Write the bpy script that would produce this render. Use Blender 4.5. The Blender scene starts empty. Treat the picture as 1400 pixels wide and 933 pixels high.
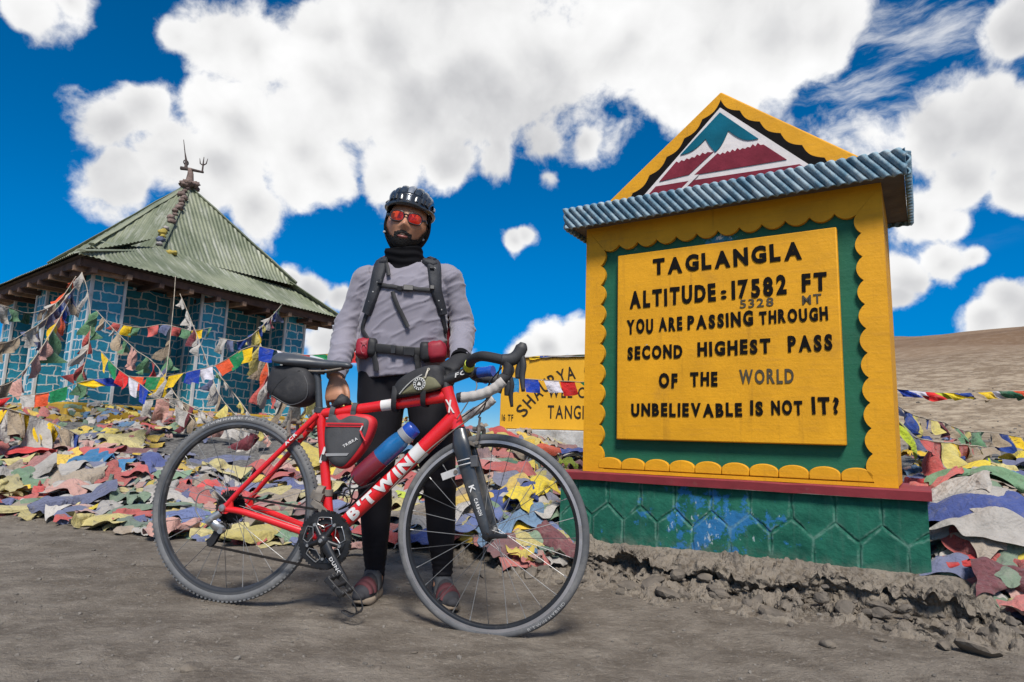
import bpy, bmesh, math, random
import numpy as np
from mathutils import Vector, Matrix, noise as mnoise

# ------------------------------------------------------------------ camera, sky, sun, exposure
scene = bpy.context.scene
COL = scene.collection
R_ = math.radians
CAM_H = 0.607
cd = bpy.data.cameras.new('camera')
cam = bpy.data.objects.new('camera', cd)
COL.objects.link(cam)
cd.sensor_width = 36.0
cd.lens = 890.0 / 1400.0 * 36.0
cd.clip_start = 0.05
cd.clip_end = 6000
CAM_M = Matrix.Rotation(R_(90 + 9.07), 4, 'X') @ Matrix.Rotation(R_(2.0), 4, 'Z')
cam.matrix_world = Matrix.Translation((0, 0, CAM_H)) @ CAM_M
scene.camera = cam
scene.view_settings.view_transform = 'Standard'
scene.view_settings.look = 'None'
scene.view_settings.exposure = 0.75
scene.view_settings.gamma = 1.0
scene.view_settings.use_curve_mapping = False
try:
    scene.cycles.use_denoising = True
    scene.cycles.max_bounces = 6
    scene.cycles.transparent_max_bounces = 8
except Exception:
    pass
SUN_EL, SUN_AZ = 52.0, 176.0          # azimuth from +Y towards +X: behind the camera on the right
sd = bpy.data.lights.new('sun', 'SUN')
sd.energy = 3.0
sd.angle = R_(15)
sd.color = (1.0, 0.95, 0.88)
sun = bpy.data.objects.new('sun', sd)
COL.objects.link(sun)
_a, _e = R_(SUN_AZ), R_(SUN_EL)
SUN_DIR = Vector((math.sin(_a) * math.cos(_e), math.cos(_a) * math.cos(_e), math.sin(_e)))
sun.rotation_euler = SUN_DIR.to_track_quat('Z', 'Y').to_euler()
sun.location = (0, 0, 30)


def ray(px, py):
    d = CAM_M.to_3x3() @ Vector(((px - 700) / 890.0, -(py - 466.5) / 890.0, -1.0))
    return d.normalized()


def build_world():
    w = bpy.data.worlds.new('World')
    scene.world = w
    w.use_nodes = True
    nt = w.node_tree
    N, L = nt.nodes, nt.links
    N.clear()
    out = N.new('ShaderNodeOutputWorld')
    bg = N.new('ShaderNodeBackground')
    bg.inputs['Strength'].default_value = 0.1
    L.new(bg.outputs[0], out.inputs[0])
    sky = N.new('ShaderNodeTexSky')
    sky.sky_type = 'NISHITA'
    sky.sun_disc = False
    sky.sun_elevation = R_(SUN_EL)
    sky.sun_rotation = R_(SUN_AZ)
    sky.altitude = 5300
    sky.air_density = 1.0
    sky.dust_density = 0.2
    sky.ozone_density = 2.5
    hs = N.new('ShaderNodeHueSaturation')
    hs.inputs['Hue'].default_value = 0.495
    hs.inputs['Saturation'].default_value = 1.5
    hs.inputs['Value'].default_value = 0.95
    L.new(sky.outputs[0], hs.inputs['Color'])
    tc = N.new('ShaderNodeTexCoord')

    def math_(op, a, b=None, c=None, clamp=False):
        n = N.new('ShaderNodeMath'); n.operation = op; n.use_clamp = clamp
        for i, q in enumerate((a, b, c)):
            if q is None: continue
            if isinstance(q, (int, float)): n.inputs[i].default_value = q
            else: L.new(q, n.inputs[i])
        return n.outputs[0]

    def noise_(vec, scale, detail=6, rough=0.6, dist=0.0):
        n = N.new('ShaderNodeTexNoise')
        n.inputs['Scale'].default_value = scale
        n.inputs['Detail'].default_value = detail
        n.inputs['Roughness'].default_value = rough
        n.inputs['Distortion'].default_value = dist
        L.new(vec, n.inputs['Vector'])
        return n

    def vm(op, a, b=None):
        n = N.new('ShaderNodeVectorMath'); n.operation = op
        for i, q in enumerate((a, b)):
            if q is None: continue
            if isinstance(q, (tuple, list, Vector)): n.inputs[i].default_value = q[:]
            else: L.new(q, n.inputs[i])
        return n
    d = tc.outputs['Generated']
    # domain warp
    wn = noise_(d, 5.0, 4, 0.55)
    off = vm('SUBTRACT', wn.outputs['Color'], (0.5, 0.5, 0.5))
    sc = vm('SCALE', off.outputs[0]); sc.inputs['Scale'].default_value = 0.065
    dw = vm('ADD', d, sc.outputs[0]).outputs[0]
    blobs = [
        # big cloud: left lobe, two tongues, long body along the top
        (150, 175, 60, 1), (195, 150, 60, 1), (165, 235, 62, 1), (235, 215, 85, 1), (300, 240, 85, 1), (345, 285, 60, 1), (330, 180, 85, 1),
        (420, 205, 95, 1), (470, 130, 110, 1), (560, 150, 120, 1), (530, 60, 110, 1), (450, 55, 80, .9), (360, 75, 75, .85), (300, 65, 58, .8), (245, 42, 45, .75),
        (650, 130, 130, 1), (610, 215, 62, 1), (680, 215, 52, .9), (760, 90, 140, 1), (860, 60, 130, 1), (970, 60, 120, 1), (1060, 50, 100, 1), (1130, 35, 80, .9),
        (755, 195, 58, .72), (812, 200, 45, .68), (760, 245, 30, .5), (935, 140, 62, .85), (1010, 125, 55, .7), (620, -60, 240, 1), (900, -100, 240, 1), (440, 240, 75, .95), (520, 235, 70, .9), (400, 260, 60, .85), (290, 165, 60, .8), (265, 275, 45, .8), (350, 305, 45, .8),
        # right side: heaps behind the sign and the torn veil above them
        (1285, 180, 66, 1), (1345, 165, 72, 1), (1400, 190, 70, 1), (1320, 240, 56, 1), (1400, 245, 60, 1), (1262, 290, 50, .9), (1310, 300, 32, .8),
        (1240, 376, 42, 1), (1295, 352, 44, 1), (1335, 345, 28, .8), (1225, 400, 30, 1), (1385, 408, 42, 1), (1430, 425, 60, 1), (1350, 432, 36, .9),
        (1170, 180, 85, .26), (1395, 35, 52, 1),
        (700, 328, 30, .95), (716, 320, 24, .9), (40, 2, 46, .8), (95, -8, 30, .7), (432, 400, 44, 1), (398, 386, 28, .9), (468, 408, 34, 1),
        (758, 478, 44, 1), (722, 488, 36, .9), (805, 474, 46, 1), (460, 470, 62, .9), (505, 480, 40, .7), (640, 478, 24, .55), (505, 0, 30, .6)]
    dens = None
    for (px, py, r, wgt) in blobs:
        c = ray(px, py)
        rr = r / 890.0 * 0.93
        dn = vm('DISTANCE', dw, c)
        f = math_('MULTIPLY_ADD', dn.outputs['Value'], -wgt / rr, wgt)
        dens = f if dens is None else math_('SMOOTH_MAX', dens, f, 0.22)
    # away from the part of the sky in the photograph: loose broken cloud all round
    sep = N.new('ShaderNodeSeparateXYZ'); L.new(d, sep.inputs[0])
    gen = noise_(d, 2.3, 3, 0.5)
    away = math_('MULTIPLY_ADD', sep.outputs['Y'], -1.6, 0.45, clamp=True)
    g2 = math_('MULTIPLY', math_('MULTIPLY_ADD', gen.outputs['Fac'], 5.0, -2.45), away)
    g3 = math_('MULTIPLY_ADD', away, 1.0, -1.0)
    dens = math_('MAXIMUM', dens, math_('ADD', g2, g3))
    det = noise_(dw, 9.0, 13, 0.565)
    stv = N.new('ShaderNodeMapping'); stv.inputs['Rotation'].default_value = (0.0, 0.5, 0.35); stv.inputs['Scale'].default_value = (2.2, 1.0, 7.0); L.new(dw, stv.inputs['Vector'])
    veil = noise_(stv.outputs[0], 4.0, 9, 0.62)
    bil = noise_(dw, 16.0, 8, 0.62)
    fine = math_('MULTIPLY_ADD', det.outputs['Fac'], 2.1, -1.20)
    fine = math_('SUBTRACT', fine, math_('MULTIPLY', math_('ABSOLUTE', math_('SUBTRACT', bil.outputs['Fac'], 0.5)), 0.85))
    fine = math_('ADD', fine, 0.06)
    core = math_('MULTIPLY', math_('MAXIMUM', math_('SUBTRACT', dens, 0.30), 0.0), 0.75)
    dd = math_('ADD', math_('ADD', dens, core), fine)
    mr = N.new('ShaderNodeMapRange'); mr.interpolation_type = 'SMOOTHSTEP'
    mr.inputs['From Min'].default_value = 0.0; mr.inputs['From Max'].default_value = 0.42
    L.new(dd, mr.inputs['Value'])
    # thin torn veil towards the upper right
    vd = vm('DISTANCE', dw, ray(1235, 95))
    vm_ = N.new('ShaderNodeMapRange'); vm_.interpolation_type = 'SMOOTHSTEP'
    vm_.inputs['From Min'].default_value = 0.26; vm_.inputs['From Max'].default_value = 0.06
    L.new(vd.outputs['Value'], vm_.inputs['Value'])
    vf = N.new('ShaderNodeMapRange'); vf.interpolation_type = 'SMOOTHSTEP'
    vf.inputs['From Min'].default_value = 0.44; vf.inputs['From Max'].default_value = 0.72
    L.new(veil.outputs['Fac'], vf.inputs['Value'])
    va = math_('MULTIPLY', math_('MULTIPLY', vm_.outputs['Result'], vf.outputs['Result']), 0.75)
    alpha = math_('MAXIMUM', mr.outputs['Result'], va)
    # cloud body: bright rims, soft grey bellies, lit from above
    up = vm('ADD', dw, (0.0, 0.0, 0.035)).outputs[0]
    det2 = noise_(up, 7.0, 5, 0.5)
    det3 = noise_(dw, 7.0, 5, 0.5)
    diff = math_('SUBTRACT', det3.outputs['Fac'], det2.outputs['Fac'])
    low = noise_(dw, 3.4, 3, 0.45)
    thick = N.new('ShaderNodeMapRange'); thick.interpolation_type = 'SMOOTHSTEP'
    thick.inputs['From Min'].default_value = 0.30; thick.inputs['From Max'].default_value = 1.0
    L.new(math_('ADD', dens, math_('MULTIPLY_ADD', low.outputs['Fac'], 2.6, -1.3)), thick.inputs['Value'])
    br = math_('MULTIPLY_ADD', thick.outputs['Result'], -0.24, 1.02)
    br = math_('MULTIPLY_ADD', diff, 0.6, br)
    cm = N.new('ShaderNodeMixRGB')
    cm.inputs[1].default_value = (0.80, 0.81, 0.86, 1); cm.inputs[2].default_value = (1, 1, 1, 1)
    L.new(math_('MULTIPLY_ADD', br, 2.5, -1.3, clamp=True), cm.inputs[0])
    cs = vm('SCALE', cm.outputs[0]); L.new(math_('MULTIPLY', br, 5.55), cs.inputs['Scale'])
    mix = N.new('ShaderNodeMixRGB')
    hz = N.new('ShaderNodeMapRange'); hz.interpolation_type = 'SMOOTHSTEP'
    hz.inputs['From Min'].default_value = -0.05; hz.inputs['From Max'].default_value = 0.30
    hz.inputs['To Min'].default_value = 0.42; hz.inputs['To Max'].default_value = 1.0
    L.new(sep.outputs['Z'], hz.inputs['Value'])
    hsv = vm('SCALE', hs.outputs[0]); L.new(hz.outputs['Result'], hsv.inputs['Scale'])
    L.new(alpha, mix.inputs[0]); L.new(hsv.outputs[0], mix.inputs[1]); L.new(cs.outputs[0], mix.inputs[2])
    L.new(mix.outputs[0], bg.inputs['Color'])


build_world()

# ------------------------------------------------------------------ numeric helpers
rng = np.random.default_rng(7)
random.seed(7)


def _hash(ix, iy, iz, seed):
    h = (ix.astype(np.int64) * 374761393 + iy.astype(np.int64) * 668265263 + iz.astype(np.int64) * 2147483647 + seed * 974711) & 0xffffffff
    h = ((h ^ (h >> 13)) * 1274126177) & 0xffffffff
    h = ((h ^ (h >> 16)) * 2246822519) & 0xffffffff
    return ((h ^ (h >> 15)) & 0xffffff) / float(0xffffff)


def vnoise(x, y, z=None, seed=0):
    x = np.asarray(x, float); y = np.asarray(y, float)
    z = np.zeros_like(x) if z is None else np.asarray(z, float)
    x, y, z = np.broadcast_arrays(x, y, z)
    ix, iy, iz = np.floor(x), np.floor(y), np.floor(z)
    fx, fy, fz = x - ix, y - iy, z - iz
    fx, fy, fz = [f * f * f * (f * (f * 6 - 15) + 10) for f in (fx, fy, fz)]
    r = 0
    for a in (0, 1):
        for b in (0, 1):
            for c in (0, 1):
                wgt = (fx if a else 1 - fx) * (fy if b else 1 - fy) * (fz if c else 1 - fz)
                r = r + wgt * _hash(ix + a, iy + b, iz + c, seed)
    return r * 2 - 1


def fbm(x, y, z=None, oct=4, gain=0.5, lac=2.03, seed=0):
    r, a = 0, 1.0
    x = np.asarray(x, float); y = np.asarray(y, float)
    z = None if z is None else np.asarray(z, float)
    for i in range(oct):
        r = r + a * vnoise(x, y, z, seed + i * 17)
        x = x * lac; y = y * lac
        if z is not None: z = z * lac
        a *= gain
    return r


def sstep(a, b, x):
    t = np.clip((np.asarray(x, float) - a) / (b - a), 0, 1)
    return t * t * (3 - 2 * t)


# ------------------------------------------------------------------ materials
def new_mat(name):
    m = bpy.data.materials.new(name)
    m.use_nodes = True
    nt = m.node_tree
    b = nt.nodes['Principled BSDF']
    return m, nt, b


class NT:
    """small node-graph helper"""
    def __init__(s, nt): s.nt, s.N, s.L = nt, nt.nodes, nt.links
    def _in(s, n, i, q):
        if q is None: return
        if hasattr(q, 'is_linked') or hasattr(q, 'links'): s.L.new(q, n.inputs[i])
        elif isinstance(q, (tuple, list)):
            q = tuple(q)
            sock = n.inputs[i]
            if sock.type == 'RGBA' and len(q) == 3: q = q + (1,)
            sock.default_value = q
        else: n.inputs[i].default_value = q
    def math(s, op, a, b=None, c=None, clamp=False):
        n = s.N.new('ShaderNodeMath'); n.operation = op; n.use_clamp = clamp
        for i, q in enumerate((a, b, c)): s._in(n, i, q)
        return n.outputs[0]
    def vec(s, op, a, b=None, scale=None):
        n = s.N.new('ShaderNodeVectorMath'); n.operation = op
        s._in(n, 0, a); s._in(n, 1, b)
        if scale is not None: s._in(n, 'Scale', scale)
        return n.outputs['Value'] if op in ('DISTANCE', 'LENGTH', 'DOT_PRODUCT') else n.outputs[0]
    def coord(s, which='Object'):
        n = s.N.new('ShaderNodeTexCoord'); return n.outputs[which]
    def pos(s): return s.N.new('ShaderNodeNewGeometry').outputs['Position']
    def noise(s, vec, scale=5, detail=4, rough=0.55, dist=0, out='Fac'):
        n = s.N.new('ShaderNodeTexNoise'); s._in(n, 'Vector', vec)
        s._in(n, 'Scale', scale); s._in(n, 'Detail', detail); s._in(n, 'Roughness', rough); s._in(n, 'Distortion', dist)
        return n.outputs[out]
    def voro(s, vec, scale=5, feature='F1', out='Distance', rand=1.0):
        n = s.N.new('ShaderNodeTexVoronoi'); n.feature = feature; s._in(n, 'Vector', vec); s._in(n, 'Scale', scale)
        s._in(n, 'Randomness', rand)
        return n.outputs[out]
    def ramp(s, f, a, b, lo=0.0, hi=1.0, smooth=True):
        n = s.N.new('ShaderNodeMapRange'); n.interpolation_type = 'SMOOTHSTEP' if smooth else 'LINEAR'
        n.clamp = True
        s._in(n, 'Value', f); s._in(n, 'From Min', a); s._in(n, 'From Max', b); s._in(n, 'To Min', lo); s._in(n, 'To Max', hi)
        return n.outputs['Result']
    def mix(s, f, a, b, mode='MIX'):
        n = s.N.new('ShaderNodeMixRGB'); n.blend_type = mode
        s._in(n, 0, f); s._in(n, 1, a); s._in(n, 2, b)
        return n.outputs[0]
    def bump(s, h, strength=0.3, dist=0.01):
        n = s.N.new('ShaderNodeBump'); s._in(n, 'Height', h); n.inputs['Strength'].default_value = strength
        n.inputs['Distance'].default_value = dist
        return n.outputs[0]
    def mapping(s, vec, scale=(1, 1, 1), rot=(0, 0, 0), loc=(0, 0, 0)):
        n = s.N.new('ShaderNodeMapping'); s._in(n, 'Vector', vec)
        n.inputs['Scale'].default_value = scale; n.inputs['Rotation'].default_value = rot; n.inputs['Location'].default_value = loc
        return n.outputs[0]


MATS = {}


def M(name, col, rough=0.6, metal=0.0, var=0.12, vs=9.0, bump=0.0, bs=60.0, bd=0.004, dirt=None, streak=None, spec=None, sheen=0, coat=0, clearcoat_rough=0.2):
    """principled material with mottled colour, optional (colour, amount, scale) dirt and bump"""
    if name in MATS: return MATS[name]
    m, nt, b = new_mat(name)
    g = NT(nt)
    co = g.coord('Object')
    n1 = g.noise(co, vs, 5, 0.6)
    v = g.ramp(n1, 0.3, 0.7, 1 - var, 1 + var, smooth=False)
    c = g.vec('SCALE', tuple(col), scale=v)
    if dirt:
        dc, amt, ds = dirt
        dn = g.noise(co, ds, 8, 0.68)
        f = g.ramp(dn, 0.62 - 0.35 * amt, 0.80 - 0.25 * amt, 0, min(1.0, 0.35 + amt))
        c = g.mix(f, c, tuple(dc))
        r2 = g.ramp(f, 0, 1, rough, min(1, rough + 0.3)); nt.links.new(r2, b.inputs['Roughness'])
    else:
        b.inputs['Roughness'].default_value = rough
    nt.links.new(c, b.inputs['Base Color'])
    b.inputs['Metallic'].default_value = metal
    if spec is not None: b.inputs['Specular IOR Level'].default_value = spec
    if sheen: b.inputs['Sheen Weight'].default_value = sheen
    if coat:
        b.inputs['Coat Weight'].default_value = coat; b.inputs['Coat Roughness'].default_value = clearcoat_rough
    if bump:
        h = g.noise(co, bs, 5, 0.6)
        nt.links.new(g.bump(h, bump, bd), b.inputs['Normal'])
    MATS[name] = m
    return m


# ------------------------------------------------------------------ mesh building
class MB:
    def __init__(s): s.v, s.f, s.uv, s.n = [], [], [], 0
    def add(s, verts, faces, uvs=None):
        b = s.n
        s.v.extend([tuple(p) for p in verts]); s.n += len(verts)
        for f in faces: s.f.append(tuple(i + b for i in f))
        return s
    def box(s, c, size, rot=None):
        x, y, z = [q / 2 for q in size]
        P = [Vector(p) for p in ((-x, -y, -z), (x, -y, -z), (x, y, -z), (-x, y, -z), (-x, -y, z), (x, -y, z), (x, y, z), (-x, y, z))]
        if rot is not None: P = [rot @ p for p in P]
        P = [p + Vector(c) for p in P]
        return s.add(P, [(0, 3, 2, 1), (4, 5, 6, 7), (0, 1, 5, 4), (1, 2, 6, 5), (2, 3, 7, 6), (3, 0, 4, 7)])
    def prism(s, poly, y0, y1, axis='y'):
        """polygon in (x,z) extruded from y0 to y1; polygon counter-clockwise seen from -y"""
        n = len(poly)
        A = [(p[0], y0, p[1]) for p in poly]; B = [(p[0], y1, p[1]) for p in poly]
        fs = [tuple(range(n)), tuple(range(2 * n - 1, n - 1, -1))]
        for i in range(n):
            j = (i + 1) % n
            fs.append((i, i + n, j + n, j))
        return s.add(A + B, fs)
    def tube(s, path, r, n=8, caps=True, closed=False, up=None):
        """r: number, list of numbers or list of (ra, rb) with ra across, rb along `up`"""
        P = [Vector(p) for p in path]; m = len(P)
        if not isinstance(r, (list, tuple)) or (len(r) == 2 and m != 2 and not isinstance(r[0], (list, tuple))): r = [r] * m
        T = []
        for i in range(m):
            if closed: t = P[(i + 1) % m] - P[i - 1]
            else: t = P[min(i + 1, m - 1)] - P[max(i - 1, 0)]
            T.append(t.normalized() if t.length > 1e-9 else Vector((0, 0, 1)))
        u = Vector(up) if up is not None else (Vector((0, 0, 1)) if abs(T[0].z) < 0.9 else Vector((1, 0, 0)))
        vs = []
        for i in range(m):
            t = T[i]
            u = (Vector(up) if up is not None else u)
            w = u - t * u.dot(t)
            if w.length < 1e-6: w = t.orthogonal()
            w.normalize(); u = w
            a = t.cross(w)
            ri = r[i]; ra, rb = (ri if isinstance(ri, (list, tuple)) else (ri, ri))
            for k in range(n):
                th = 2 * math.pi * k / n
                vs.append(P[i] + a * (math.cos(th) * ra) + w * (math.sin(th) * rb))
        fs = []
        for i in range(m if closed else m - 1):
            j = (i + 1) % m
            for k in range(n):
                k2 = (k + 1) % n
                fs.append((i * n + k, i * n + k2, j * n + k2, j * n + k))
        if caps and not closed:
            fs.append(tuple(range(n - 1, -1, -1))); fs.append(tuple((m - 1) * n + k for k in range(n)))
        return s.add(vs, fs)
    def lathe(s, prof, c=(0, 0, 0), axis='z', n=24, closed=False):
        """prof: list of (radius, height) about axis through c"""
        vs = []
        for (r, h) in prof:
            for k in range(n):
                t = 2 * math.pi * k / n
                q = (r * math.cos(t), r * math.sin(t), h)
                if axis == 'y': q = (q[0], q[2], -q[1])
                elif axis == 'x': q = (q[2], q[0], q[1])
                vs.append((q[0] + c[0], q[1] + c[1], q[2] + c[2]))
        fs = []
        m = len(prof)
        for i in range(m if closed else m - 1):
            j = (i + 1) % m
            for k in range(n):
                k2 = (k + 1) % n
                fs.append((i * n + k, i * n + k2, j * n + k2, j * n + k))
        return s.add(vs, fs)
    def sphere(s, c, r, nu=12, nv=8):
        rx, ry, rz = r if isinstance(r, (tuple, list)) else (r, r, r)
        vs = [(c[0], c[1], c[2] - rz)]
        for i in range(1, nv):
            ph = -math.pi / 2 + math.pi * i / nv
            for k in range(nu):
                t = 2 * math.pi * k / nu
                vs.append((c[0] + rx * math.cos(ph) * math.cos(t), c[1] + ry * math.cos(ph) * math.sin(t), c[2] + rz * math.sin(ph)))
        vs.append((c[0], c[1], c[2] + rz))
        fs = [(0, 1 + (k + 1) % nu, 1 + k) for k in range(nu)]
        for i in range(nv - 2):
            for k in range(nu):
                a = 1 + i * nu
                fs.append((a + k, a + (k + 1) % nu, a + nu + (k + 1) % nu, a + nu + k))
        top = len(vs) - 1; a = 1 + (nv - 2) * nu
        fs += [(a + k, a + (k + 1) % nu, top) for k in range(nu)]
        return s.add(vs, fs)
    def grid(s, fn, nu, nv, flip=False):
        """fn(u, v) -> point, u and v in 0..1"""
        vs = [fn(i / nu, j / nv) for j in range(nv + 1) for i in range(nu + 1)]
        fs = []
        for j in range(nv):
            for i in range(nu):
                a = j * (nu + 1) + i
                q = (a, a + 1, a + nu + 2, a + nu + 1)
                fs.append(q[::-1] if flip else q)
        return s.add(vs, fs)
    def xf(s, mat, start=0):
        for i in range(start, len(s.v)): s.v[i] = tuple(mat @ Vector(s.v[i]))
        return s
    def build(s, name, mat, parent=None, smooth=True, angle=35, bevel=None, subsurf=0, fixn=True, loc=None):
        me = bpy.data.meshes.new(name)
        me.from_pydata(s.v, [], s.f)
        me.validate(); me.update()
        if fixn:
            bm = bmesh.new(); bm.from_mesh(me); bmesh.ops.recalc_face_normals(bm, faces=bm.faces); bm.to_mesh(me); bm.free()
        if mat is not None: me.materials.append(mat)
        if smooth:
            me.polygons.foreach_set('use_smooth', [True] * len(me.polygons))
            if angle < 179: me.set_sharp_from_angle(angle=R_(angle))
        o = bpy.data.objects.new(name, me)
        COL.objects.link(o)
        if parent is not None: o.parent = parent
        if loc is not None: o.location = loc
        if bevel:
            md = o.modifiers.new('bevel', 'BEVEL'); md.width = bevel; md.segments = 2; md.limit_method = 'ANGLE'; md.angle_limit = R_(40)
        if subsurf:
            md = o.modifiers.new('subsurf', 'SUBSURF'); md.levels = subsurf; md.render_levels = subsurf
        return o


def np_mesh(name, V, Fq, mat, parent=None, smooth=True, angle=180):
    me = bpy.data.meshes.new(name)
    V = np.asarray(V, np.float32); Fq = np.asarray(Fq, np.int32)
    k = Fq.shape[1]
    me.vertices.add(len(V)); me.vertices.foreach_set('co', V.ravel())
    me.loops.add(Fq.size); me.loops.foreach_set('vertex_index', Fq.ravel())
    me.polygons.add(len(Fq)); me.polygons.foreach_set('loop_start', np.arange(0, Fq.size, k, dtype=np.int32))
    me.polygons.foreach_set('loop_total', np.full(len(Fq), k, np.int32))
    if smooth: me.polygons.foreach_set('use_smooth', np.ones(len(Fq), bool))
    me.update(calc_edges=True); me.validate()
    if smooth and angle < 179: me.set_sharp_from_angle(angle=R_(angle))
    if mat is not None: me.materials.append(mat)
    o = bpy.data.objects.new(name, me); COL.objects.link(o)
    if parent is not None: o.parent = parent
    return o


def grid_faces(nu, nv, off=0):
    i = np.arange(nu - 1)[None, :]; j = np.arange(nv - 1)[:, None]
    a = j * nu + i
    return np.stack([a, a + 1, a + nu + 1, a + nu], -1).reshape(-1, 4) + off


def tag(o, label=None, cat=None, group=None, kind=None):
    if label: o['label'] = label
    if cat: o['category'] = cat
    if group: o['group'] = group
    if kind: o['kind'] = kind
    return o


def thing(name, label, cat, loc=(0, 0, 0), rotz=0.0, group=None, mat=None):
    o = bpy.data.objects.new(name, None)
    o.empty_display_size = 0.1
    COL.objects.link(o)
    if mat is not None: o.matrix_world = mat
    else:
        o.location = loc; o.rotation_euler = (0, 0, rotz)
    return tag(o, label, cat, group)


# lettering ---------------------------------------------------------
_gly = {}


def glyph(ch, bold=0.02, res=3, cuts=False):
    key = (ch, bold, cuts)
    if key in _gly: return _gly[key]
    cu = bpy.data.curves.new('glyph', 'FONT')
    cu.body = ch; cu.size = 1.0; cu.offset = bold; cu.resolution_u = res; cu.fill_mode = 'BOTH'; cu.extrude = 0.05
    ob = bpy.data.objects.new('glyph', cu)
    me = bpy.data.meshes.new_from_object(ob)
    if cuts:         # extra edges so that letters can wrap a round surface
        bm = bmesh.new(); bm.from_mesh(me)
        for k in range(8):
            bmesh.ops.bisect_plane(bm, geom=bm.verts[:] + bm.edges[:] + bm.faces[:], plane_co=(0, -0.05 + k * 0.115, 0), plane_no=(0, 1, 0))
        bm.to_mesh(me); bm.free()
    v = np.array([q.co[:] for q in me.vertices]) if len(me.vertices) else np.zeros((0, 3))
    f = [tuple(p.vertices) for p in me.polygons]
    bpy.data.objects.remove(ob); bpy.data.meshes.remove(me); bpy.data.curves.remove(cu)
    _gly[key] = (v, f)
    return _gly[key]


CAPH = 0.7


def write(mb, text, place, x0, x1, z0, h, bold=0.03, depth=0.003, gap=0.16, slant=0.0, jitter=0.0, seed=1, dz=0.0, cuts=False):
    """letters fitted from x0 to x1, baseline z0 (rising by dz), cap height h; place(x, z, d) -> point, d outwards"""
    rr = random.Random(seed)
    items, x = [], 0.0
    for ch in text:
        if ch == ' ':
            x += 0.35; continue
        v, f = glyph(ch, bold, cuts=cuts)
        lo, hi = v[:, 0].min(), v[:, 0].max()
        items.append((x - lo, v, f, x)); x += (hi - lo) + gap
    total = x - gap
    sx = (x1 - x0) / total
    sz = h / CAPH
    for (ox, v, f, gx) in items:
        jz = rr.uniform(-1, 1) * jitter * h; ja = rr.uniform(-1, 1) * jitter * 0.6; js = 1 + rr.uniform(-1, 1) * jitter
        pts = []
        cx = x0 + gx * sx
        for q in v:
            X = x0 + (q[0] + ox) * sx
            Z = q[1] * sz * js
            X, Z = X - Z * ja + slant * Z, Z + (X - cx) * ja
            pts.append(place(X, z0 + Z + jz + dz * (X - x0) / max(1e-6, x1 - x0), depth if q[2] > 0 else 0.0))
        mb.add(pts, f)
    return mb
# ------------------------------------------------------------------ ground heights
MON_AZ = R_(147.6 - 180)
MON_O = Vector((1.79, 2.833, 0.0))
MD1 = Vector((math.cos(MON_AZ), math.sin(MON_AZ), 0)); MD2 = Vector((-MD1.y, MD1.x, 0))


def gz(x, y, fine=True):
    """terrain height"""
    x = np.asarray(x, float); y = np.asarray(y, float)
    r = np.hypot(x, y)
    az = np.degrees(np.arctan2(x, y))
    z = -0.041 * sstep(-1.15, 0.05, x) * (1 - sstep(0.5, 1.6, x)) * (1 - sstep(3.0, 4.0, y))
    left = 0.70 * sstep(3.6, 8.2, y)
    right = 0.60 * sstep(2.6, 5.6, y + 0.12 * (x - 2.5))
    k = sstep(1.6, 3.4, x)
    z = z + left * (1 - k) + right * k
    z = z + 0.19 * np.exp(-((x - 0.25) / 1.2) ** 2 - ((y - 6.25) / 0.9) ** 2)
    # long rise on the right towards the hill, pass saddle on the left
    rise = 0.052 * np.clip(r - 7, 0, 34)
    z = z + rise * sstep(14, 30, az) * (y > 0)
    crest_el = (7.75 + 0.03 * np.clip(az - 30, -30, 40)) * sstep(2, 31, az) * (1 - sstep(80, 130, az))
    rr = 260.0
    top = rr * np.tan(np.radians(crest_el)) + 0.6
    base = z
    s = np.clip((r - 26) / (rr - 26), 0, 1)
    up = 1 - (1 - s) ** 1.35
    over = np.clip((r - rr) / 500, 0, 1)
    hill = (top - 2.4) * up * (1 - over * over)
    z = base + np.where(crest_el > 0.05, np.maximum(hill, 0), 0)
    z = z - 22 * sstep(40, 500, r) * (1 - sstep(10, 30, az))
    z = z + fbm(x / 17, y / 17, oct=3, seed=5) * 0.6 * sstep(18, 80, r) + fbm(x / 60, y / 60, oct=3, seed=9) * 2.2 * sstep(60, 200, r)
    z = z + fbm(x / 1.7, y / 1.7, oct=3, seed=3) * 0.018 * sstep(1.2, 3, r) * (1 - sstep(30, 60, r))
    if fine:
        z = z + fbm(x / 0.22, y / 0.22, oct=4, gain=0.55, seed=21) * 0.0055 * (1 - sstep(9, 20, r))
        z = z + np.abs(fbm(x / 0.35 + 3, y / 0.24, oct=4, seed=33)) * 0.007 * (1 - sstep(5, 12, r))
    # pressed flat where the wheels and shoes stand
    return z


def gz1(x, y): return float(gz(np.array([x]), np.array([y]))[0])


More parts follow.
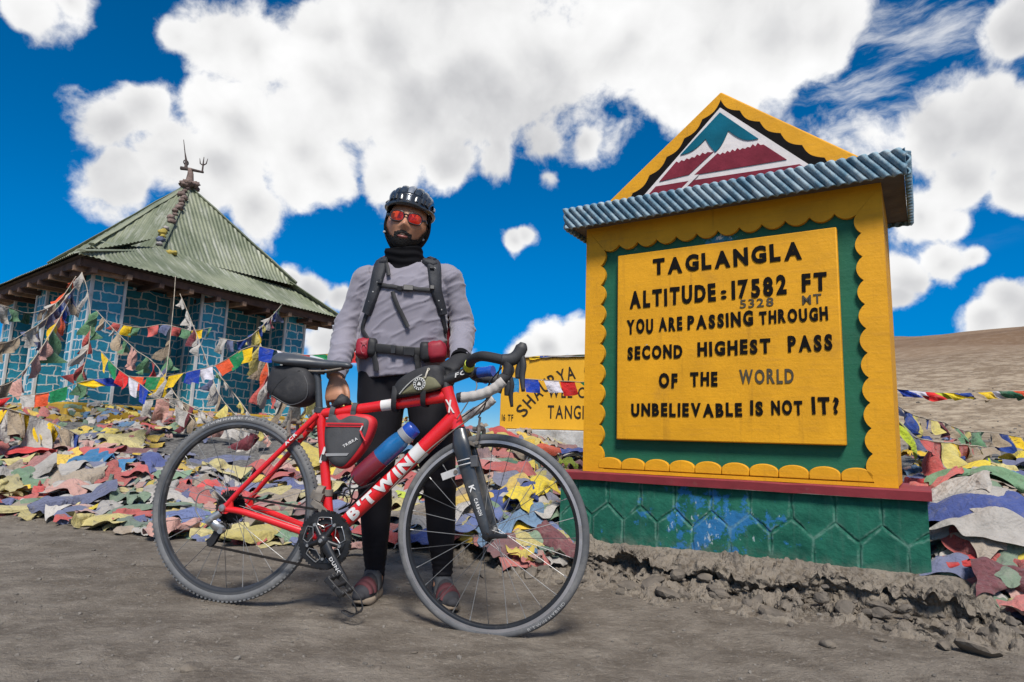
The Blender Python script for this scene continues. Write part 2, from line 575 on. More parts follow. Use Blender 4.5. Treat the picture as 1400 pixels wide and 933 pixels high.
def build_ground():
    a_front = np.radians(np.linspace(-58, 58, 620))
    a_back = np.radians(np.linspace(58, 302, 90))[1:-1]
    A = np.concatenate([a_front, a_back])
    rad = [0.25]
    while rad[-1] < 3500:
        q = rad[-1]
        rad.append(q * (1.03 if q < 1.2 else 1.0115 if q < 9 else 1.03 if q < 500 else 1.15))
    rad = np.array(rad)
    X = np.sin(A)[None, :] * rad[:, None]; Y = np.cos(A)[None, :] * rad[:, None]
    Z = gz(X, Y)
    nA, nR = len(A), len(rad)
    V = np.stack([X, Y, Z], -1).reshape(-1, 3)
    V = np.concatenate([V, [[0, 0, float(Z[0].mean())]]])
    j = np.arange(nR - 1)[:, None]; i = np.arange(nA)[None, :]
    i2 = (i + 1) % nA
    F4 = np.stack([j * nA + i, (j + 1) * nA + i, (j + 1) * nA + i2, j * nA + i2], -1).reshape(-1, 4)[:, ::-1]
    m, nt, b = new_mat('mountain_dirt')
    g = NT(nt)
    p = g.pos()
    sep = g.N.new('ShaderNodeSeparateXYZ'); g.L.new(p, sep.inputs[0])
    dist = g.vec('LENGTH', p)
    n_big = g.noise(p, 0.9, 5, 0.6); n_mid = g.noise(p, 6, 6, 0.65); n_fine = g.noise(p, 55, 5, 0.7)
    near = g.mix(g.ramp(n_mid, 0.35, 0.68), (0.118, 0.099, 0.079), (0.205, 0.178, 0.146))
    near = g.mix(g.ramp(n_big, 0.42, 0.66, 0, 0.6), near, (0.098, 0.080, 0.062))
    near = g.mix(g.ramp(n_fine, 0.52, 0.70, 0, 0.6), near, (0.27, 0.24, 0.205))
    near = g.mix(g.ramp(g.noise(p, 120, 4, 0.75), 0.55, 0.72, 0, 0.7), near, (0.065, 0.055, 0.045))
    near = g.mix(g.ramp(g.noise(g.mapping(p, (0.9, 1.5, 1)), 2.4, 8, 0.74), 0.50, 0.66, 0, 0.55), near, (0.24, 0.21, 0.172))
    grav = g.mix(g.ramp(g.noise(p, 30, 4, 0.7), 0.4, 0.65), (0.12, 0.115, 0.11), (0.22, 0.213, 0.20))
    near = g.vec('SCALE', near, scale=1.26)
    c = g.mix(g.ramp(sep.outputs['Y'], 4.2, 5.4), near, grav)
    # stony brown hill with a pale gravel foot
    hn = g.noise(p, 0.045, 5, 0.6); hs = g.voro(p, 2.2, 'F1', 'Color'); hf = g.noise(p, 1.3, 6, 0.75)
    hn = g.noise(g.mapping(p, (1, 1, 3.5)), 0.055, 7, 0.66)
    hill = g.mix(g.ramp(hn, 0.40, 0.60), (0.155, 0.094, 0.054), (0.215, 0.142, 0.088))
    hill = g.mix(g.ramp(hf, 0.46, 0.66, 0, 0.45), hill, (0.27, 0.205, 0.145))
    hill = g.mix(g.ramp(g.noise(p, 3.7, 5, 0.75), 0.56, 0.70, 0, 0.8), hill, (0.09, 0.072, 0.058))
    foot = g.mix(g.ramp(hf, 0.40, 0.62), (0.20, 0.15, 0.10), (0.40, 0.325, 0.235))
    foot = g.mix(g.ramp(g.noise(p, 4.5, 5, 0.75), 0.54, 0.68, 0, 0.85), foot, (0.13, 0.11, 0.09))
    c = g.mix(g.ramp(dist, 9.0, 12.5), c, foot)
    c = g.mix(g.ramp(dist, 24, 75), c, hill)
    g.L.new(c, b.inputs['Base Color'])
    b.inputs['Roughness'].default_value = 0.95
    b.inputs['Specular IOR Level'].default_value = 0.2
    hgt = g.math('ADD', g.math('MULTIPLY', g.noise(p, 26, 6, 0.7), 0.6), g.math('MULTIPLY', g.noise(p, 160, 4, 0.7), 0.25))
    g.L.new(g.bump(g.math('ADD', hgt, g.math('MULTIPLY', g.noise(g.mapping(p, (0.9, 1.4, 1)), 9, 7, 0.74), 0.9)), 1.0, 0.03), b.inputs['Normal'])
    o = np_mesh('ground', V, F4, m)
    tag(o, kind='structure')
    return o


build_ground()

STONE = M('grey_stone', (0.135, 0.117, 0.098), 0.95, var=0.4, vs=5.0, bump=0.7, bs=35, bd=0.01, dirt=((0.165, 0.138, 0.108), 0.45, 14), spec=0.15)


def rock_mb(mb, c, r, seed, sub=2, flat=0.6):
    bm = bmesh.new()
    bmesh.ops.create_icosphere(bm, subdivisions=sub, radius=1.0)
    rr = random.Random(seed)
    planes = [Vector((rr.gauss(0, 1), rr.gauss(0, 1), rr.gauss(0, 1))).normalized() for _ in range(7)]
    cut = [rr.uniform(0.55, 0.9) for _ in planes]
    rot = Matrix.Rotation(rr.uniform(0, 6.28), 3, 'Z') @ Matrix.Rotation(rr.uniform(-.4, .4), 3, 'X')
    sx, sy = rr.uniform(0.75, 1.3), rr.uniform(0.7, 1.1)
    vs = []
    for v in bm.verts:
        p = v.co.copy()
        for n, q in zip(planes, cut):
            e = p.dot(n) - q
            if e > 0: p -= n * e
        p = Vector((p.x * sx, p.y * sy, p.z * flat))
        p += p.normalized() * mnoise.noise(p * 3 + Vector((seed, 0, 0))) * 0.08
        vs.append(rot @ p * r + Vector(c))
    bm.verts.index_update()
    fs = [tuple(v.index for v in f.verts) for f in bm.faces]
    bm.free()
    mb.add(vs, fs)


def pebbles():
    mb = MB()
    r = random.Random(11)
    for i in range(1500):
        x = r.uniform(-4.2, 2.6); y = 1.3 + 3.0 * r.random() ** 1.2
        s = 0.0025 + 0.0105 * r.random() ** 3.6
        rock_mb(mb, (x, y, gz1(x, y) + s * 0.15), s, i, sub=1, flat=0.7)
    for i in range(260):
        x = r.uniform(2.2, 7.5); y = r.uniform(4.2, 9.5)
        s = 0.008 + 0.022 * r.random() ** 3
        rock_mb(mb, (x, y, gz1(x, y) + s * 0.2), s, i + 999, sub=1, flat=0.7)
    for i in range(420):      # stones of the pale gravel foot of the hill
        a = R_(r.uniform(22, 46)); d = 9 + 26 * r.random() ** 1.4
        x, y = d * math.sin(a), d * math.cos(a)
        s = 0.02 + 0.07 * r.random() ** 3
        rock_mb(mb, (x, y, gz1(x, y) + s * 0.1), s, i + 3333, sub=1, flat=0.6)
    # fine grit on the near dirt, all sizes down to a few millimetres
    bm = bmesh.new(); bmesh.ops.create_icosphere(bm, subdivisions=1, radius=1.0)
    pv = np.array([v.co[:] for v in bm.verts]); pf = [tuple(v.index for v in f.verts) for f in bm.faces]; bm.free()
    g_ = np.random.default_rng(4)
    for i in range(4200):
        x = g_.uniform(-3.4, 2.4); y = 1.35 + 2.4 * g_.random() ** 1.3
        if fbm(np.array([x * 1.3]), np.array([y * 2.2]), oct=2, seed=44)[0] < -0.35 and i % 3: continue
        s = 0.0014 + 0.0052 * g_.random() ** 4
        v = pv * (1 + g_.normal(0, .16, pv.shape)) * s * np.array([g_.uniform(.8, 1.3), g_.uniform(.7, 1.1), g_.uniform(.45, .8)])
        mb.add(v + np.array([x, y, gz1(x, y) + s * .2]), pf)
    o = mb.build('gravel', M('pale_pebble', (0.155, 0.140, 0.122), 0.95, var=0.5, vs=1.7, spec=0.2), smooth=False, fixn=False)
    tag(o, kind='stuff')


pebbles()


def loose_stones():
    r = random.Random(5)
    # single stones lying on the bare dirt, a few of them seen in the photograph
    from_px = [(1132, 878, .034, 'pale grey stone lying alone on the dirt in front of the painted sign'),
               (262, 912, .026, 'dark half buried stone in the dirt at the lower left'),
               (567, 880, .011, 'tiny grey stone on the dirt between the wheels'),
               (517, 906, .012, 'small pebble in the dirt in the lower middle foreground')]
    for k, (px, py, s, lab) in enumerate(from_px):
        d = ray(px, py); t = -CAM_H / d.z
        x, y = d.x * t, d.y * t
        mb = MB(); rock_mb(mb, (0, 0, 0), s, 40 + k, sub=3, flat=0.5)
        o = mb.build('stone', STONE, smooth=False, fixn=False, loc=(x, y, gz1(x, y) + s * 0.15))
        tag(o, lab, 'stone')


loose_stones()
# ------------------------------------------------------------------ the painted altitude sign
def brushed_paint(name, col, worn, under, patch=None):
    """hand brushed house paint on plaster: strokes, thin spots, grime runs, small chips"""
    m, nt, b = new_mat(name)
    g = NT(nt); co = g.coord('Object')
    c = g.vec('SCALE', tuple(col), scale=g.ramp(g.noise(co, 4, 6, 0.62), 0.3, 0.7, 0.86, 1.12, smooth=False))
    st = g.noise(g.mapping(co, (1.2, 1.2, 14.0)), 5, 6, 0.6)
    c = g.mix(g.ramp(st, 0.50, 0.72, 0, 0.42), c, tuple(worn))
    run = g.noise(g.mapping(co, (9.0, 9.0, 0.55)), 3.2, 6, 0.62)
    c = g.mix(g.ramp(run, 0.56, 0.74, 0, 0.38), c, g.vec('SCALE', tuple(worn), scale=0.62))
    grime = g.noise(co, 2.3, 7, 0.68)
    c = g.mix(g.ramp(grime, 0.56, 0.72, 0, 0.34), c, tuple(q * 0.45 + 0.03 for q in worn))
    chip = g.math('MULTIPLY', g.ramp(g.noise(co, 21, 5, 0.65), 0.70, 0.725), g.ramp(g.noise(co, 1.9, 2), 0.50, 0.62))
    c = g.mix(chip, c, tuple(under))
    if patch:
        pc, pr, pcol = patch
        d = g.vec('DISTANCE', g.mapping(co, (1, 0.0, 2.6)), (pc[0], 0.0, pc[1] * 2.6))
        f = g.ramp(g.math('ADD', g.noise(co, 20, 8, 0.72), g.math('MULTIPLY_ADD', d, -1.0 / pr * 0.32, 0.20)), 0.56, 0.61)
        c = g.mix(f, c, tuple(pcol))
        f2 = g.ramp(g.math('ADD', g.noise(co, 42, 8, 0.75), g.math('MULTIPLY_ADD', d, -1.0 / pr * 0.32, 0.12)), 0.58, 0.62)
        c = g.mix(f2, c, (0.50, 0.52, 0.48))
    g.L.new(c, b.inputs['Base Color']); b.inputs['Roughness'].default_value = 0.66; b.inputs['Specular IOR Level'].default_value = 0.3
    h = g.math('ADD', g.math('MULTIPLY', st, 0.5), g.math('ADD', g.noise(co, 45, 6, 0.65), g.math('MULTIPLY', g.noise(co, 7, 4), 1.2)))
    g.L.new(g.bump(h, 0.32, 0.006), b.inputs['Normal'])
    MATS[name] = m
    return m


YEL = brushed_paint('yellow_paint', (0.65, 0.305, 0.008), (0.50, 0.235, 0.018), (0.42, 0.36, 0.26))
GRNF = brushed_paint('green_field_paint', (0.010, 0.105, 0.058), (0.022, 0.125, 0.078), (0.22, 0.25, 0.20), patch=((0.02, 1.735), 0.16, (0.02, 0.17, 0.26)))
GRN = M('green_paint', (0.012, 0.115, 0.062), 0.6, var=0.2, vs=6, bump=0.3, bs=45, bd=0.004, dirt=((0.03, 0.10, 0.065), 0.16, 7))
RED = M('maroon_paint', (0.21, 0.022, 0.03), 0.62, var=0.2, vs=8, bump=0.3, bs=50, dirt=((0.20, 0.12, 0.10), 0.14, 14))
BLK = M('black_paint', (0.006, 0.005, 0.005), 0.85, var=0.3, vs=20, bump=0.2, bs=70, spec=.12)
WHT = M('white_paint_old', (0.62, 0.58, 0.57), 0.7, var=0.12, vs=9, bump=0.3, bs=50, dirt=((0.40, 0.36, 0.34), 0.15, 9))
TEAL = M('teal_paint', (0.002, 0.105, 0.165), 0.8, var=0.2, vs=7, bump=0.3, bs=50, spec=.15)
MAR = M('dark_red_paint', (0.175, 0.022, 0.038), 0.8, var=0.25, vs=9, bump=0.5, bs=45, spec=.15)


def plinth_mat():
    m, nt, b = new_mat('green_plinth_paint')
    g = NT(nt); co = g.coord('Object')
    n = g.noise(co, 7, 6, 0.65)
    c = g.mix(g.ramp(n, 0.3, 0.7), (0.006, 0.070, 0.048), (0.016, 0.125, 0.082))
    c = g.mix(g.ramp(g.noise(g.mapping(co, (8, 8, 0.7)), 3, 7, 0.66), 0.52, 0.70, 0, 0.45), c, (0.045, 0.125, 0.095))
    # worn patches with blue older paint showing in the middle, pale scrapes around them
    d = g.vec('DISTANCE', g.mapping(co, (1, 1, 1.3)), (-0.04, 0.0, 0.33))
    wear = g.math('ADD', g.noise(co, 9, 8, 0.7), g.math('MULTIPLY_ADD', d, -0.42, 0.12))
    c = g.mix(g.ramp(wear, 0.55, 0.60), c, (0.02, 0.13, 0.30))
    sc = g.math('ADD', g.noise(g.mapping(co, (1, 1, 0.5)), 34, 8, 0.72), g.math('MULTIPLY_ADD', d, -0.36, 0.05))
    c = g.mix(g.ramp(sc, 0.60, 0.64, 0, 0.7), c, (0.42, 0.48, 0.50))
    att = g.N.new('ShaderNodeAttribute'); att.attribute_name = 'rim'
    rimn = g.math('MULTIPLY', att.outputs['Fac'], g.ramp(g.noise(co, 22, 6, 0.7), 0.38, 0.62))
    c = g.mix(g.math('MULTIPLY', rimn, 0.42), c, (0.20, 0.32, 0.27))
    sep = g.N.new('ShaderNodeSeparateXYZ'); g.L.new(co, sep.inputs[0])
    low = g.math('MULTIPLY', g.ramp(sep.outputs['Z'], 0.19, 0.07), g.ramp(g.noise(co, 12, 6, 0.7), 0.40, 0.62))
    c = g.mix(g.math('MULTIPLY', low, 0.6), c, (0.16, 0.145, 0.125))
    g.L.new(c, b.inputs['Base Color']); b.inputs['Roughness'].default_value = 0.82; b.inputs['Specular IOR Level'].default_value = 0.2
    g.L.new(g.bump(g.math('ADD', g.noise(co, 40, 6, 0.65), g.math('MULTIPLY', g.noise(co, 11, 5, 0.6), 1.5)), 0.6, 0.008), b.inputs['Normal'])
    return m


def monument():
    CX = -0.88
    root = thing('altitude_sign', 'tall yellow and green painted masonry sign with black lettering and a pointed top', 'sign',
                 MON_O + MD1 * CX, MON_AZ)
    X = lambda s: s - CX
    # plinth: dense front with carved picket grooves
    L0, L1 = X(-1.757), X(0.0)
    zb, zt = 0.02, 0.43
    nu, nv = 420, 110
    U = np.linspace(L0, L1, nu); W = np.linspace(zb, zt, nv)
    GX, GZ = np.meshgrid(U, W)
    segs = []
    npk = 9
    pw = 0.185
    for k in range(npk):
        x0 = X(-1.652) - pw / 2 + k * pw; xm = x0 + pw / 2; x1 = x0 + pw
        segs += [((x0, 0.235), (xm, 0.315)), ((xm, 0.315), (x1, 0.235)), ((x0, 0.0), (x0, 0.235)), ((xm, 0.315), (xm, 0.5))]
    segs += [((X(-1.652) + 8.5 * pw, 0), (X(-1.652) + 8.5 * pw, .235)), ((X(-1.652) + 8.5 * pw, .235), (L1 + .01, .30))]
    D = np.full(GX.shape, 9.0)
    wob = fbm(GX * 9, GZ * 9, seed=3, oct=5) * 0.0055
    for (a, c) in segs:
        a = np.array(a); c = np.array(c); ab = c - a
        t = np.clip(((GX - a[0]) * ab[0] + (GZ - a[1]) * ab[1]) / (ab @ ab), 0, 1)
        D = np.minimum(D, np.hypot(GX - a[0] - t * ab[0], GZ - a[1] - t * ab[1]))
    D = D + wob
    groove = 0.007 * np.exp(-(D / 0.0045) ** 2)
    lean = 0.02 * (1 - (GZ - zb) / (zt - zb))
    Yf = groove - lean + fbm(GX * 7, GZ * 7, seed=8) * 0.0025
    edge = 0.012 * fbm(GX * 6, GX * 0 + 1, seed=4, oct=4)
    tz = (GZ - zb) / (zt - zb)
    GZ2 = GZ + (edge + 0.035 * (1 - GX.clip(L0, L1)) * 0) * (1 - tz)
    V = np.stack([GX, Yf, GZ2], -1).reshape(-1, 3)
    Fq = grid_faces(nu, nv)
    # side and back walls
    nb = len(V)
    dep = 0.86
    ring = [j * nu for j in range(nv)]
    extra, f2 = [], []
    for side in (0, nu - 1):
        base = nb + len(extra)
        for j in range(nv):
            p = V[j * nu + side]; extra.append((p[0], dep, p[2]))
        for j in range(nv - 1):
            a, c2 = j * nu + side, (j + 1) * nu + side
            q = (a, base + j, base + j + 1, c2)
            f2.append(q if side else q[::-1])
    V = np.concatenate([V, np.array(extra)])
    Fq = np.concatenate([Fq, np.array(f2)])
    pl = np_mesh('plinth', V, Fq, plinth_mat(), root, angle=50)
    rim = np.zeros(len(V)); rim[:nu * nv] = np.exp(-((D - 0.008) / 0.004) ** 2).reshape(-1)
    at = pl.data.attributes.new('rim', 'FLOAT', 'POINT'); at.data.foreach_set('value', rim.astype(np.float32))
    # ledge
    mb = MB()
    def ledge(u, v):
        return None
    n = 60
    xs = np.linspace(X(-1.79), X(0.018), n)
    prof = [(-0.032, 0.432), (-0.037, 0.470), (-0.030, 0.4755), (0.9, 0.4755), (0.9, 0.432)]
    vs, fs = [], []
    for i, x in enumerate(xs):
        w = fbm(x * 6, 3.0, seed=2) * 0.003
        for (py, pz) in prof: vs.append((x, py + float(w), pz + 0.02 * 0 + float(fbm(x * 9, 1.0, seed=6)) * 0.0012))
    k = len(prof)
    for i in range(n - 1):
        for j in range(k):
            fs.append((i * k + j, (i + 1) * k + j, (i + 1) * k + (j + 1) % k, i * k + (j + 1) % k))
    fs += [tuple(range(k)), tuple((n - 1) * k + j for j in range(k))]
    mb.add(vs, fs); mb.build('ledge', RED, root, angle=30)
    # body: yellow box with a green sunken field, yellow scalloped frame in front
    A, Bx = X(-1.640), X(-0.104)
    zb, zt = 0.477, 1.900
    mb = MB(); mb.box(((A + Bx) / 2, 0.065 + 0.29, (zb + zt) / 2), (Bx - A, 0.58, zt - zb)); mb.build('body', YEL, root, bevel=0.008)
    mb = MB(); mb.box(((A + Bx) / 2, 0.061, (zb + zt) / 2), (Bx - A - 0.06, 0.006, zt - zb - 0.05)); mb.build('green_field', GRNF, root)
    # scalloped frame
    gl, gr, gb, gt = X(-1.545), X(-0.196), 0.508, 1.775
    def scal(p, q, n, h, nrm, k=9):
        out = []
        for i in range(n):
            for j in range(k):
                t = j / k
                s = (i + t) / n
                b = h * math.sin(math.pi * t) ** 0.75
                out.append((p[0] + (q[0] - p[0]) * s + nrm[0] * b, p[1] + (q[1] - p[1]) * s + nrm[1] * b))
        return out
    top = scal((gl, gt), (gr, gt), 12, 0.034, (0, -1))
    rgt = scal((gr, gt), (gr, gb), 11, 0.030, (-1, 0))
    lft = scal((gl, gb), (gl, gt), 11, 0.030, (1, 0))
    bot = [(gr + (gl - gr) * i / 40, gb - 0.014) for i in range(40)]
    inner = top + rgt + bot + lft
    nt_, nr_, nb_, nl_ = len(top), len(rgt), len(bot), len(lft)
    outer = []
    for i, p in enumerate(inner):
        if i < nt_: s = i / nt_; outer.append((A + (Bx - A) * s, zt))
        elif i < nt_ + nr_: s = (i - nt_) / nr_; outer.append((Bx, zt + (zb - zt) * s))
        elif i < nt_ + nr_ + nb_: s = (i - nt_ - nr_) / nb_; outer.append((Bx + (A - Bx) * s, zb))
        else: s = (i - nt_ - nr_ - nb_) / nl_; outer.append((A, zb + (zt - zb) * s))
    m = len(inner)
    y0, y1 = 0.036, 0.0635
    vs = [(p[0], y0, p[1]) for p in outer] + [(p[0], y0, p[1]) for p in inner] + [(p[0], y1, p[1]) for p in inner] + [(p[0], y1, p[1]) for p in outer]
    fs = []
    for i in range(m):
        j = (i + 1) % m
        fs += [(i, j, m + j, m + i), (m + i, m + j, 2 * m + j, 2 * m + i), (3 * m + i, 3 * m + j, j, i)]
    mb = MB(); mb.add(vs, fs); mb.build('scalloped_frame', YEL, root, angle=30)
    # row of lobes standing along the foot of the field
    nl = 10
    wl = (gr - gl) / nl
    for i in range(nl):
        mb = MB()
        cx = gl + (i + 0.5) * wl
        rr = wl / 2 * 0.985
        poly = [(cx - rr, 0.497), (cx + rr, 0.497)] + [(cx + rr * math.cos(t), 0.523 + 0.036 * math.sin(t)) for t in np.linspace(0, math.pi, 13)]
        mb.prism(poly, 0.034 + 0.002 * (i % 2), 0.060)
        mb.build('lobe', YEL, root, bevel=0.004)
    # raised text panel
    mb = MB()
    pl_, pr_, pb_, pt_ = X(-1.430), X(-0.300), 0.657, 1.700
    mb.box(((pl_ + pr_) / 2, 0.036, (pb_ + pt_) / 2), (pr_ - pl_, 0.046, pt_ - pb_)); mb.build('text_panel', YEL, root, bevel=0.006)
    YP = 0.0125
    W_ = [('TAGLANGLA', -1.218, 1.565, -0.457, 0.082), ('ALTITUDE', -1.354, 1.390, -0.877, 0.087), (':', -0.851, 1.394, -0.822, 0.060),
          ('17582', -0.796, 1.393, -0.532, 0.089), ('FT', -0.462, 1.399, -0.352, 0.082), ('YOU', -1.370, 1.242, -1.218, 0.071),
          ('ARE', -1.185, 1.247, -1.056, 0.067), ('PASSING', -1.028, 1.248, -0.694, 0.067), ('THROUGH', -0.663, 1.250, -0.352, 0.060),
          ('SECOND', -1.365, 1.098, -1.057, 0.066), ('HIGHEST', -0.976, 1.102, -0.615, 0.066), ('PASS', -0.534, 1.104, -0.339, 0.070),
          ('OF', -1.185, 0.941, -1.085, 0.070), ('THE', -1.015, 0.946, -0.876, 0.066), ('UNBELIEVABLE', -1.341, 0.789, -0.757, 0.062),
          ('IS', -0.718, 0.797, -0.657, 0.064), ('NOT', -0.619, 0.801, -0.479, 0.062), ('IT?', -0.437, 0.805, -0.323, 0.071)]
    place = lambda x, z, d: (x, YP - d, z)
    mb = MB()
    for k, (t, a, z, c2, h) in enumerate(W_):
        mb = MB(); write(mb, t, place, X(a), X(c2), z, h, bold=0.048, depth=0.004, jitter=0.035, seed=k, gap=0.17)
        mb.build('painted_word', BLK, root, smooth=False)
    mb = MB()
    for k, (t, a, z, c2, h) in enumerate([('5328', -0.757, 1.337, -0.595, 0.042), ('MT', -0.463, 1.330, -0.378, 0.046), ('WORLD', -0.768, 0.950, -0.513, 0.067)]):
        mb = MB()
        write(mb, t, place, X(a), X(c2), z, h, bold=0.014 if k < 2 else 0.03, depth=0.003, jitter=0.03, seed=50 + k)
        mb.build('painted_word', M('faded_dark_paint', (0.055, 0.042, 0.022), 0.7, var=0.3, vs=30), root, smooth=False)
    # corrugated slanting fascia of the little roof
    m, nt, b = new_mat('weathered_blue_tin')
    g = NT(nt); co = g.coord('Object')
    c = g.mix(g.ramp(g.noise(co, 14, 7, 0.7), 0.36, 0.62), (0.085, 0.19, 0.27), (0.30, 0.40, 0.46))
    c = g.mix(g.ramp(g.noise(co, 30, 6, 0.7), 0.56, 0.72, 0, 0.8), c, (0.17, 0.14, 0.115))
    g.L.new(c, b.inputs['Base Color']); b.inputs['Roughness'].default_value = 0.7
    g.L.new(g.bump(g.noise(co, 60, 5, 0.6), 0.15, 0.003), b.inputs['Normal'])
    SA, SB = X(-1.722), X(0.002)
    def wave(q): return 0.0100 * math.sin(2 * math.pi * q / 0.0455)
    def corr(a, bpt, n, out, zlo, zhi, flare, slant, zsag):
        vs, fs = [], []
        rows = 26
        for j in range(rows):
            t = j / (rows - 1)
            for i in range(n + 1):
                s = i / n
                ln = (Vector(bpt) - Vector(a)).length
                p = Vector(a).lerp(Vector(bpt), s)
                q = s * ln + slant * t
                o = wave(q) + flare * t
                zz = zlo + (zhi - zlo) * t
                p = p + Vector(out) * o
                vs.append((p.x, p.y, zz + zsag * math.sin(math.pi * s)))
        for j in range(rows - 1):
            for i in range(n):
                a0 = j * (n + 1) + i
                fs.append((a0, a0 + 1, a0 + n + 2, a0 + n + 1))
        return vs, fs
    mb = MB()
    yf, yb = -0.075, 0.70
    mb.add(*corr((SA, yf, 0), (SB, yf, 0), 300, (0, -1, 0), 1.874, 1.988, 0.03, 0.10, -0.004))
    mb.add(*corr((SB, yf, 0), (SB, yb, 0), 140, (1, 0, 0), 1.874, 1.988, 0.006, 0.085, 0))
    mb.add(*corr((SA, yb, 0), (SA, yf, 0), 140, (-1, 0, 0), 1.874, 1.988, 0.006, 0.085, 0))
    mb.add(*corr((SB, yb, 0), (SA, yb, 0), 140, (0, 1, 0), 1.874, 1.988, 0.006, 0.085, 0))
    rf = mb.build('corrugated_fascia', m, root, angle=70)
    md = rf.modifiers.new('thick', 'SOLIDIFY'); md.thickness = 0.008
    mb = MB(); mb.box(((SA + SB) / 2, (yf + yb) / 2, 1.932), (SB - SA - 0.022, yb - yf - 0.022, 0.072))
    mb.build('roof_slab', M('dark_cement', (0.10, 0.085, 0.07), 0.9, var=0.3, vs=9, bump=0.6, bs=30, dirt=((0.30, 0.17, 0.03), 0.12, 5)), root)
    # pediment
    def prism(poly, y0, y1, name, mat, bev=None):
        mb = MB(); mb.prism(poly, y0, y1); return mb.build(name, mat, root, smooth=False, bevel=bev)
    apx = X(-0.843)
    zlow = 1.968
    bl, br = X(-1.610), X(-0.085)
    prism([(bl, zlow), (br, zlow), (apx, 2.570)], 0.045, 0.62, 'pediment', YEL, 0.008)
    def edge_pts(p, q, n, h, nrm, k=10):
        out = []
        for i in range(n):
            for j in range(k):
                t = j / k; s = (i + t) / n
                b = h * math.sin(math.pi * t)
                out.append((p[0] + (q[0] - p[0]) * s + nrm[0] * b, p[1] + (q[1] - p[1]) * s + nrm[1] * b))
        return out
    ia = (apx, 2.520); il = (X(-1.455), 1.985); ir = (X(-0.240), 1.985)
    e1 = edge_pts(ia, il, 6, 0.020, (0.66, -0.75))
    e2 = edge_pts(ir, ia, 6, 0.020, (-0.70, -0.71))
    field = e1 + [il] + [ir] + e2[1:]
    prism(field, 0.041, 0.0455, 'black_field', BLK)
    wa, wl_, wr = (apx - 0.002, 2.472), (X(-1.345), 1.985), (X(-0.345), 1.985)
    prism([wl_, wr, wa], 0.036, 0.0405, 'mountain_picture', WHT)
    def jag(p, q, n, h, seed):
        rr = random.Random(seed)
        out = []
        for i in range(n):
            s = i / n; x = p[0] + (q[0] - p[0]) * s; z = p[1] + (q[1] - p[1]) * s
            out.append((x, z + (h * rr.uniform(0.4, 1.0) if i % 2 else 0)))
        return out
    c = lambda s, z: (X(s), z)
    def arc(p, q, sag, n=6):
        out = []
        for i in range(n + 1):
            t = i / n; out.append((p[0] + (q[0] - p[0]) * t, p[1] + (q[1] - p[1]) * t - sag * math.sin(math.pi * t)))
        return out
    teal = [c(-0.846, 2.442), *arc(c(-1.068, 2.243), c(-0.925, 2.306), 0.020), c(-0.905, 2.262), *arc(c(-0.875, 2.218), c(-0.803, 2.325), 0.018), *arc(c(-0.803, 2.325), c(-0.650, 2.243), 0.028)]
    prism(teal, 0.031, 0.0365, 'painted_sky', TEAL)
    m1 = [c(-1.19, 2.110), c(-1.02, 2.118), c(-0.885, 2.222), *jag(c(-0.90, 2.222), c(-1.105, 2.195), 14, 0.016, 1)[0:]]
    prism(m1, 0.032, 0.0365, 'painted_foothill', MAR)
    m2 = [c(-0.99, 2.110), c(-0.515, 2.098), c(-0.625, 2.205), *jag(c(-0.64, 2.205), c(-0.875, 2.196), 18, 0.016, 2)]
    prism(m2, 0.032, 0.0365, 'painted_foothill', MAR)
    prism([c(-1.30, 2.000), c(-0.395, 2.000), c(-0.455, 2.060), c(-1.05, 2.082), c(-1.21, 2.085)], 0.032, 0.0365, 'painted_foothill', MAR)
    prism([c(-1.125, 1.990), c(-1.098, 1.990), c(-0.965, 2.105), c(-0.987, 2.108)], 0.029, 0.0362, 'painted_path', WHT)
    return root


monument()


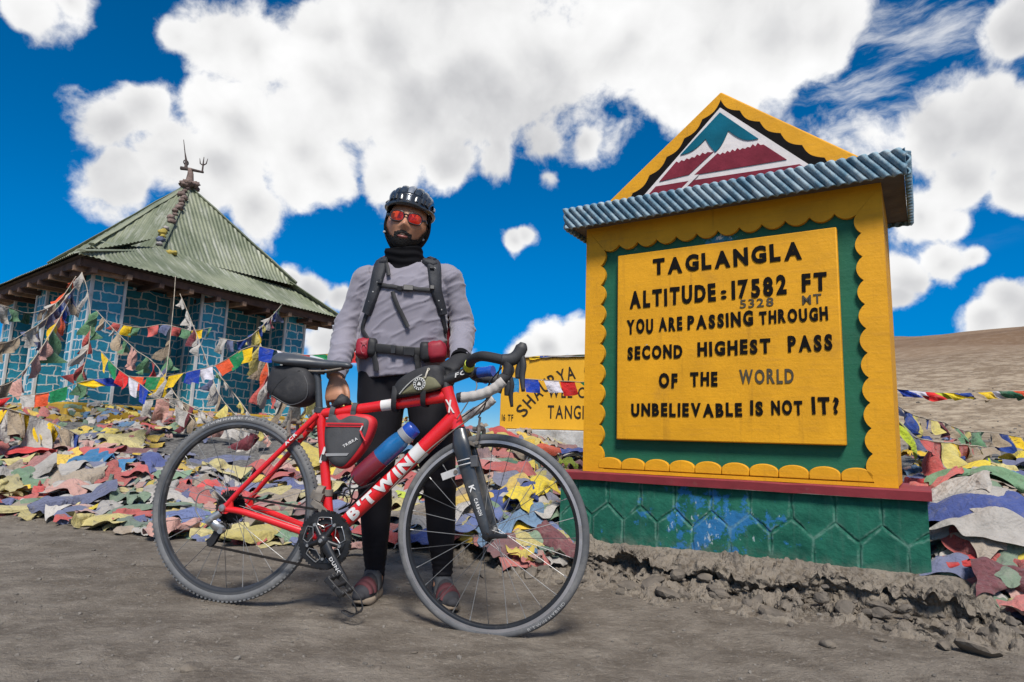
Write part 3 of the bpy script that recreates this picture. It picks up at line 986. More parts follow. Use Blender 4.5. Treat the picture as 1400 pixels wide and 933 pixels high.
def foundation():
    """crumbling cement and stone bank that the plinth stands on"""
    nu, nv = 700, 170
    s = np.linspace(-2.15, 0.32, nu); t = np.linspace(0, 1, nv)
    S, T = np.meshgrid(s, t)
    # profile outwards from the wall: shelf, broken edge, drop, rubble toe
    wob = fbm(S * 2.1, S * 0 + 7, oct=4, seed=2)
    shelf = 0.26 + 0.09 * wob + 0.05 * fbm(S * 9, S * 0, oct=3, seed=12)
    toe = 0.62 + 0.07 * wob
    dl = np.clip(1 - (-S - 1.55) / 0.6, 0, 1)   # tapers out to the left
    dl = np.where(S < -1.55, dl, 1.0)
    dr = 1 - sstep(0.08, 0.32, S)
    y = np.where(T < 0.45, T / 0.45 * shelf, np.where(T < 0.7, shelf - np.sin(np.pi * (T - 0.45) / 0.25) * 0.055, shelf + (T - 0.7) / 0.3 * (toe - shelf)))
    top = 0.100 + 0.022 * (S + 1.757) / 1.757 + 0.012
    z = np.where(T < 0.45, top - 0.035 * (T / 0.45) ** 2, np.where(T < 0.7, (top - 0.035) * (1 - (T - 0.45) / 0.25 * 0.82), (top - 0.035) * 0.18 * (1 - (T - 0.7) / 0.3)))
    z = z * dl * dr
    n3 = fbm(S * 13, y * 13, z * 13, oct=4, gain=0.55, seed=31)
    cell = np.abs(vnoise(S * 22, y * 22, z * 30, seed=41))
    amp = 0.030 * sstep(0.02, 0.2, T) * (1 - sstep(0.9, 1.0, T))
    st = np.round(fbm(S * 8 + 2, y * 9, z * 14, oct=3, seed=36) * 3.2) / 3.2
    fine_ = fbm(S * 42, y * 42, z * 42, oct=3, seed=37)
    z = z + n3 * amp * .7 + (cell - 0.4) * amp * 1.1 + st * amp * .9 + fine_ * amp * .22
    y = y + (fbm(S * 11 + 5, z * 25, y * 5, oct=4, seed=51) * 0.026 + st * .020) * sstep(0.25, 0.5, T) * (1 - sstep(0.85, 1.0, T))
    wx = MON_O.x + MD1.x * S - MD2.x * y; wy = MON_O.y + MD1.y * S - MD2.y * y
    ground = gz(wx, wy)
    Z = np.maximum(ground - 0.01, np.where(T > 0.97, ground - 0.02, z + ground * sstep(0.6, 1, T)))
    V = np.stack([S + 0.88, -y + 0.03, Z], -1).reshape(-1, 3)
    m, nt, b = new_mat('crumbling_cement')
    g = NT(nt); co = g.coord('Object')
    c = g.mix(g.ramp(g.noise(co, 9, 6, 0.65), 0.35, 0.66), (0.095, 0.076, 0.057), (0.205, 0.172, 0.132))
    c = g.mix(g.ramp(g.voro(co, 26, 'F1', 'Distance'), 0.1, 0.5, 0, 0.5), c, (0.25, 0.22, 0.185))
    c = g.mix(g.ramp(g.noise(co, 45, 5, 0.7), 0.55, 0.75, 0, 0.8), c, (0.075, 0.062, 0.05))
    g.L.new(c, b.inputs['Base Color']); b.inputs['Roughness'].default_value = 0.95; b.inputs['Specular IOR Level'].default_value = 0.2
    g.L.new(g.bump(g.math('ADD', g.noise(co, 30, 7, 0.7), g.math('MULTIPLY', g.voro(co, 34, 'DISTANCE_TO_EDGE'), 0.8)), 0.8, 0.02), b.inputs['Normal'])
    o = np_mesh('rubble_foundation', V, grid_faces(nu, nv)[:, ::-1], m, angle=50)
    o.location = MON_O + MD1 * -0.88; o.rotation_euler = (0, 0, MON_AZ)
    tag(o, 'crumbling bank of cement and stones under the green plinth of the painted sign', 'foundation')
    r = random.Random(3)
    for k in range(95):
        ss = r.uniform(-1.95, 0.42)
        yy = r.choice([r.uniform(0.28, 0.42), r.uniform(0.30, 0.68), r.uniform(0.34, 0.50)])
        rad = 0.010 + 0.048 * r.random() ** 2.8
        if ss > -0.25: rad *= 1.15
        p = MON_O + MD1 * ss - MD2 * yy
        zz = gz1(p.x, p.y)
        hh = max(0, (0.075 * (1 - (yy - 0.25) / 0.2))) if yy < 0.45 and ss > -1.7 else 0
        mb = MB(); rock_mb(mb, (0, 0, 0), rad, 200 + k, sub=2, flat=r.uniform(0.4, 0.75))
        o = mb.build('stone', STONE, smooth=False, fixn=False, loc=(p.x, p.y, zz + hh + rad * 0.22))
        o.rotation_euler = (r.uniform(-.3, .3), r.uniform(-.3, .3), r.uniform(0, 6))
        if ss > 0.02: lab = 'grey broken stone in the rubble at the right corner of the green plinth'
        elif yy < 0.43: lab = 'brown grey stone sticking out of the crumbling bank below the green plinth'
        else: lab = 'loose stone on the dirt at the foot of the crumbling bank'
        tag(o, lab, 'stone', 'stones along the crumbling bank of the painted sign')


foundation()
# ------------------------------------------------------------------ the blue stone shrine with its green tin roof
def shrine_stone_mat(name, dark=1.0):
    m, nt, b = new_mat(name)
    g = NT(nt)
    uvn = g.N.new('ShaderNodeUVMap'); uvn.uv_map = 'uv'
    uv = uvn.outputs[0]
    w = g.noise(uv, 3.1, 3, 0.5, out='Color')
    w = g.vec('SCALE', g.vec('SUBTRACT', w, (0.5, 0.5, 0.5)), scale=0.13)
    w2 = g.vec('SCALE', g.vec('SUBTRACT', g.noise(uv, 13, 3, 0.5, out='Color'), (0.5, 0.5, 0.5)), scale=0.05)
    p = g.vec('ADD', g.vec('ADD', uv, w), w2)
    br = g.N.new('ShaderNodeTexBrick')
    br.offset = 0.5; br.offset_frequency = 2; br.squash = 0.62; br.squash_frequency = 3
    g.L.new(p, br.inputs['Vector'])
    br.inputs['Scale'].default_value = 1.0; br.inputs['Mortar Size'].default_value = 0.012; br.inputs['Mortar Smooth'].default_value = 0.25
    br.inputs['Brick Width'].default_value = 0.27; br.inputs['Row Height'].default_value = 0.15; br.inputs['Bias'].default_value = 0.0
    br.inputs['Color1'].default_value = (0.007, 0.185, 0.30, 1); br.inputs['Color2'].default_value = (0.018, 0.28, 0.42, 1)
    br.inputs['Mortar'].default_value = (0.60, 0.63, 0.64, 1)
    n = g.noise(uv, 7, 5, 0.65)
    c = g.mix(g.ramp(n, 0.35, 0.7, 0, 0.6), br.outputs['Color'], g.vec('SCALE', br.outputs['Color'], scale=0.62))
    n2 = g.noise(uv, 26, 5, 0.7)
    c = g.mix(g.ramp(n2, 0.62, 0.75, 0, 0.6), c, (0.10, 0.22, 0.26))
    g.L.new(c, b.inputs['Base Color']); b.inputs['Roughness'].default_value = 0.6
    h = g.math('ADD', g.math('MULTIPLY', br.outputs['Fac'], -0.6), g.math('MULTIPLY', n2, 0.35))
    g.L.new(g.bump(g.math('ADD', g.math('MULTIPLY', br.outputs['Fac'], 0.5), g.math('MULTIPLY', n2, 0.4)), 0.7, 0.03), b.inputs['Normal'])
    return m


def tin_mat():
    m, nt, b = new_mat('green_tin')
    g = NT(nt)
    uvn = g.N.new('ShaderNodeUVMap'); uvn.uv_map = 'uv'
    uv = uvn.outputs[0]; co = g.coord('Object')
    st = g.noise(g.mapping(uv, (5.5, 0.55, 1)), 2.2, 6, 0.65)
    bl = g.noise(co, 1.1, 5, 0.6)
    c = g.mix(g.ramp(bl, 0.36, 0.66), (0.135, 0.160, 0.098), (0.255, 0.275, 0.185))
    c = g.mix(g.ramp(st, 0.48, 0.70, 0, 0.85), c, (0.38, 0.39, 0.33))
    c = g.mix(g.ramp(g.noise(co, 8, 7, 0.7), 0.58, 0.70, 0, 0.7), c, (0.08, 0.085, 0.045))
    sh = g.N.new('ShaderNodeTexBrick'); g.L.new(g.mapping(uv, (1, 1, 1)), sh.inputs['Vector'])
    sh.inputs['Brick Width'].default_value = 0.78; sh.inputs['Row Height'].default_value = 40.0; sh.inputs['Mortar Size'].default_value = 0.0
    sh.inputs['Scale'].default_value = 1.0
    sh.inputs['Color1'].default_value = (0.82, 0.82, 0.82, 1); sh.inputs['Color2'].default_value = (1.08, 1.08, 1.08, 1)
    c = g.mix(1.0, c, sh.outputs['Color'], 'MULTIPLY')
    g.L.new(c, b.inputs['Base Color']); b.inputs['Roughness'].default_value = 0.55; b.inputs['Metallic'].default_value = 0.15
    return m


def uv_box(o, scale=1.0):
    """uv in metres: u along the wall, v up"""
    me = o.data
    uvl = me.uv_layers.new(name='uv')
    for p in me.polygons:
        n = p.normal
        for li in p.loop_indices:
            q = me.vertices[me.loops[li].vertex_index].co
            if abs(n.z) > 0.7: u, v = q.x, q.y
            elif abs(n.x) > abs(n.y): u, v = q.y + 0.37, q.z
            else: u, v = q.x, q.z
            uvl.data[li].uv = (u * scale, v * scale)


def shrine():
    O = Vector((-6.214, 9.0, 0.0))
    rot = math.atan2(0.853, 0.521)
    root = thing('stone_shrine', 'blue painted stone shrine with white joints under a steep green tin roof', 'shrine', O, rot)
    SM = shrine_stone_mat('shrine_stone'); TM = tin_mat()
    WHITE = M('whitewash', (0.50, 0.51, 0.52), 0.8, var=0.15, vs=6, bump=0.3, bs=30, dirt=((0.25, 0.24, 0.23), 0.2, 7))
    WOOD = M('old_dark_timber', (0.075, 0.042, 0.032), 0.85, var=0.4, vs=6, bump=0.4, bs=30)
    WOODP = M('pale_timber_end', (0.24, 0.15, 0.10), 0.85, var=0.3, vs=12)
    PL = M('ochre_plinth', (0.40, 0.24, 0.02), 0.8, var=0.25, vs=4, bump=0.4, bs=18, dirt=((0.16, 0.12, 0.07), 0.25, 5))
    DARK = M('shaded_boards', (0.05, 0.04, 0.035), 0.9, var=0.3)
    k = 0.128   # skew of the left wall
    sk = lambda a, b: (a + k * b, b)
    zf, zt = 0.72, 3.05

    def pbox(name, a0, a1, b0, b1, z0, z1, mat, bev=None, uv=False):
        mb = MB()
        P = [sk(a0, b0), sk(a1, b0), sk(a1, b1), sk(a0, b1)]
        vs = [(p[0], p[1], z0) for p in P] + [(p[0], p[1], z1) for p in P]
        mb.add(vs, [(0, 3, 2, 1), (4, 5, 6, 7), (0, 1, 5, 4), (1, 2, 6, 5), (2, 3, 7, 6), (3, 0, 4, 7)])
        o = mb.build(name, mat, root, smooth=False, bevel=bev)
        if uv: uv_box(o)
        return o
    pbox('plinth', 0.18, 4.9, 0.2, 4.85, 0.35, 1.0, PL, 0.03)
    pbox('wall', 1.05, 4.30, 1.25, 4.2, 0.95, zt, SM, None, True)
    cw = 0.48
    cols = [(0.36, 0.38), (2.16, 0.40), (3.95, 0.40), (0.36, 2.35), (0.36, 4.1), (3.95, 2.35), (3.95, 4.1)]
    for (a, b) in cols:
        c = pbox('pillar', a, a + cw, b, b + cw, 0.99, zt, SM, None, True)
        for (ea, eb) in ((a, b), (a + cw, b), (a, b + cw), (a + cw, b + cw)):
            mb = MB(); q = sk(ea, eb)
            mb.box((q[0], q[1], (1.0 + zt) / 2), (0.042, 0.042, zt - 1.0)); e = mb.build('painted_edge', WHITE, c, smooth=False)
        # buttress that joins the pillar to the wall
        if b < 1: pbox('wall', a + 0.04, a + cw - 0.04, b + cw - 0.02, 1.28, 0.99, zt - 0.002, SM, None, True)
        else: pbox('wall', min(a + cw - 0.02, 4.28) if a < 1 else 4.28, (1.08 if a < 1 else a + 0.02), b + 0.04, b + cw - 0.04, 0.99, zt - 0.002, SM, None, True) if a < 1 else None
    for (a, b) in ((0.98, 1.25), (2.02, 1.25), (2.72, 1.25), (3.84, 1.25)):
        mb = MB(); q = sk(a, b); mb.box((q[0], q[1], 2.0), (0.05, 0.05, 2.05)); mb.build('painted_edge', WHITE, root, smooth=False)
    # eave timbers
    ze = 3.085
    N_, Rr, B_, L_ = (0, 0), (5.06, 0), (5.70, 5.02), (0.643, 5.02)
    quad = [N_, Rr, B_, L_]
    cen = (2.85, 2.5)
    for i in range(4):
        p, q = Vector((*quad[i], 0)), Vector((*quad[(i + 1) % 4], 0))
        d = (q - p).normalized(); inn = Vector((-d.y, d.x, 0))
        mb = MB()
        a = p + inn * 0.09 + d * 0.1; c = q + inn * 0.09 - d * 0.1
        mid = (a + c) / 2
        R3 = Matrix.Rotation(math.atan2(d.y, d.x), 3, 'Z')
        mb.box((mid.x, mid.y, ze - 0.085), ((c - a).length, 0.05, 0.11), R3)
        mb.build('eave_beam', WOOD, root, smooth=False)
        mb = MB(); a2 = mid + inn * 0.42
        mb.box((a2.x, a2.y, ze - 0.06), ((c - a).length - 0.7, 0.14, 0.14), R3)
        mb.build('wall_plate', WOOD, root, smooth=False)
        n = 10
        for j in range(n):
            s = (j + 0.5) / n
            e = p.lerp(q, s) + inn * 0.05
            f = e + inn * 0.62
            mb = MB(); R4 = Matrix.Rotation(math.atan2(inn.y, inn.x), 3, 'Z')
            mm = (e + f) / 2
            mb.box((mm.x, mm.y, ze - 0.175 + 0.02 * (j % 2)), (0.66, 0.075, 0.075), R4)
            mb.build('rafter', WOODP if j % 2 else WOOD, root, smooth=False)
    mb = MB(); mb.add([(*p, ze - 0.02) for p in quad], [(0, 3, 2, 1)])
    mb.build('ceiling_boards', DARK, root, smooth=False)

    # corrugated sheets: columns run straight up the slope and stop at the hips
    def sheet(name, A, B, TOP, pitch=0.078, amp=0.008, lift=0.0, over=0.0, sagz=0.0, seed=0):
        """A->B bottom edge (3D), TOP: list of 3D points of the upper outline from above A to above B"""
        A, B = Vector(A), Vector(B); TOP = [Vector(t) for t in TOP]
        u = (B - A).normalized()
        mid = sum(TOP, Vector()) / len(TOP)
        v = (mid - A) - u * (mid - A).dot(u); v.normalize()
        nrm = u.cross(v); 
        if nrm.z < 0: nrm = -nrm
        pts = [((t - A).dot(u), (t - A).dot(v)) for t in TOP]
        outl = [(0, 0)] + pts + [((B - A).length, 0)]
        lo_u = min(p[0] for p in outl); hi_u = max(p[0] for p in outl)
        def rng_v(s):
            vv = []
            poly = outl
            for i in range(len(poly)):
                p, q = poly[i], poly[(i + 1) % len(poly)]
                if (p[0] - s) * (q[0] - s) <= 0 and abs(p[0] - q[0]) > 1e-9:
                    t = (s - p[0]) / (q[0] - p[0]); vv.append(p[1] + (q[1] - p[1]) * t)
            return (min(vv), max(vv)) if vv else (0, 0)
        n = int((hi_u - lo_u) / (pitch / 6))
        rows = 7
        mb = MB(); vs, fs, uvs = [], [], []
        for i in range(n + 1):
            s = lo_u + (hi_u - lo_u) * (i / n) * 0.9998 + 1e-4 * (hi_u - lo_u)
            v0, v1 = rng_v(s)
            v0 -= over
            for j in range(rows):
                t = v0 + (v1 - v0) * j / (rows - 1)
                w = amp * math.sin(2 * math.pi * s / pitch)
                w += 0.014 * float(mnoise.noise(Vector((s * 0.9, t * 0.9, seed)))) - sagz * math.sin(math.pi * j / (rows - 1))
                vs.append(A + u * s + v * t + nrm * (w + lift)); uvs.append((s, t + seed * 3.1))
        for i in range(n):
            for j in range(rows - 1):
                a = i * rows + j
                fs.append((a, a + rows, a + rows + 1, a + 1))
        mb.add(vs, fs)
        o = mb.build(name, TM, root, angle=180, fixn=False)
        uvl = o.data.uv_layers.new(name='uv')
        for p in o.data.polygons:
            for li in p.loop_indices: uvl.data[li].uv = uvs[o.data.loops[li].vertex_index]
        return o
    z0, z1 = 3.112, 3.74
    V0, V1, V2 = (1.09, 1.915), (1.77, 1.166), (4.39, 0.80)
    W0, W1, W2 = (4.71, 2.98), (4.03, 3.73), (1.41, 4.10)
    T = lambda p, z: (p[0], p[1], z)
    ap = (2.91, 2.41, 5.63)
    o3 = lambda p, e: (cen[0] + (p[0] - cen[0]) * e, cen[1] + (p[1] - cen[1]) * e)
    # steep upper roof
    ring = [V0, V1, V2, W0, W1, W2]
    up = [o3(p, 1.04) for p in ring]
    for i in range(6):
        sheet('steep_roof_sheet', T(up[i], z1 - 0.03), T(up[(i + 1) % 6], z1 - 0.03), [ap], lift=0.03, seed=i, over=0.03, sagz=0.03)
    # low skirt roof
    sheet('skirt_roof_sheet', T(N_, z0), T(Rr, z0), [T(V1, z1), T(V2, z1)], over=0.06, seed=11, sagz=0.03)
    sheet('skirt_roof_sheet', T(Rr, z0), T(B_, z0), [T(V2, z1), T(W0, z1)], over=0.06, seed=12, sagz=0.03)
    sheet('skirt_roof_sheet', T(B_, z0), T(L_, z0), [T(W0, z1), T(W1, z1), T(W2, z1)], over=0.06, seed=13)
    sheet('skirt_roof_sheet', T(L_, z0), T(N_, z0), [T(W2, z1), T(V0, z1), T(V1, z1)], over=0.06, seed=14)
    # folded ridge caps on the hips
    for i in range(6):
        p = Vector(T(up[i], z1 + 0.02)); q = Vector(ap)
        mb = MB()
        path = [p.lerp(q, t) + Vector((0, 0, 0.015 + 0.02 * mnoise.noise(Vector((t * 6, i, 0))))) for t in np.linspace(0.0, 0.99, 14)]
        mb.tube(path, [(0.075, 0.03)] * 14, 8, up=(0, 0, 1))
        mb.build('ridge_cap', TM, root).data.uv_layers.new(name='uv')
    for (p, q) in ((N_, V1), (Rr, V2)):
        P, Q = Vector(T(p, z0 + 0.02)), Vector(T(q, z1 + 0.03))
        mb = MB(); mb.tube([P.lerp(Q, t) for t in np.linspace(0.02, 1.02, 9)], [(0.07, 0.022)] * 9, 8, up=(0, 0, 1))
        mb.build('ridge_cap', TM, root).data.uv_layers.new(name='uv')
    # lifted loose sheet by the near hip
    mb = MB()
    mb.grid(lambda u, v: (0.95 + u * 0.75, 0.92 + v * 0.55 - u * 0.15, 3.58 + 0.03 * math.sin(u * 50) * .4 + v * 0.17 + 0.03 * math.sin(u * 3)), 60, 3)
    o = mb.build('loose_roof_sheet', TM, root, angle=180); o.data.uv_layers.new(name='uv')
    # weathered bundles of cloth tied down the near ridge and round the top
    r = random.Random(9)
    RAGS = [M('rag_brown', (0.16, 0.115, 0.10), 0.95, var=0.5, vs=14), M('rag_grey', (0.26, 0.24, 0.23), 0.95, var=0.4, vs=14),
            M('rag_mustard', (0.34, 0.27, 0.06), 0.95, var=0.4, vs=14), M('rag_slate', (0.10, 0.12, 0.19), 0.95, var=0.4, vs=14)]
    P, Q = Vector(T(up[1], z1 + 0.06)), Vector(ap)
    def lump(c, s, mat, seed, sq=0.75):
        mb = MB(); mb.sphere((0, 0, 0), 1.0, 12, 9)
        for i, q in enumerate(mb.v):
            q = Vector(q); n = mnoise.noise(q * 1.9 + Vector((seed, 0, 0))) * 0.45 + mnoise.noise(q * 5 + Vector((0, seed, 0))) * 0.25
            mb.v[i] = tuple(Vector(c) + Vector((q.x, q.y, q.z * sq)) * s * (1 + n))
        mb.build('tied_cloth_bundle', mat, root, angle=180)
    kk = 0
    for i in range(18):
        t = 0.03 + 0.94 * i / 17
        if 0.22 < t < 0.36 and i % 2: continue
        c = P.lerp(Q, t) + Vector((r.uniform(-.04, .04), r.uniform(-.04, .04), 0.04))
        lump(c, r.uniform(0.045, 0.085), RAGS[0 if t > 0.35 else r.choice([1, 2, 3, 2])], kk); kk += 1
    for i in range(7):
        lump(Vector(T(up[1], z1 - 0.02)) + Vector((r.uniform(-.12, .22), r.uniform(-.2, .1) - 0.05, r.uniform(-0.02, 0.06))), r.uniform(0.05, 0.09), r.choice(RAGS), kk); kk += 1
    for i in range(9):
        lump(Vector(ap) + Vector((r.uniform(-.14, .16), r.uniform(-.14, .14), r.uniform(-0.06, 0.05))), r.uniform(0.07, 0.12), RAGS[0], kk); kk += 1
    FZ = 0.76
    # finial: wrapped post, cross arm, spike and a small trident
    IRON = M('rusty_iron', (0.07, 0.052, 0.048), 0.8, metal=0.3, var=0.4, vs=18)
    top = Vector(ap)
    mb = MB()
    mb.tube([top + Vector((0, 0, -0.05)), top + Vector((0.02, 0, 0.18)), top + Vector((0.02, 0, 0.34)), top + Vector((0.0, 0, 0.50))], [0.13, 0.10, 0.075, 0.06], 10)
    for i, q in enumerate(mb.v): mb.v[i] = tuple(Vector(q) + Vector((mnoise.noise(Vector(q) * 9), mnoise.noise(Vector(q) * 9 + Vector((5, 0, 0))), 0)) * 0.035)
    f = mb.build('finial', RAGS[0], root, angle=180)
    ax = Vector((0.99, -0.17, 0))
    ax = Vector((0.72, -0.69, 0))      # arm lies across the view
    ax = Vector((0.521, -0.853, 0))
    mb = MB()
    mb.tube([top + ax * -0.26 + Vector((0, 0, 0.50)), top + Vector((0, 0, 0.47)), top + ax * 0.36 + Vector((0, 0, 0.40))], [0.055, 0.045, 0.03], 8)
    mb.build('cross_arm', IRON, f, angle=180)
    mb = MB(); mb.tube([top + ax * -0.12 + Vector((0, 0, 0.48)), top + ax * -0.14 + Vector((0, 0, 0.72)), top + ax * -0.20 + Vector((0, 0, 0.95)), top + ax * -0.28 + Vector((0, 0, 1.32))], [0.05, 0.03, 0.014, 0.008], 7)
    mb.lathe([(0.055, -0.012), (0.085, 0), (0.055, 0.012)], tuple(top + ax * -0.14 + Vector((0, 0, 0.66))), 'y', 14)
    mb.build('spike', IRON, f)
    mb = MB()
    b0 = top + ax * 0.33 + Vector((0, 0, 0.40))
    mb.tube([b0, b0 + Vector((0, 0, 0.26)), b0 + Vector((0, 0, 0.44))], [0.024, 0.02, 0.008], 7)
    for sgn in (-1, 1):
        mb.tube([b0 + Vector((0, 0, 0.20)), b0 + ax * sgn * 0.08 + Vector((0, 0, 0.25)), b0 + ax * sgn * 0.11 + Vector((0, 0, 0.40))], [0.018, 0.017, 0.006], 7)
    mb.build('trident', IRON, f)
    for o_ in [f] + list(f.children):
        for v_ in o_.data.vertices: v_.co = top + (v_.co - top) * FZ
    return root


shrine()


# ------------------------------------------------------------------ yellow welcome board on its low wall
def board():
    az = math.atan2(-0.36, 0.93)
    O = Vector((-0.1, 6.5, 0))
    root = thing('welcome_board', 'yellow painted board with black lettering standing on a low whitewashed wall behind the bicycle', 'sign', O, az)
    BY = M('board_yellow', (0.66, 0.34, 0.010), 0.6, var=0.1, vs=3, bump=0.2, bs=30, dirt=((0.36, 0.22, 0.06), 0.10, 4))
    L = 2.05
    mb = MB(); mb.box((L / 2, 0.09, 1.115), (L, 0.16, 0.70))
    mb.build('board', BY, root, bevel=0.006)
    mb = MB()
    mb.grid(lambda u, v: (u * L + 0.0, -0.01 + v * 0.2, 1.467 + 0.018 * math.sin(math.pi * v) + 0.012 * mnoise.noise(Vector((u * 20, v * 3, 0)))), 60, 5)
    mb.build('board_top', M('grey_cement', (0.20, 0.185, 0.17), 0.95, var=0.3, vs=8, bump=0.5), root)
    mb = MB(); mb.box((L / 2 - 0.05, 0.10, 0.56), (L + 0.3, 0.34, 0.40))
    mb.build('base_wall', M('flaking_whitewash', (0.42, 0.42, 0.41), 0.9, var=0.2, vs=7, bump=0.6, bs=18, bd=0.01, dirt=((0.17, 0.155, 0.14), 0.42, 11)), root, bevel=0.01)
    pl = lambda x, z, d: (x, 0.009 - d, z)
    BLKB = M('board_black', (0.025, 0.02, 0.016), 0.8, var=0.3, spec=.2)
    mb = MB()
    write(mb, '16 TF', pl, 0.025, 0.145, 0.842, 0.062, bold=0.012, depth=0.003, seed=2); mb.build('painted_word', BLKB, root, smooth=False); mb = MB()
    write(mb, 'TANGLA', pl, 0.50, 0.985, 0.875, 0.125, bold=0.012, depth=0.003, seed=3); mb.build('painted_word', BLKB, root, smooth=False); mb = MB()
    write(mb, 'WEL COME', pl, 0.50, 1.12, 1.075, 0.10, bold=0.012, depth=0.003, seed=4); mb.build('painted_word', BLKB, root, smooth=False); mb = MB()
    # name painted along an arch
    R0 = 0.66; cx, cz = 0.93, 0.80
    txt = 'SHAURYA CH'
    angs = [203, 189.5, 176, 162, 148.5, 135, 121.5, 109, 98, 86]
    angs = [166, 153, 141, 130, 119.5, 109.5, 100, 92, 84, 74]
    # from the left foot of the arch up to its crown
    pos = [(0.235, 0.945, 52), (0.305, 1.035, 47), (0.382, 1.115, 42), (0.462, 1.19, 36), (0.545, 1.243, 28), (0.632, 1.285, 20), (0.722, 1.312, 12), (0.80, 1.33, 8), (0.895, 1.335, 7), (1.01, 1.348, 2)]
    for ch, (x, z, a) in zip(txt, pos):
        if ch == ' ':
            mb.build('painted_word', BLKB, root, smooth=False); mb = MB(); continue
        v, f = glyph(ch, 0.012)
        w = v[:, 0].max() - v[:, 0].min(); mx = (v[:, 0].max() + v[:, 0].min()) / 2
        sx, sz = 0.082 / max(w, 0.35), 0.125 / CAPH
        ca, sa = math.cos(R_(a)), math.sin(R_(a))
        pts = []
        for q in v:
            X = (q[0] - mx) * sx; Z = (q[1] - 0.35) * sz
            pts.append(pl(x + X * ca - Z * sa, z + X * sa + Z * ca, 0.003 if q[2] > 0 else 0))
        mb.add(pts, f)
    mb.build('painted_word', BLKB, root, smooth=False)


board()
# ------------------------------------------------------------------ the red road bicycle
BIKE_M = Matrix(((0.9797, 0.1956, 0.0429, -1.0455), (-0.1960, 0.9806, 0.0044, 2.5388), (-0.0412, -0.0127, 0.9991, -0.004), (0, 0, 0, 1)))
RUB = M('dusty_rubber', (0.085, 0.088, 0.094), 0.85, var=0.25, vs=14, bump=0.2, bs=90, dirt=((0.20, 0.195, 0.19), 0.5, 5))
RUBR = M('dusty_tyre', (0.115, 0.118, 0.124), 0.85, var=0.25, vs=14, bump=0.3, bs=80, dirt=((0.20, 0.197, 0.192), 0.55, 4))
BLK_AL = M('black_alloy', (0.022, 0.023, 0.026), 0.38, metal=0.4, var=0.2, vs=20, dirt=((0.14, 0.13, 0.115), 0.18, 12))
BLKP = M('black_plastic', (0.018, 0.018, 0.020), 0.5, var=0.2, vs=20, dirt=((0.10, 0.095, 0.09), 0.12, 14))
SILV = M('worn_alloy', (0.42, 0.42, 0.42), 0.38, metal=0.8, var=0.15, vs=15, dirt=((0.20, 0.17, 0.13), 0.2, 14))
STEEL = M('spoke_steel', (0.30, 0.30, 0.30), 0.5, metal=0.6, var=0.1)
CARB = M('dark_carbon', (0.035, 0.040, 0.048), 0.35, var=0.2, vs=10, dirt=((0.20, 0.18, 0.15), 0.26, 7), coat=0.3)
FRED = M('bicycle_red', (0.62, 0.012, 0.016), 0.30, var=0.10, vs=6, dirt=((0.30, 0.085, 0.07), 0.22, 9), coat=0.4)
FWHT = M('bicycle_white', (0.62, 0.61, 0.60), 0.4, var=0.1, vs=9, dirt=((0.34, 0.30, 0.27), 0.2, 12))
WTAPE = M('white_bar_tape', (0.44, 0.41, 0.385), 0.85, var=0.2, vs=12, bump=0.3, bs=60, dirt=((0.33, 0.28, 0.24), 0.22, 14))
BTAPE = M('black_bar_tape', (0.016, 0.016, 0.018), 0.75, var=0.3, vs=16, bump=0.3, bs=70)
DRT = M('dirty_metal', (0.20, 0.175, 0.15), 0.7, metal=0.4, var=0.35, vs=16, dirt=((0.28, 0.23, 0.17), 0.4, 12))
RW = 0.345


def bez(points, n=8):
    """Catmull-Rom through the points"""
    P = [Vector(p) for p in points]
    out = []
    for i in range(len(P) - 1):
        p0 = P[i - 1] if i else P[i] * 2 - P[i + 1]
        p1, p2 = P[i], P[i + 1]
        p3 = P[i + 2] if i + 2 < len(P) else P[i + 1] * 2 - P[i]
        for k in range(n):
            t = k / n
            out.append(0.5 * ((2 * p1) + (p2 - p0) * t + (2 * p0 - 5 * p1 + 4 * p2 - p3) * t * t + (3 * p1 - p0 - 3 * p2 + p3) * t ** 3))
    out.append(P[-1])
    return out


def lerp_list(vals, n):
    m = len(vals) - 1
    out = []
    for i in range(n):
        s = i / (n - 1) * m; k = min(int(s), m - 1); t = s - k
        a, b = vals[k], vals[k + 1]
        out.append(tuple(x + (y - x) * t for x, y in zip(a, b)) if isinstance(a, tuple) else a + (b - a) * t)
    return out


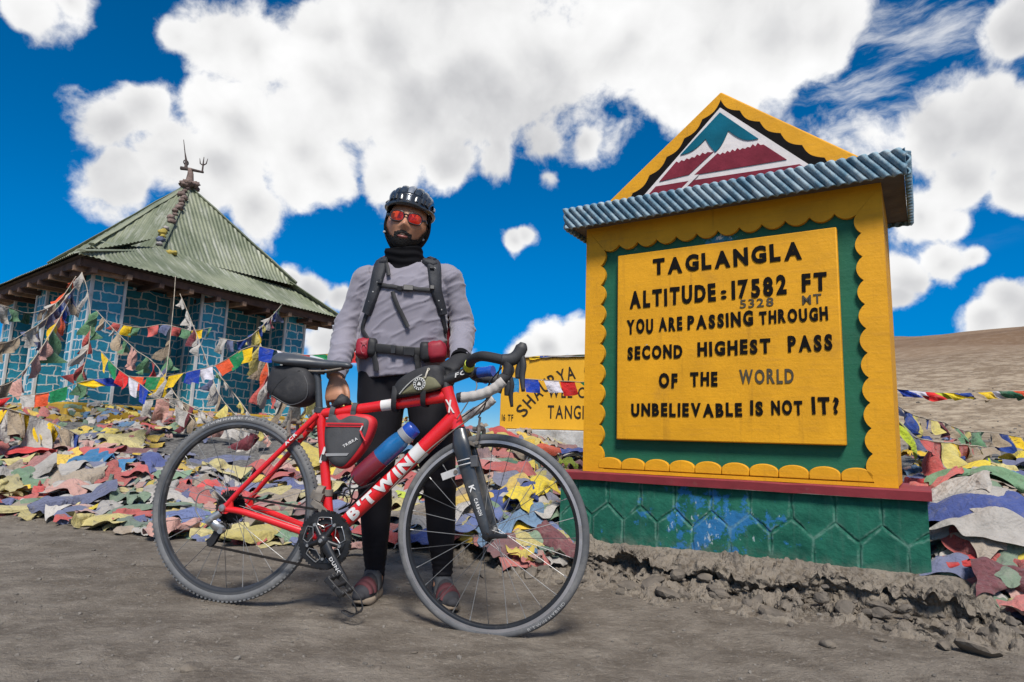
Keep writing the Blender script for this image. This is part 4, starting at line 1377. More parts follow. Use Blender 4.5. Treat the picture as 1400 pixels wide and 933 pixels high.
def bicycle():
    root = thing('road_bicycle', 'red and white road bicycle with black drop bars held upright by the cyclist', 'bicycle', mat=BIKE_M)
    steer_ax = Vector((-0.39, 0, 0.92)).normalized()
    piv = Vector((0.85, 0, 0.705))
    ST = Matrix.Translation(piv) @ Matrix.Rotation(-0.0484, 4, steer_ax) @ Matrix.Translation(-piv)

    def wheel(cx, rear):
        I = Matrix.Identity(4)
        X = I if rear else ST
        c = Vector((cx, 0, RW))
        rt = 0.0170 if rear else 0.0145
        rc = RW - rt       # centre of the tyre section
        def ring(prof, mat, name, par, n=128, ang=40):
            mb = MB(); mb.lathe([(r, h) for (r, h) in prof], tuple(c), 'y', n, closed=True)
            return mb
        # rim
        r0 = rc - rt * 0.72
        mb = ring([(r0 + .004, -.0105), (r0 + .004, .0105), (r0 - .012, .0115), (r0 - .018, .0085), (r0 - .022, 0), (r0 - .018, -.0085), (r0 - .012, -.0115)], None, '', None)
        mb.xf(X)
        w = mb.build('wheel', BLK_AL if not rear else M('dusty_rim', (0.05, 0.052, 0.058), 0.4, metal=0.4, var=0.2, vs=9, dirt=((0.20, 0.19, 0.18), 0.35, 6)), root)
        # tyre
        prof = [(rc + rt * math.sin(t), rt * math.cos(t)) for t in np.linspace(-0.9, math.pi + 0.9, 17)]
        prof += [(r0 - 0.001, -0.008), (r0 - 0.001, 0.008)]
        mb = MB(); mb.lathe(prof, tuple(c), 'y', 160, closed=True)
        if rear:
            for k in range(120):
                a = 2 * math.pi * k / 120
                for sgn in (-1, 1):
                    ph = R_(42)
                    rr = rc + rt * math.sin(ph) * 1.02; yy = sgn * rt * math.cos(ph) * 1.03
                    p = c + Vector((math.cos(a) * rr, yy, math.sin(a) * rr))
                    mb.box(p, (0.0085, 0.0055, 0.0055), Matrix.Rotation(-a - math.pi / 2, 3, 'Y'))
        mb.xf(X)
        ty = mb.build('tyre', RUBR if rear else RUB, w, angle=40)
        # brake track
        for sgn in (-1, 1):
            mb = MB()
            mb.lathe([(r0 + .0025, sgn * .0118), (r0 - .0085, sgn * .0128)], tuple(c), 'y', 128)
            mb.xf(X)
            o = mb.build('brake_track', M('scuffed_brake_track', (0.36, 0.35, 0.36), 0.45, metal=0.5, var=0.15, vs=8, dirt=((0.15, 0.14, 0.14), 0.25, 9)) if not rear else
                         M('dull_brake_track', (0.12, 0.125, 0.135), 0.45, metal=0.5, var=0.2, vs=8, dirt=((0.2, 0.19, 0.18), 0.3, 9)), w, fixn=False)
        # hub
        mb = MB()
        hw = 0.034 if not rear else 0.036
        mb.lathe([(0.006, -hw - .018), (0.010, -hw - .014), (0.022, -hw), (0.022, -hw + .004), (0.012, -hw + .010), (0.011, hw - .010), (0.022, hw - .004), (0.022, hw), (0.010, hw + .014), (0.006, hw + .018)], tuple(c), 'y', 18)
        mb.xf(X); mb.build('hub', BLK_AL if not rear else DRT, w)
        ns = 28
        ri = r0 - 0.020
        for k in range(ns):
            a = 2 * math.pi * (k + 0.25) / ns
            sgn = -1 if k % 2 else 1
            ha = a + (1.15 if (k // 2) % 2 else -1.15)
            p = c + Vector((math.cos(ha) * 0.021, sgn * hw, math.sin(ha) * 0.021))
            q = c + Vector((math.cos(a) * ri, 0, math.sin(a) * ri))
            mb = MB(); mb.tube([p, q], 0.00115, 5)
            qq = q.lerp(p, 0.045)
            mb.tube([q, qq], 0.0021, 5)
            mb.xf(X); mb.build('spoke', STEEL if k % 3 else M('dark_spoke', (0.12, 0.12, 0.125), 0.4, metal=0.6), w, fixn=False)
        # writing on the side of the tyre
        def txt(t, a0, a1, inv, h=0.0095):
            mb = MB()
            rad = rc + rt * 0.25
            def pl(x, z, d):
                a = x; r = rad + z * (-1 if inv else 1)
                yy = -math.sqrt(max(1e-8, (rt + .0006) ** 2 - (min(abs(r - rc), rt * .9)) ** 2)) - d
                return c + Vector((math.cos(a) * r, yy, math.sin(a) * r))
            write(mb, t, pl, a0, a1, -h / 2, h, bold=0.01, depth=0.0004, seed=4, cuts=True)
            mb.xf(X); mb.build('tyre_lettering', M('faded_tyre_print', (0.40, 0.40, 0.40), 0.8, var=0.4, vs=40), ty, smooth=False)
        if rear: txt("B'TWIN HYBRID 700", R_(121), R_(83), False)
        else: txt("B'TWIN HYBRID", R_(-62), R_(-35), True)
        return w

    wheel(0.0, True)
    wheel(1.0, False)

    # frame
    hub = Vector((0, 0, RW)); bb = Vector((0.408, 0, 0.270))
    mb = MB()
    mb.tube([bb + Vector((0, 0, -0.01)), (0.303, 0, 0.732)], 0.0178, 16)
    mb.tube(bez([(0.305, 0, 0.716), (0.5, 0, 0.752), (0.80, 0, 0.815)], 6), lerp_list([(.0155, .0175), (.016, .019), (.019, .024)], 13), 16, up=(0, 0, 1))
    mb.tube([bb + Vector((-.005, 0, .005)), (0.64, 0, 0.525), (0.838, 0, 0.742)], [(.026, .024), (.0255, .0275), (.024, .030)], 18, up=(-.7, 0, .7))
    mb.tube([(0.848, 0, 0.698), (0.845, 0, 0.712), (0.797, 0, 0.828), (0.791, 0, 0.842)], [.0265, .0235, .0225, .0235], 18)
    mb.lathe([(0.021, -.036), (.023, -.034), (.023, .034), (.021, .036)], tuple(bb), 'y', 20)
    for sgn in (-1, 1):
        mb.tube(bez([bb + Vector((-.005, sgn * .022, -.002)), bb + Vector((-.10, sgn * .036, .018)), hub + Vector((.09, sgn * .060, -.010)), hub + Vector((.012, sgn * .064, -.004))], 6), lerp_list([(.012, .017), (.010, .0135), (.010, .012), (.008, .011)], 19), 12, up=(0, 0, 1))
        mb.tube(bez([(0.302, sgn * .016, 0.712), (0.22, sgn * .032, 0.612), (0.07, sgn * .058, 0.432), hub + Vector((.008, sgn * .064, .008))], 6), lerp_list([.0115, .0105, .0095, .0095], 19), 12)
        mb.prism([(-.020, RW - .022), (.016, RW - .020), (.040, RW - .004), (.032, RW + .028), (.010, RW + .020), (-.018, RW + .006)], sgn * .064 - .004, sgn * .064 + .004)
    mb.tube([(0.262, -.028, 0.655), (0.262, .028, 0.655)], 0.009, 10)
    fr = mb.build('frame', FRED, root, angle=50)
    def band(p, q, r, mat, name='white_band', up=(-.7, 0, .7)):
        mb = MB(); mb.tube([p, q], r, 20, caps=False, up=up); mb.build(name, mat, fr, fixn=False)
    d0, d1 = bb + Vector((-.005, 0, .005)), Vector((0.838, 0, 0.742))
    dmid = Vector((0.64, 0, 0.525))
    def dt(t):
        return d0.lerp(dmid, t / 0.53) if t < 0.53 else dmid.lerp(d1, (t - 0.53) / 0.47)
    band(dt(.655), dt(.735), [(.0256, .0292), (.0252, .0296)], FWHT)
    band(Vector((0.548, 0, 0.7615)), Vector((0.592, 0, 0.7705)), [(.0170, .0205), (.0174, .0211)], FWHT, up=(0, 0, 1))
    for z0 in (.60, .425): pass
    # lettering on the down tube (side towards the camera)
    ax = (d1 - d0).normalized(); nz = Vector((-ax.z, 0, ax.x))
    def pl(x, z, d):
        p = dt(x)
        rr = 0.0262
        zz = max(-.024, min(.024, z))
        yy = -rr * math.sqrt(max(0.05, 1 - (zz / 0.0285) ** 2)) - d - 0.0008
        return p + nz * zz + Vector((0, yy, 0))
    mb = MB(); write(mb, "B'TWIN", pl, 0.17, 0.64, -0.019, 0.037, bold=0.05, depth=0.0012, gap=0.12, cuts=True)
    mb.build('lettering', FWHT, fr, smooth=False)
    s0, s1 = Vector((0.262, -.026, 0.662)), Vector((0.16, -.043, 0.541))
    sd_ = (s1 - s0); sn = sd_.normalized(); sz = Vector((-sn.z, 0, sn.x)) * -1
    mb = MB()
    write(mb, 'ACR', lambda x, z, d: s1.lerp(s0, x) + (Vector((sn.z, 0, -sn.x)) * -z if False else Vector((-abs(sn.z), 0, abs(sn.x))) * z) + Vector((0, -.0112 - d, 0)), 0.42, 0.78, -0.006, 0.012, bold=0.03, depth=0.0006)
    mb.build('lettering', FWHT, fr, smooth=False)
    mb = MB(); write(mb, 'X', lambda x, z, d: Vector((x + .0 - .35 * (z - .775), -.0243 - d, z)), .806, .830, .755, .042, bold=.04, depth=.002, cuts=True)
    mb.build('head_badge', FWHT, fr, smooth=False)
    mb = MB(); mb.box((0.345, -.0188, 0.565), (0.010, .002, 0.06), Matrix.Rotation(.22, 3, 'Y')); mb.build('sticker', FWHT, fr, smooth=False)

    # fork
    mb = MB()
    fh = Vector((1.0, 0, RW))
    crown = Vector((0.868, 0, 0.660))
    for sgn in (-1, 1):
        mb.tube(bez([crown + Vector((-.008, sgn * .014, .030)), crown + Vector((.012, sgn * .036, -.025)), Vector((0.935, sgn * .046, 0.50)), fh + Vector((-.018, sgn * .050, .045)), fh + Vector((.0, sgn * .050, -.004))], 7),
                lerp_list([(.018, .027), (.0135, .031), (.0105, .026), (.009, .0185), (.008, .013)], 29), 14, up=(.92, 0, .39))
    mb.sphere(tuple(crown + Vector((-.004, 0, .016))), (.032, .036, .028), 16, 10)
    mb.tube([(0.848, 0, 0.700), (0.858, 0, 0.678)], [.025, .029], 16)
    mb.xf(ST); fk = mb.build('fork', CARB, root, angle=60)
    mb = MB()
    f0, f1 = Vector((0.910, -.046, 0.555)), Vector((0.985, -.050, 0.395))
    fa = (f1 - f0).normalized(); fb = Vector((-fa.z, 0, fa.x))
    pf = lambda x, z, d: ST @ (f0.lerp(f1, x) + fb * z + Vector((0, -.0112 - d, 0)))
    write(mb, 'CARBON', pf, 0.56, 0.90, -0.006, 0.012, bold=0.03, depth=0.0008)
    write(mb, 'K', pf, 0.30, 0.43, -0.009, 0.019, bold=0.03, depth=0.0008)
    mb.build('lettering', FWHT, fk, smooth=False)
    mb = MB()
    for t in (.0, .10):
        p = Vector((0.898, -.046, 0.592)).lerp(Vector((0.935, -.046, 0.50)), t * 1.6)
        pts = [p + Vector((math.cos(a) * .029 * .92 - 0 * a, math.sin(a) * .0165, math.cos(a) * .029 * .30)) for a in np.linspace(0, 2 * math.pi, 17)[:-1]]
        mb.tube(pts, 0.0022, 6, closed=True)
    mb.xf(ST); mb.build('cable_tie', FWHT, fk)
    mb = MB(); mb.box((0.935, -.052, 0.590), (.028, .012, .040), Matrix.Rotation(-.15, 3, 'Y')); mb.xf(ST); mb.build('sensor', M('sensor_grey', (0.10, 0.10, 0.105), .5, dirt=((.25, .22, .18), .3, 10)), fk, bevel=.003)
    mb = MB(); mb.box((0.868, -.030, 0.548), (.120, .004, .026), Matrix.Rotation(-.42, 3, 'Y')); mb.xf(ST); rf = mb.build('reflector_strip', M('reflector_white', (0.50, 0.49, 0.48), .35, var=.15, vs=20, dirt=((.3, .27, .24), .2, 15)), fk, bevel=.0015)
    mb = MB(); mb.lathe([(0.0, -.005), (.007, -.005), (.008, 0), (.007, .004)], (0.864, -.031, 0.546), 'y', 14); mb.xf(ST); mb.build('rivet', DRT, rf)
    # front axle and lever
    mb = MB(); mb.tube([fh + Vector((0, -.064, 0)), fh + Vector((0, .064, 0))], 0.007, 10)
    mb.lathe([(0.0, -.074), (.011, -.073), (.013, -.066), (.011, -.056)], tuple(fh), 'y', 14)
    mb.tube(bez([fh + Vector((.005, -.068, 0)), fh + Vector((.04, -.076, .006)), fh + Vector((.078, -.074, .010))], 5), lerp_list([(.004, .006), (.004, .009), (.003, .006)], 11), 8, up=(0, 0, 1))
    mb.xf(ST); mb.build('quick_release', BLK_AL, root)
    # rear axle
    mb = MB(); mb.lathe([(0.0, -.080), (.012, -.078), (.014, -.070), (.010, -.064)], tuple(hub), 'y', 14); mb.build('quick_release', SILV, root)

    # brakes
    def brake(c, name, Xf, flip):
        mb = MB()
        for sgn in (-1, 1):
            mb.tube(bez([c + Vector((0, sgn * .004, .018)), c + Vector((flip * .012, sgn * .030, .012)), c + Vector((flip * .010, sgn * .033, -.018)), c + Vector((flip * .004, sgn * .026, -.040))], 5), lerp_list([(.007, .009), (.007, .008), (.006, .008), (.006, .006)], 16), 8)
            mb.box(c + Vector((flip * -.002, sgn * .020, -.044)), (.046, .009, .012), Matrix.Rotation(.3 * flip, 3, 'Y'))
            mb.lathe([(0, -.006), (.007, -.006), (.007, .006), (0, .006)], tuple(c + Vector((flip * .008, sgn * .031, -.036))), 'y', 10)
        mb.lathe([(0, -.022), (.008, -.02), (.008, .02), (0, .022)], tuple(c + Vector((0, 0, .012))), 'x', 12)
        mb.tube([c + Vector((flip * .01, -.030, .016)), c + Vector((flip * .012, -.030, .055))], .0045, 8)
        mb.xf(Xf); return mb.build(name, DRT, root)
    brake(Vector((0.925, 0, 0.690)), 'front_brake', ST, 1)
    brake(Vector((0.212, 0, 0.665)), 'rear_brake', Matrix.Identity(4), -1)

    # drivetrain
    ch = bb + Vector((0, -.048, 0))
    R5 = range(5)
    def ringgear(r_out, teeth, yy, thick, mat, r_in, par):
        mb = MB(); n = teeth * 4
        o, i_ = [], []
        for k in range(n):
            a = 2 * math.pi * k / n
            rr = r_out + (0.0042 if k % 4 in (1, 2) else 0)
            o.append((ch.x + rr * math.cos(a), ch.z + rr * math.sin(a)))
            # inner outline: five rounded openings
            ri = r_in
            i_.append((ch.x + ri * math.cos(a), ch.z + ri * math.sin(a)))
        vs = [(p[0], yy, p[1]) for p in o] + [(p[0], yy, p[1]) for p in i_] + [(p[0], yy + thick, p[1]) for p in o] + [(p[0], yy + thick, p[1]) for p in i_]
        fs = []
        for k in range(n):
            j = (k + 1) % n
            fs += [(k, j, n + j, n + k), (2 * n + k, 3 * n + k, 3 * n + j, 2 * n + j), (k, 2 * n + k, 2 * n + j, j), (n + k, n + j, 3 * n + j, 3 * n + k)]
        mb.add(vs, fs); return mb.build('chainring', mat, par, angle=40)
    arm_a = math.atan2(0.190 - bb.z - 0.02, 0.508 - bb.x)     # drive side crank points down and forward
    arm_a = R_(-50)
    mb = MB()
    tip = ch + Vector((math.cos(arm_a) * .168, -.022, math.sin(arm_a) * .168))
    mb.tube([ch + Vector((0, -.014, 0)), ch + Vector((math.cos(arm_a) * .05, -.020, math.sin(arm_a) * .05)), tip], [(.013, .022), (.011, .017), (.009, .013)], 12, up=(math.sin(-arm_a), 0, math.cos(arm_a)))
    mb.lathe([(0, -.034), (.010, -.034), (.018, -.030), (.026, -.012), (.028, .004)], tuple(ch), 'y', 20)
    for k in R5:
        a = arm_a + 2 * math.pi * (k + 0.5) / 5
        mb.tube([ch + Vector((math.cos(a) * .018, -.014, math.sin(a) * .018)), ch + Vector((math.cos(a) * .062, -.006, math.sin(a) * .062))], [(.011, .011), (.007, .008)], 8)
    crk = mb.build('crankset', BLK_AL, root, angle=50)
    ringgear(0.098, 50, ch.y - .004, .004, BLK_AL, 0.074, crk)
    ringgear(0.071, 34, ch.y + .005, .003, BLKP, 0.054, crk)
    # polished edge of the five openings in the big ring
    for k in R5:
        a0 = arm_a + 2 * math.pi * (k + 0.5) / 5; a1 = a0 + 2 * math.pi / 5
        am = (a0 + a1) / 2
        P = lambda r, a: ch + Vector((math.cos(a) * r, -.0075, math.sin(a) * r))
        loop = bez([P(.062, a0 + .17), P(.076, a0 + .30), P(.080, am - .25), P(.080, am + .25), P(.076, a1 - .30), P(.062, a1 - .17), P(.050, am + .22), P(.044, am), P(.050, am - .22), P(.062, a0 + .17)], 5)[:-1]
        mb = MB(); mb.tube(loop, .0016, 5, closed=True); mb.build('polished_edge', SILV, crk)
        # web between bolt and ring
        mb = MB(); mb.tube([P(.058, a0) + Vector((0, .003, 0)), P(.078, a0) + Vector((0, .003, 0))], [(.010, .003), (.022, .003)], 8, up=(0, 1, 0)); mb.build('ring_web', BLK_AL, crk)
        mb = MB(); mb.lathe([(0, -.006), (.0055, -.006), (.0065, 0)], tuple(P(.064, a0)), 'y', 10); mb.build('bolt', SILV, crk)
    mb = MB(); mb.lathe([(0.0, -.038), (.006, -.038), (.008, -.034)], tuple(ch), 'y', 12); mb.build('bolt', SILV, crk)
    ca, sa = math.cos(arm_a), math.sin(arm_a)
    mb = MB()
    write(mb, 'DUNOI', lambda x, z, d: ch + Vector((ca * x - sa * z * 1.0, -.0325 - d + .004 * (x - .07) / .09, sa * x + ca * z)), .068, .142, -.006, .012, bold=.02, depth=.0008)
    mb.build('lettering', FWHT, crk, smooth=False)
    mb = MB(); ch2 = bb + Vector((0, .048, 0)); tip2 = ch2 + Vector((-ca * .168, .016, -sa * .168))
    mb.tube([ch2, ch2 + Vector((-ca * .08, .012, -sa * .08)), tip2], [(.013, .018), (.010, .014), (.009, .012)], 10, up=(sa * -1, 0, ca)); mb.build('crank_arm', BLK_AL, root)
    def pedal(t, sgn, tilt):
        Rm = Matrix.Rotation(tilt, 4, 'Y')
        T = Matrix.Translation(t + Vector((0, sgn * .050, 0))) @ Rm
        mb = MB()
        mb.tube([(0, -sgn * .05, 0), (0, sgn * .05, 0)], .008, 10)
        for sx in (-1, 1):
            mb.box((sx * .034, 0, 0), (.010, .088, .020))
            for yy in (-.04, -.013, .013, .04): mb.box((sx * .034, yy, 0), (.014, .006, .026))
        for yy in (-.042, .042): mb.box((0, yy, 0), (.070, .008, .020))
        mb.xf(T); p = mb.build('pedal', BLKP, root, bevel=.002)
        mb = MB()
        for yy in (-.030, .030):
            mb.tube(bez([(.030, yy, -.012), (.075, yy, -.010), (.108, yy * .8, .006), (.104, yy * .55, .034), (.070, yy * .35, .050)], 5), lerp_list([(.004, .002)] * 2, 21), 6)
        mb.tube(bez([(.108, -.024, .006), (.114, 0, .008), (.108, .024, .006)], 5), [(.004, .002)] * 11, 6)
        mb.tube(bez([(.070, -.0105, .050), (.066, 0, .052), (.070, .0105, .050)], 5), [(.004, .002)] * 11, 6)
        mb.xf(T @ Matrix.Rotation(math.pi, 4, 'X')); mb.build('toe_clip', BLKP, p)
    pedal(tip, -1, R_(38)); pedal(tip2, 1, R_(-10))
    # cassette
    mb = MB()
    for k in range(8):
        r = .018 + .0055 * k + .004
        yy = -.052 + .0042 * k
        n = 44
        mb.lathe([(r - .014, yy), (r, yy), (r, yy + .002), (r - .014, yy + .002)], tuple(hub), 'y', 40, closed=True)
        for j in range(0, 36):
            a = 2 * math.pi * j / 36
            mb.box(hub + Vector((math.cos(a) * (r + .0015), yy + .001, math.sin(a) * (r + .0015))), (.003, .0018, .004), Matrix.Rotation(-a + math.pi / 2, 3, 'Y'))
    mb.build('cassette', M('dark_steel', (.03, .03, .032), .45, metal=.7, var=.3, vs=30), root)
    # chain as a flat band of links along its loop
    mb = MB()
    j1 = hub + Vector((-.004, -.050, -.072)); j2 = hub + Vector((-.038, -.052, -.128))
    top = [hub + Vector((math.cos(a) * .044, -.040, math.sin(a) * .044)) for a in (R_(200), R_(150), R_(110), R_(88))]
    frt = [ch + Vector((math.cos(a) * .100, 0, math.sin(a) * .100)) for a in np.linspace(R_(97), R_(-97), 15)]
    loop = top + frt + [j2 + Vector((.012, 0, -.014)), j2 + Vector((-.012, 0, -.012)), j2 + Vector((-.014, 0, .006)), j1 + Vector((.012, 0, -.012)), j1 + Vector((.014, .004, .008))]
    L = []
    for i in range(len(loop)):
        a, b2 = loop[i], loop[(i + 1) % len(loop)]
        n = max(1, int((b2 - a).length / .0127))
        for k in range(n): L.append(a.lerp(b2, k / n))
    for i in range(len(L)):
        a, b2 = L[i], L[(i + 1) % len(L)]
        d = (b2 - a).normalized()
        w = .0034 if i % 2 else .0022
        for sgn in (-1, 1):
            c = (a + b2) / 2 + Vector((0, sgn * w, 0))
            ang = -math.atan2(d.z, d.x)
            mb.box(c, (.0125, .0012, .0078), Matrix.Rotation(ang, 3, 'Y'))
        mb.tube([a + Vector((0, -.003, 0)), a + Vector((0, .003, 0))], .0030, 6)
    mb.build('chain', M('oily_chain', (.035, .03, .027), .5, metal=.6, var=.4, vs=60), root, fixn=False)
    # rear derailleur
    mb = MB()
    mb.tube(bez([hub + Vector((-.006, -.070, -.018)), hub + Vector((-.034, -.078, -.042)), hub + Vector((-.048, -.080, -.058))], 5), lerp_list([(.010, .012), (.012, .015), (.010, .014)], 11), 10)
    mb.tube(bez([hub + Vector((-.046, -.078, -.040)), hub + Vector((-.015, -.072, -.066)), hub + Vector((.004, -.060, -.078))], 5), lerp_list([(.009, .012), (.010, .017), (.009, .015)], 11), 10)
    mb.lathe([(0, -.012), (.012, -.012), (.014, 0), (.012, .010)], tuple(hub + Vector((.004, -.062, -.080))), 'y', 14)
    rd = mb.build('rear_derailleur', SILV, root)
    mb = MB(); mb.lathe([(0, -.094), (.006, -.094), (.009, -.086)], tuple(hub + Vector((-.030, 0, -.046))), 'y', 14); mb.build('bolt', STEEL, rd)
    mb = MB()
    for yy in (-.060, -.046): mb.prism([(j1.x - .012, j1.z + .010), (j1.x + .012, j1.z + .004), (j2.x + .016, j2.z - .004), (j2.x + .004, j2.z - .016), (j2.x - .014, j2.z - .004)], yy, yy + .002)
    mb.build('cage', BLKP, rd)
    for j in (j1, j2):
        mb = MB(); mb.lathe([(.003, -.003), (.016, -.003), (.018, 0), (.016, .003), (.003, .003)], tuple(j), 'y', 20, closed=True); mb.build('jockey_wheel', BLKP, rd)
    # front derailleur
    mb = MB()
    mb.tube([(0.345, -.018, .430), (0.372, -.018, .428)], .026, 14)
    mb.box((0.352, -.034, .418), (.046, .018, .030), Matrix.Rotation(.3, 3, 'Y')); mb.box((0.372, -.050, .378), (.075, .002, .022), Matrix.Rotation(.55, 3, 'Y')); mb.box((0.372, -.040, .378), (.075, .002, .022), Matrix.Rotation(.55, 3, 'Y'))
    mb.lathe([(.0185, -.012), (.0215, -.012), (.0215, .012), (.0185, .012)], (0.372, 0, .430), 'z', 18, closed=True)
    mb.build('front_derailleur', DRT, root, bevel=.002)
    # seat post and saddle
    mb = MB(); mb.tube([(0.305, 0, .70), (0.277, 0, .845), (0.268, 0, .868)], [.0136, .0136, .016], 14)
    mb.lathe([(.0175, -.012), (.021, -.012), (.021, .010), (.0175, .010)], (0.301, 0, .730), 'z', 18, closed=True)
    mb.box((0.268, 0, .876), (.052, .036, .020)); mb.build('seat_post', M('seat_post_black', (.04, .045, .052), .45, var=.2, vs=12, dirt=((.2, .2, .2), .15, 9)), root, bevel=.003)
    mb = MB()
    secs = [(0.098, .925, .034, .010), (0.106, .923, .058, .018), (0.130, .919, .069, .024), (0.170, .913, .070, .027), (0.215, .907, .056, .026), (0.265, .904, .036, .022), (0.315, .904, .026, .018), (0.365, .905, .022, .015), (0.395, .904, .019, .013), (0.408, .902, .012, .008)]
    path = bez([(s[0], 0, s[1]) for s in secs], 4); rad = lerp_list([(s[2], s[3]) for s in secs], len(path))
    mb.tube(path, rad, 22, up=(0, 0, 1))
    for i, q in enumerate(mb.v):
        x, y, z = q
        k = max(0, min(1, (0.26 - x) / .16))
        mb.v[i] = (x, y, z - k * 5.0 * y * y)
    sdl = mb.build('saddle', M('grey_black_saddle', (.050, .056, .066), .42, var=.15, vs=12, dirt=((.13, .13, .13), .2, 8)), root, angle=180)
    for sgn in (-1, 1):
        mb = MB(); mb.tube(bez([(0.14, sgn * .028, .890), (0.20, sgn * .024, .876), (0.30, sgn * .020, .876), (0.375, sgn * .012, .892)], 5), .0036, 8); mb.build('rail', DRT, sdl)

    # stem, bars, tape, levers
    mb = MB()
    mb.tube([(0.793, 0, .836), (0.775, 0, .882)], [.0205, .019], 14)
    mb.tube([(0.779, 0, .868), (0.83, 0, .888), (0.874, 0, .910)], [(.021, .021), (.018, .019), (.022, .022)], 14)
    mb.lathe([(0, -.024), (.021, -.024), (.021, .024), (0, .024)], (0.876, 0, .911), 'y', 16)
    st = mb.build('stem', BLKP, root)
    mb = MB()
    write(mb, 'FO', lambda x, z, d: Vector((x, -.0205 - d, z + .42 * (x - .83))), .826, .868, .882, .016, bold=.02, depth=.002)
    mb.build('lettering', FWHT, st, smooth=False)
    near = [(.876, -.02, .911), (.885, -.06, .915), (.905, -.110, .931), (.928, -.150, .938), (.965, -.185, .941), (1.02, -.198, .933), (1.052, -.2, .926)]
    neard = [(1.052, -.2, .926), (1.058, -.2, .900), (1.047, -.2, .862), (1.012, -.2, .830), (.964, -.2, .808), (.908, -.2, .796)]
    far = [(.876, .02, .911), (.868, .07, .912), (.855, .13, .908), (.866, .18, .904), (.905, .2, .905), (.935, .2, .90)]
    fard = [(.935, .2, .90), (.942, .2, .872), (.930, .2, .835), (.892, .2, .797), (.850, .2, .772), (.806, .2, .740)]
    mb = MB()
    mb.tube([(.874, -.06, .911), (.876, 0, .911), (.872, .06, .911)], .0135, 12)
    mb.tube(bez(near, 6)[6:], .0172, 14)
    mb.tube(bez(far, 6)[4:], .0165, 14)
    mb.tube(bez(neard, 6)[:10], .0168, 12); mb.tube(bez(fard, 6)[:10], .0160, 12)
    hb = mb.build('handlebar', BTAPE, root)
    def tape(pts, name, mat, r):
        mb = MB()
        pts = bez(pts, 12)
        rad = [r * (1 + .035 * (1 if (i // 3) % 2 else -1)) for i in range(len(pts))]
        mb.tube(pts, rad, 14); return mb.build(name, mat, hb, angle=180)
    tape([(1.046, -.2, .860), (1.012, -.2, .830), (.964, -.2, .808), (.906, -.2, .7955)], 'bar_tape', WTAPE, .0172)
    tape([(.926, .2, .828), (.892, .2, .797), (.850, .2, .772), (.806, .2, .740)], 'bar_tape', WTAPE, .0168)
    for c, yy in (((.900, .796), -.2), ((.800, .737), .2)):
        mb = MB(); mb.tube([(c[0] + .010, yy, c[1] + .002), (c[0] - .006, yy, c[1] - .002)], [.0178, .0165], 14); mb.build('bar_plug', BLKP, hb)
    mb = MB(); P = bez(near, 6); mb.tube(P[6:11], .0192, 14); mb.build('yellow_ring', M('neon_yellow_rubber', (.55, .62, .02), .5, var=.1), hb)
    for (b, sgn, nm) in (((1.052, -.2, .926), -1, 'near'), ((.935, .2, .90), 1, 'far')):
        b = Vector(b); k = 1 if sgn < 0 else .92
        mb = MB()
        mb.tube(bez([b + Vector((-.018, 0, .004)), b + Vector((.014, 0, .006)), b + Vector((.034, 0, .022)), b + Vector((.046, 0, .048)), b + Vector((.050, 0, .064))], 5), lerp_list([(.017, .019), (.018, .022), (.0165, .021), (.016, .021), (.009, .010)], 21), 14, up=(-.5, 0, .8))
        hd = mb.build('brake_hood', M('hood_rubber', (.030, .031, .034), .6, var=.2, vs=20, dirt=((.11, .11, .11), .15, 10)), hb, angle=180)
        mb = MB()
        mb.tube(bez([b + Vector((.046, sgn * .002, .030)), b + Vector((.056, sgn * .004, -.010)), b + Vector((.056, sgn * .006, -.050)), b + Vector((.064, sgn * .010, -.098))], 6), lerp_list([(.006, .009), (.006, .012), (.005, .010), (.005, .006)], 19), 10, up=(1, 0, 0))
        mb.tube(bez([b + Vector((.044, 0, .004)), b + Vector((.042, 0, -.030)), b + Vector((.040, 0, -.056))], 5), lerp_list([(.005, .008), (.005, .013), (.004, .008)], 11), 10, up=(1, 0, 0))
        mb.build('brake_lever', BLKP, hb, angle=180)
    mb = MB(); mb.tube([(.900, .030, .908), (.948, .012, .914)], [.021, .019], 16); mb.tube([(.948, .012, .914), (.960, .008, .9155)], [.022, .020], 16)
    lt = mb.build('front_light', M('blue_lamp_shell', (.012, .07, .36), .35, var=.1, coat=.3), hb)
    mb = MB(); mb.tube([(.882, .036, .906), (.902, .029, .908)], .0225, 16); mb.build('lamp_clip', BLKP, lt)
    # cables
    def cable(pts, nm='cable', r=.0024, m=None):
        mb = MB(); mb.tube(bez(pts, 8), r, 7); mb.build(nm, m or BLKP, root, angle=180)
    GREY = M('grey_cable', (.16, .155, .15), .5)
    cable([(1.035, -.195, .905), (.985, -.15, .85), (.955, -.05, .79), (.928, -.03, .742)])
    cable([(1.03, -.19, .915), (.99, -.12, .82), (.90, -.03, .74), (.84, -.028, .69), (.74, -.022, .60), (.62, -.020, .46)], r=.0026, m=DRT)
    cable([(.905, .19, .90), (.93, .10, .83), (.885, .035, .77), (.80, .026, .70)])
    cable([(.860, .05, .912), (.90, .02, .86), (.888, -.030, .80), (.85, -.032, .73)], r=.0022, m=GREY)
    cable([(.02, -.062, .356), (-.015, -.066, .385), (-.062, -.068, .408), (-.106, -.07, .385), (-.108, -.072, .330), (-.072, -.076, .292)], m=GREY)
    # bottle cage
    mb = MB()
    ca_, sn_ = ax.x, ax.z
    A = lambda t, h, y: d0 + ax * t + nz * h + Vector((0, y, 0))
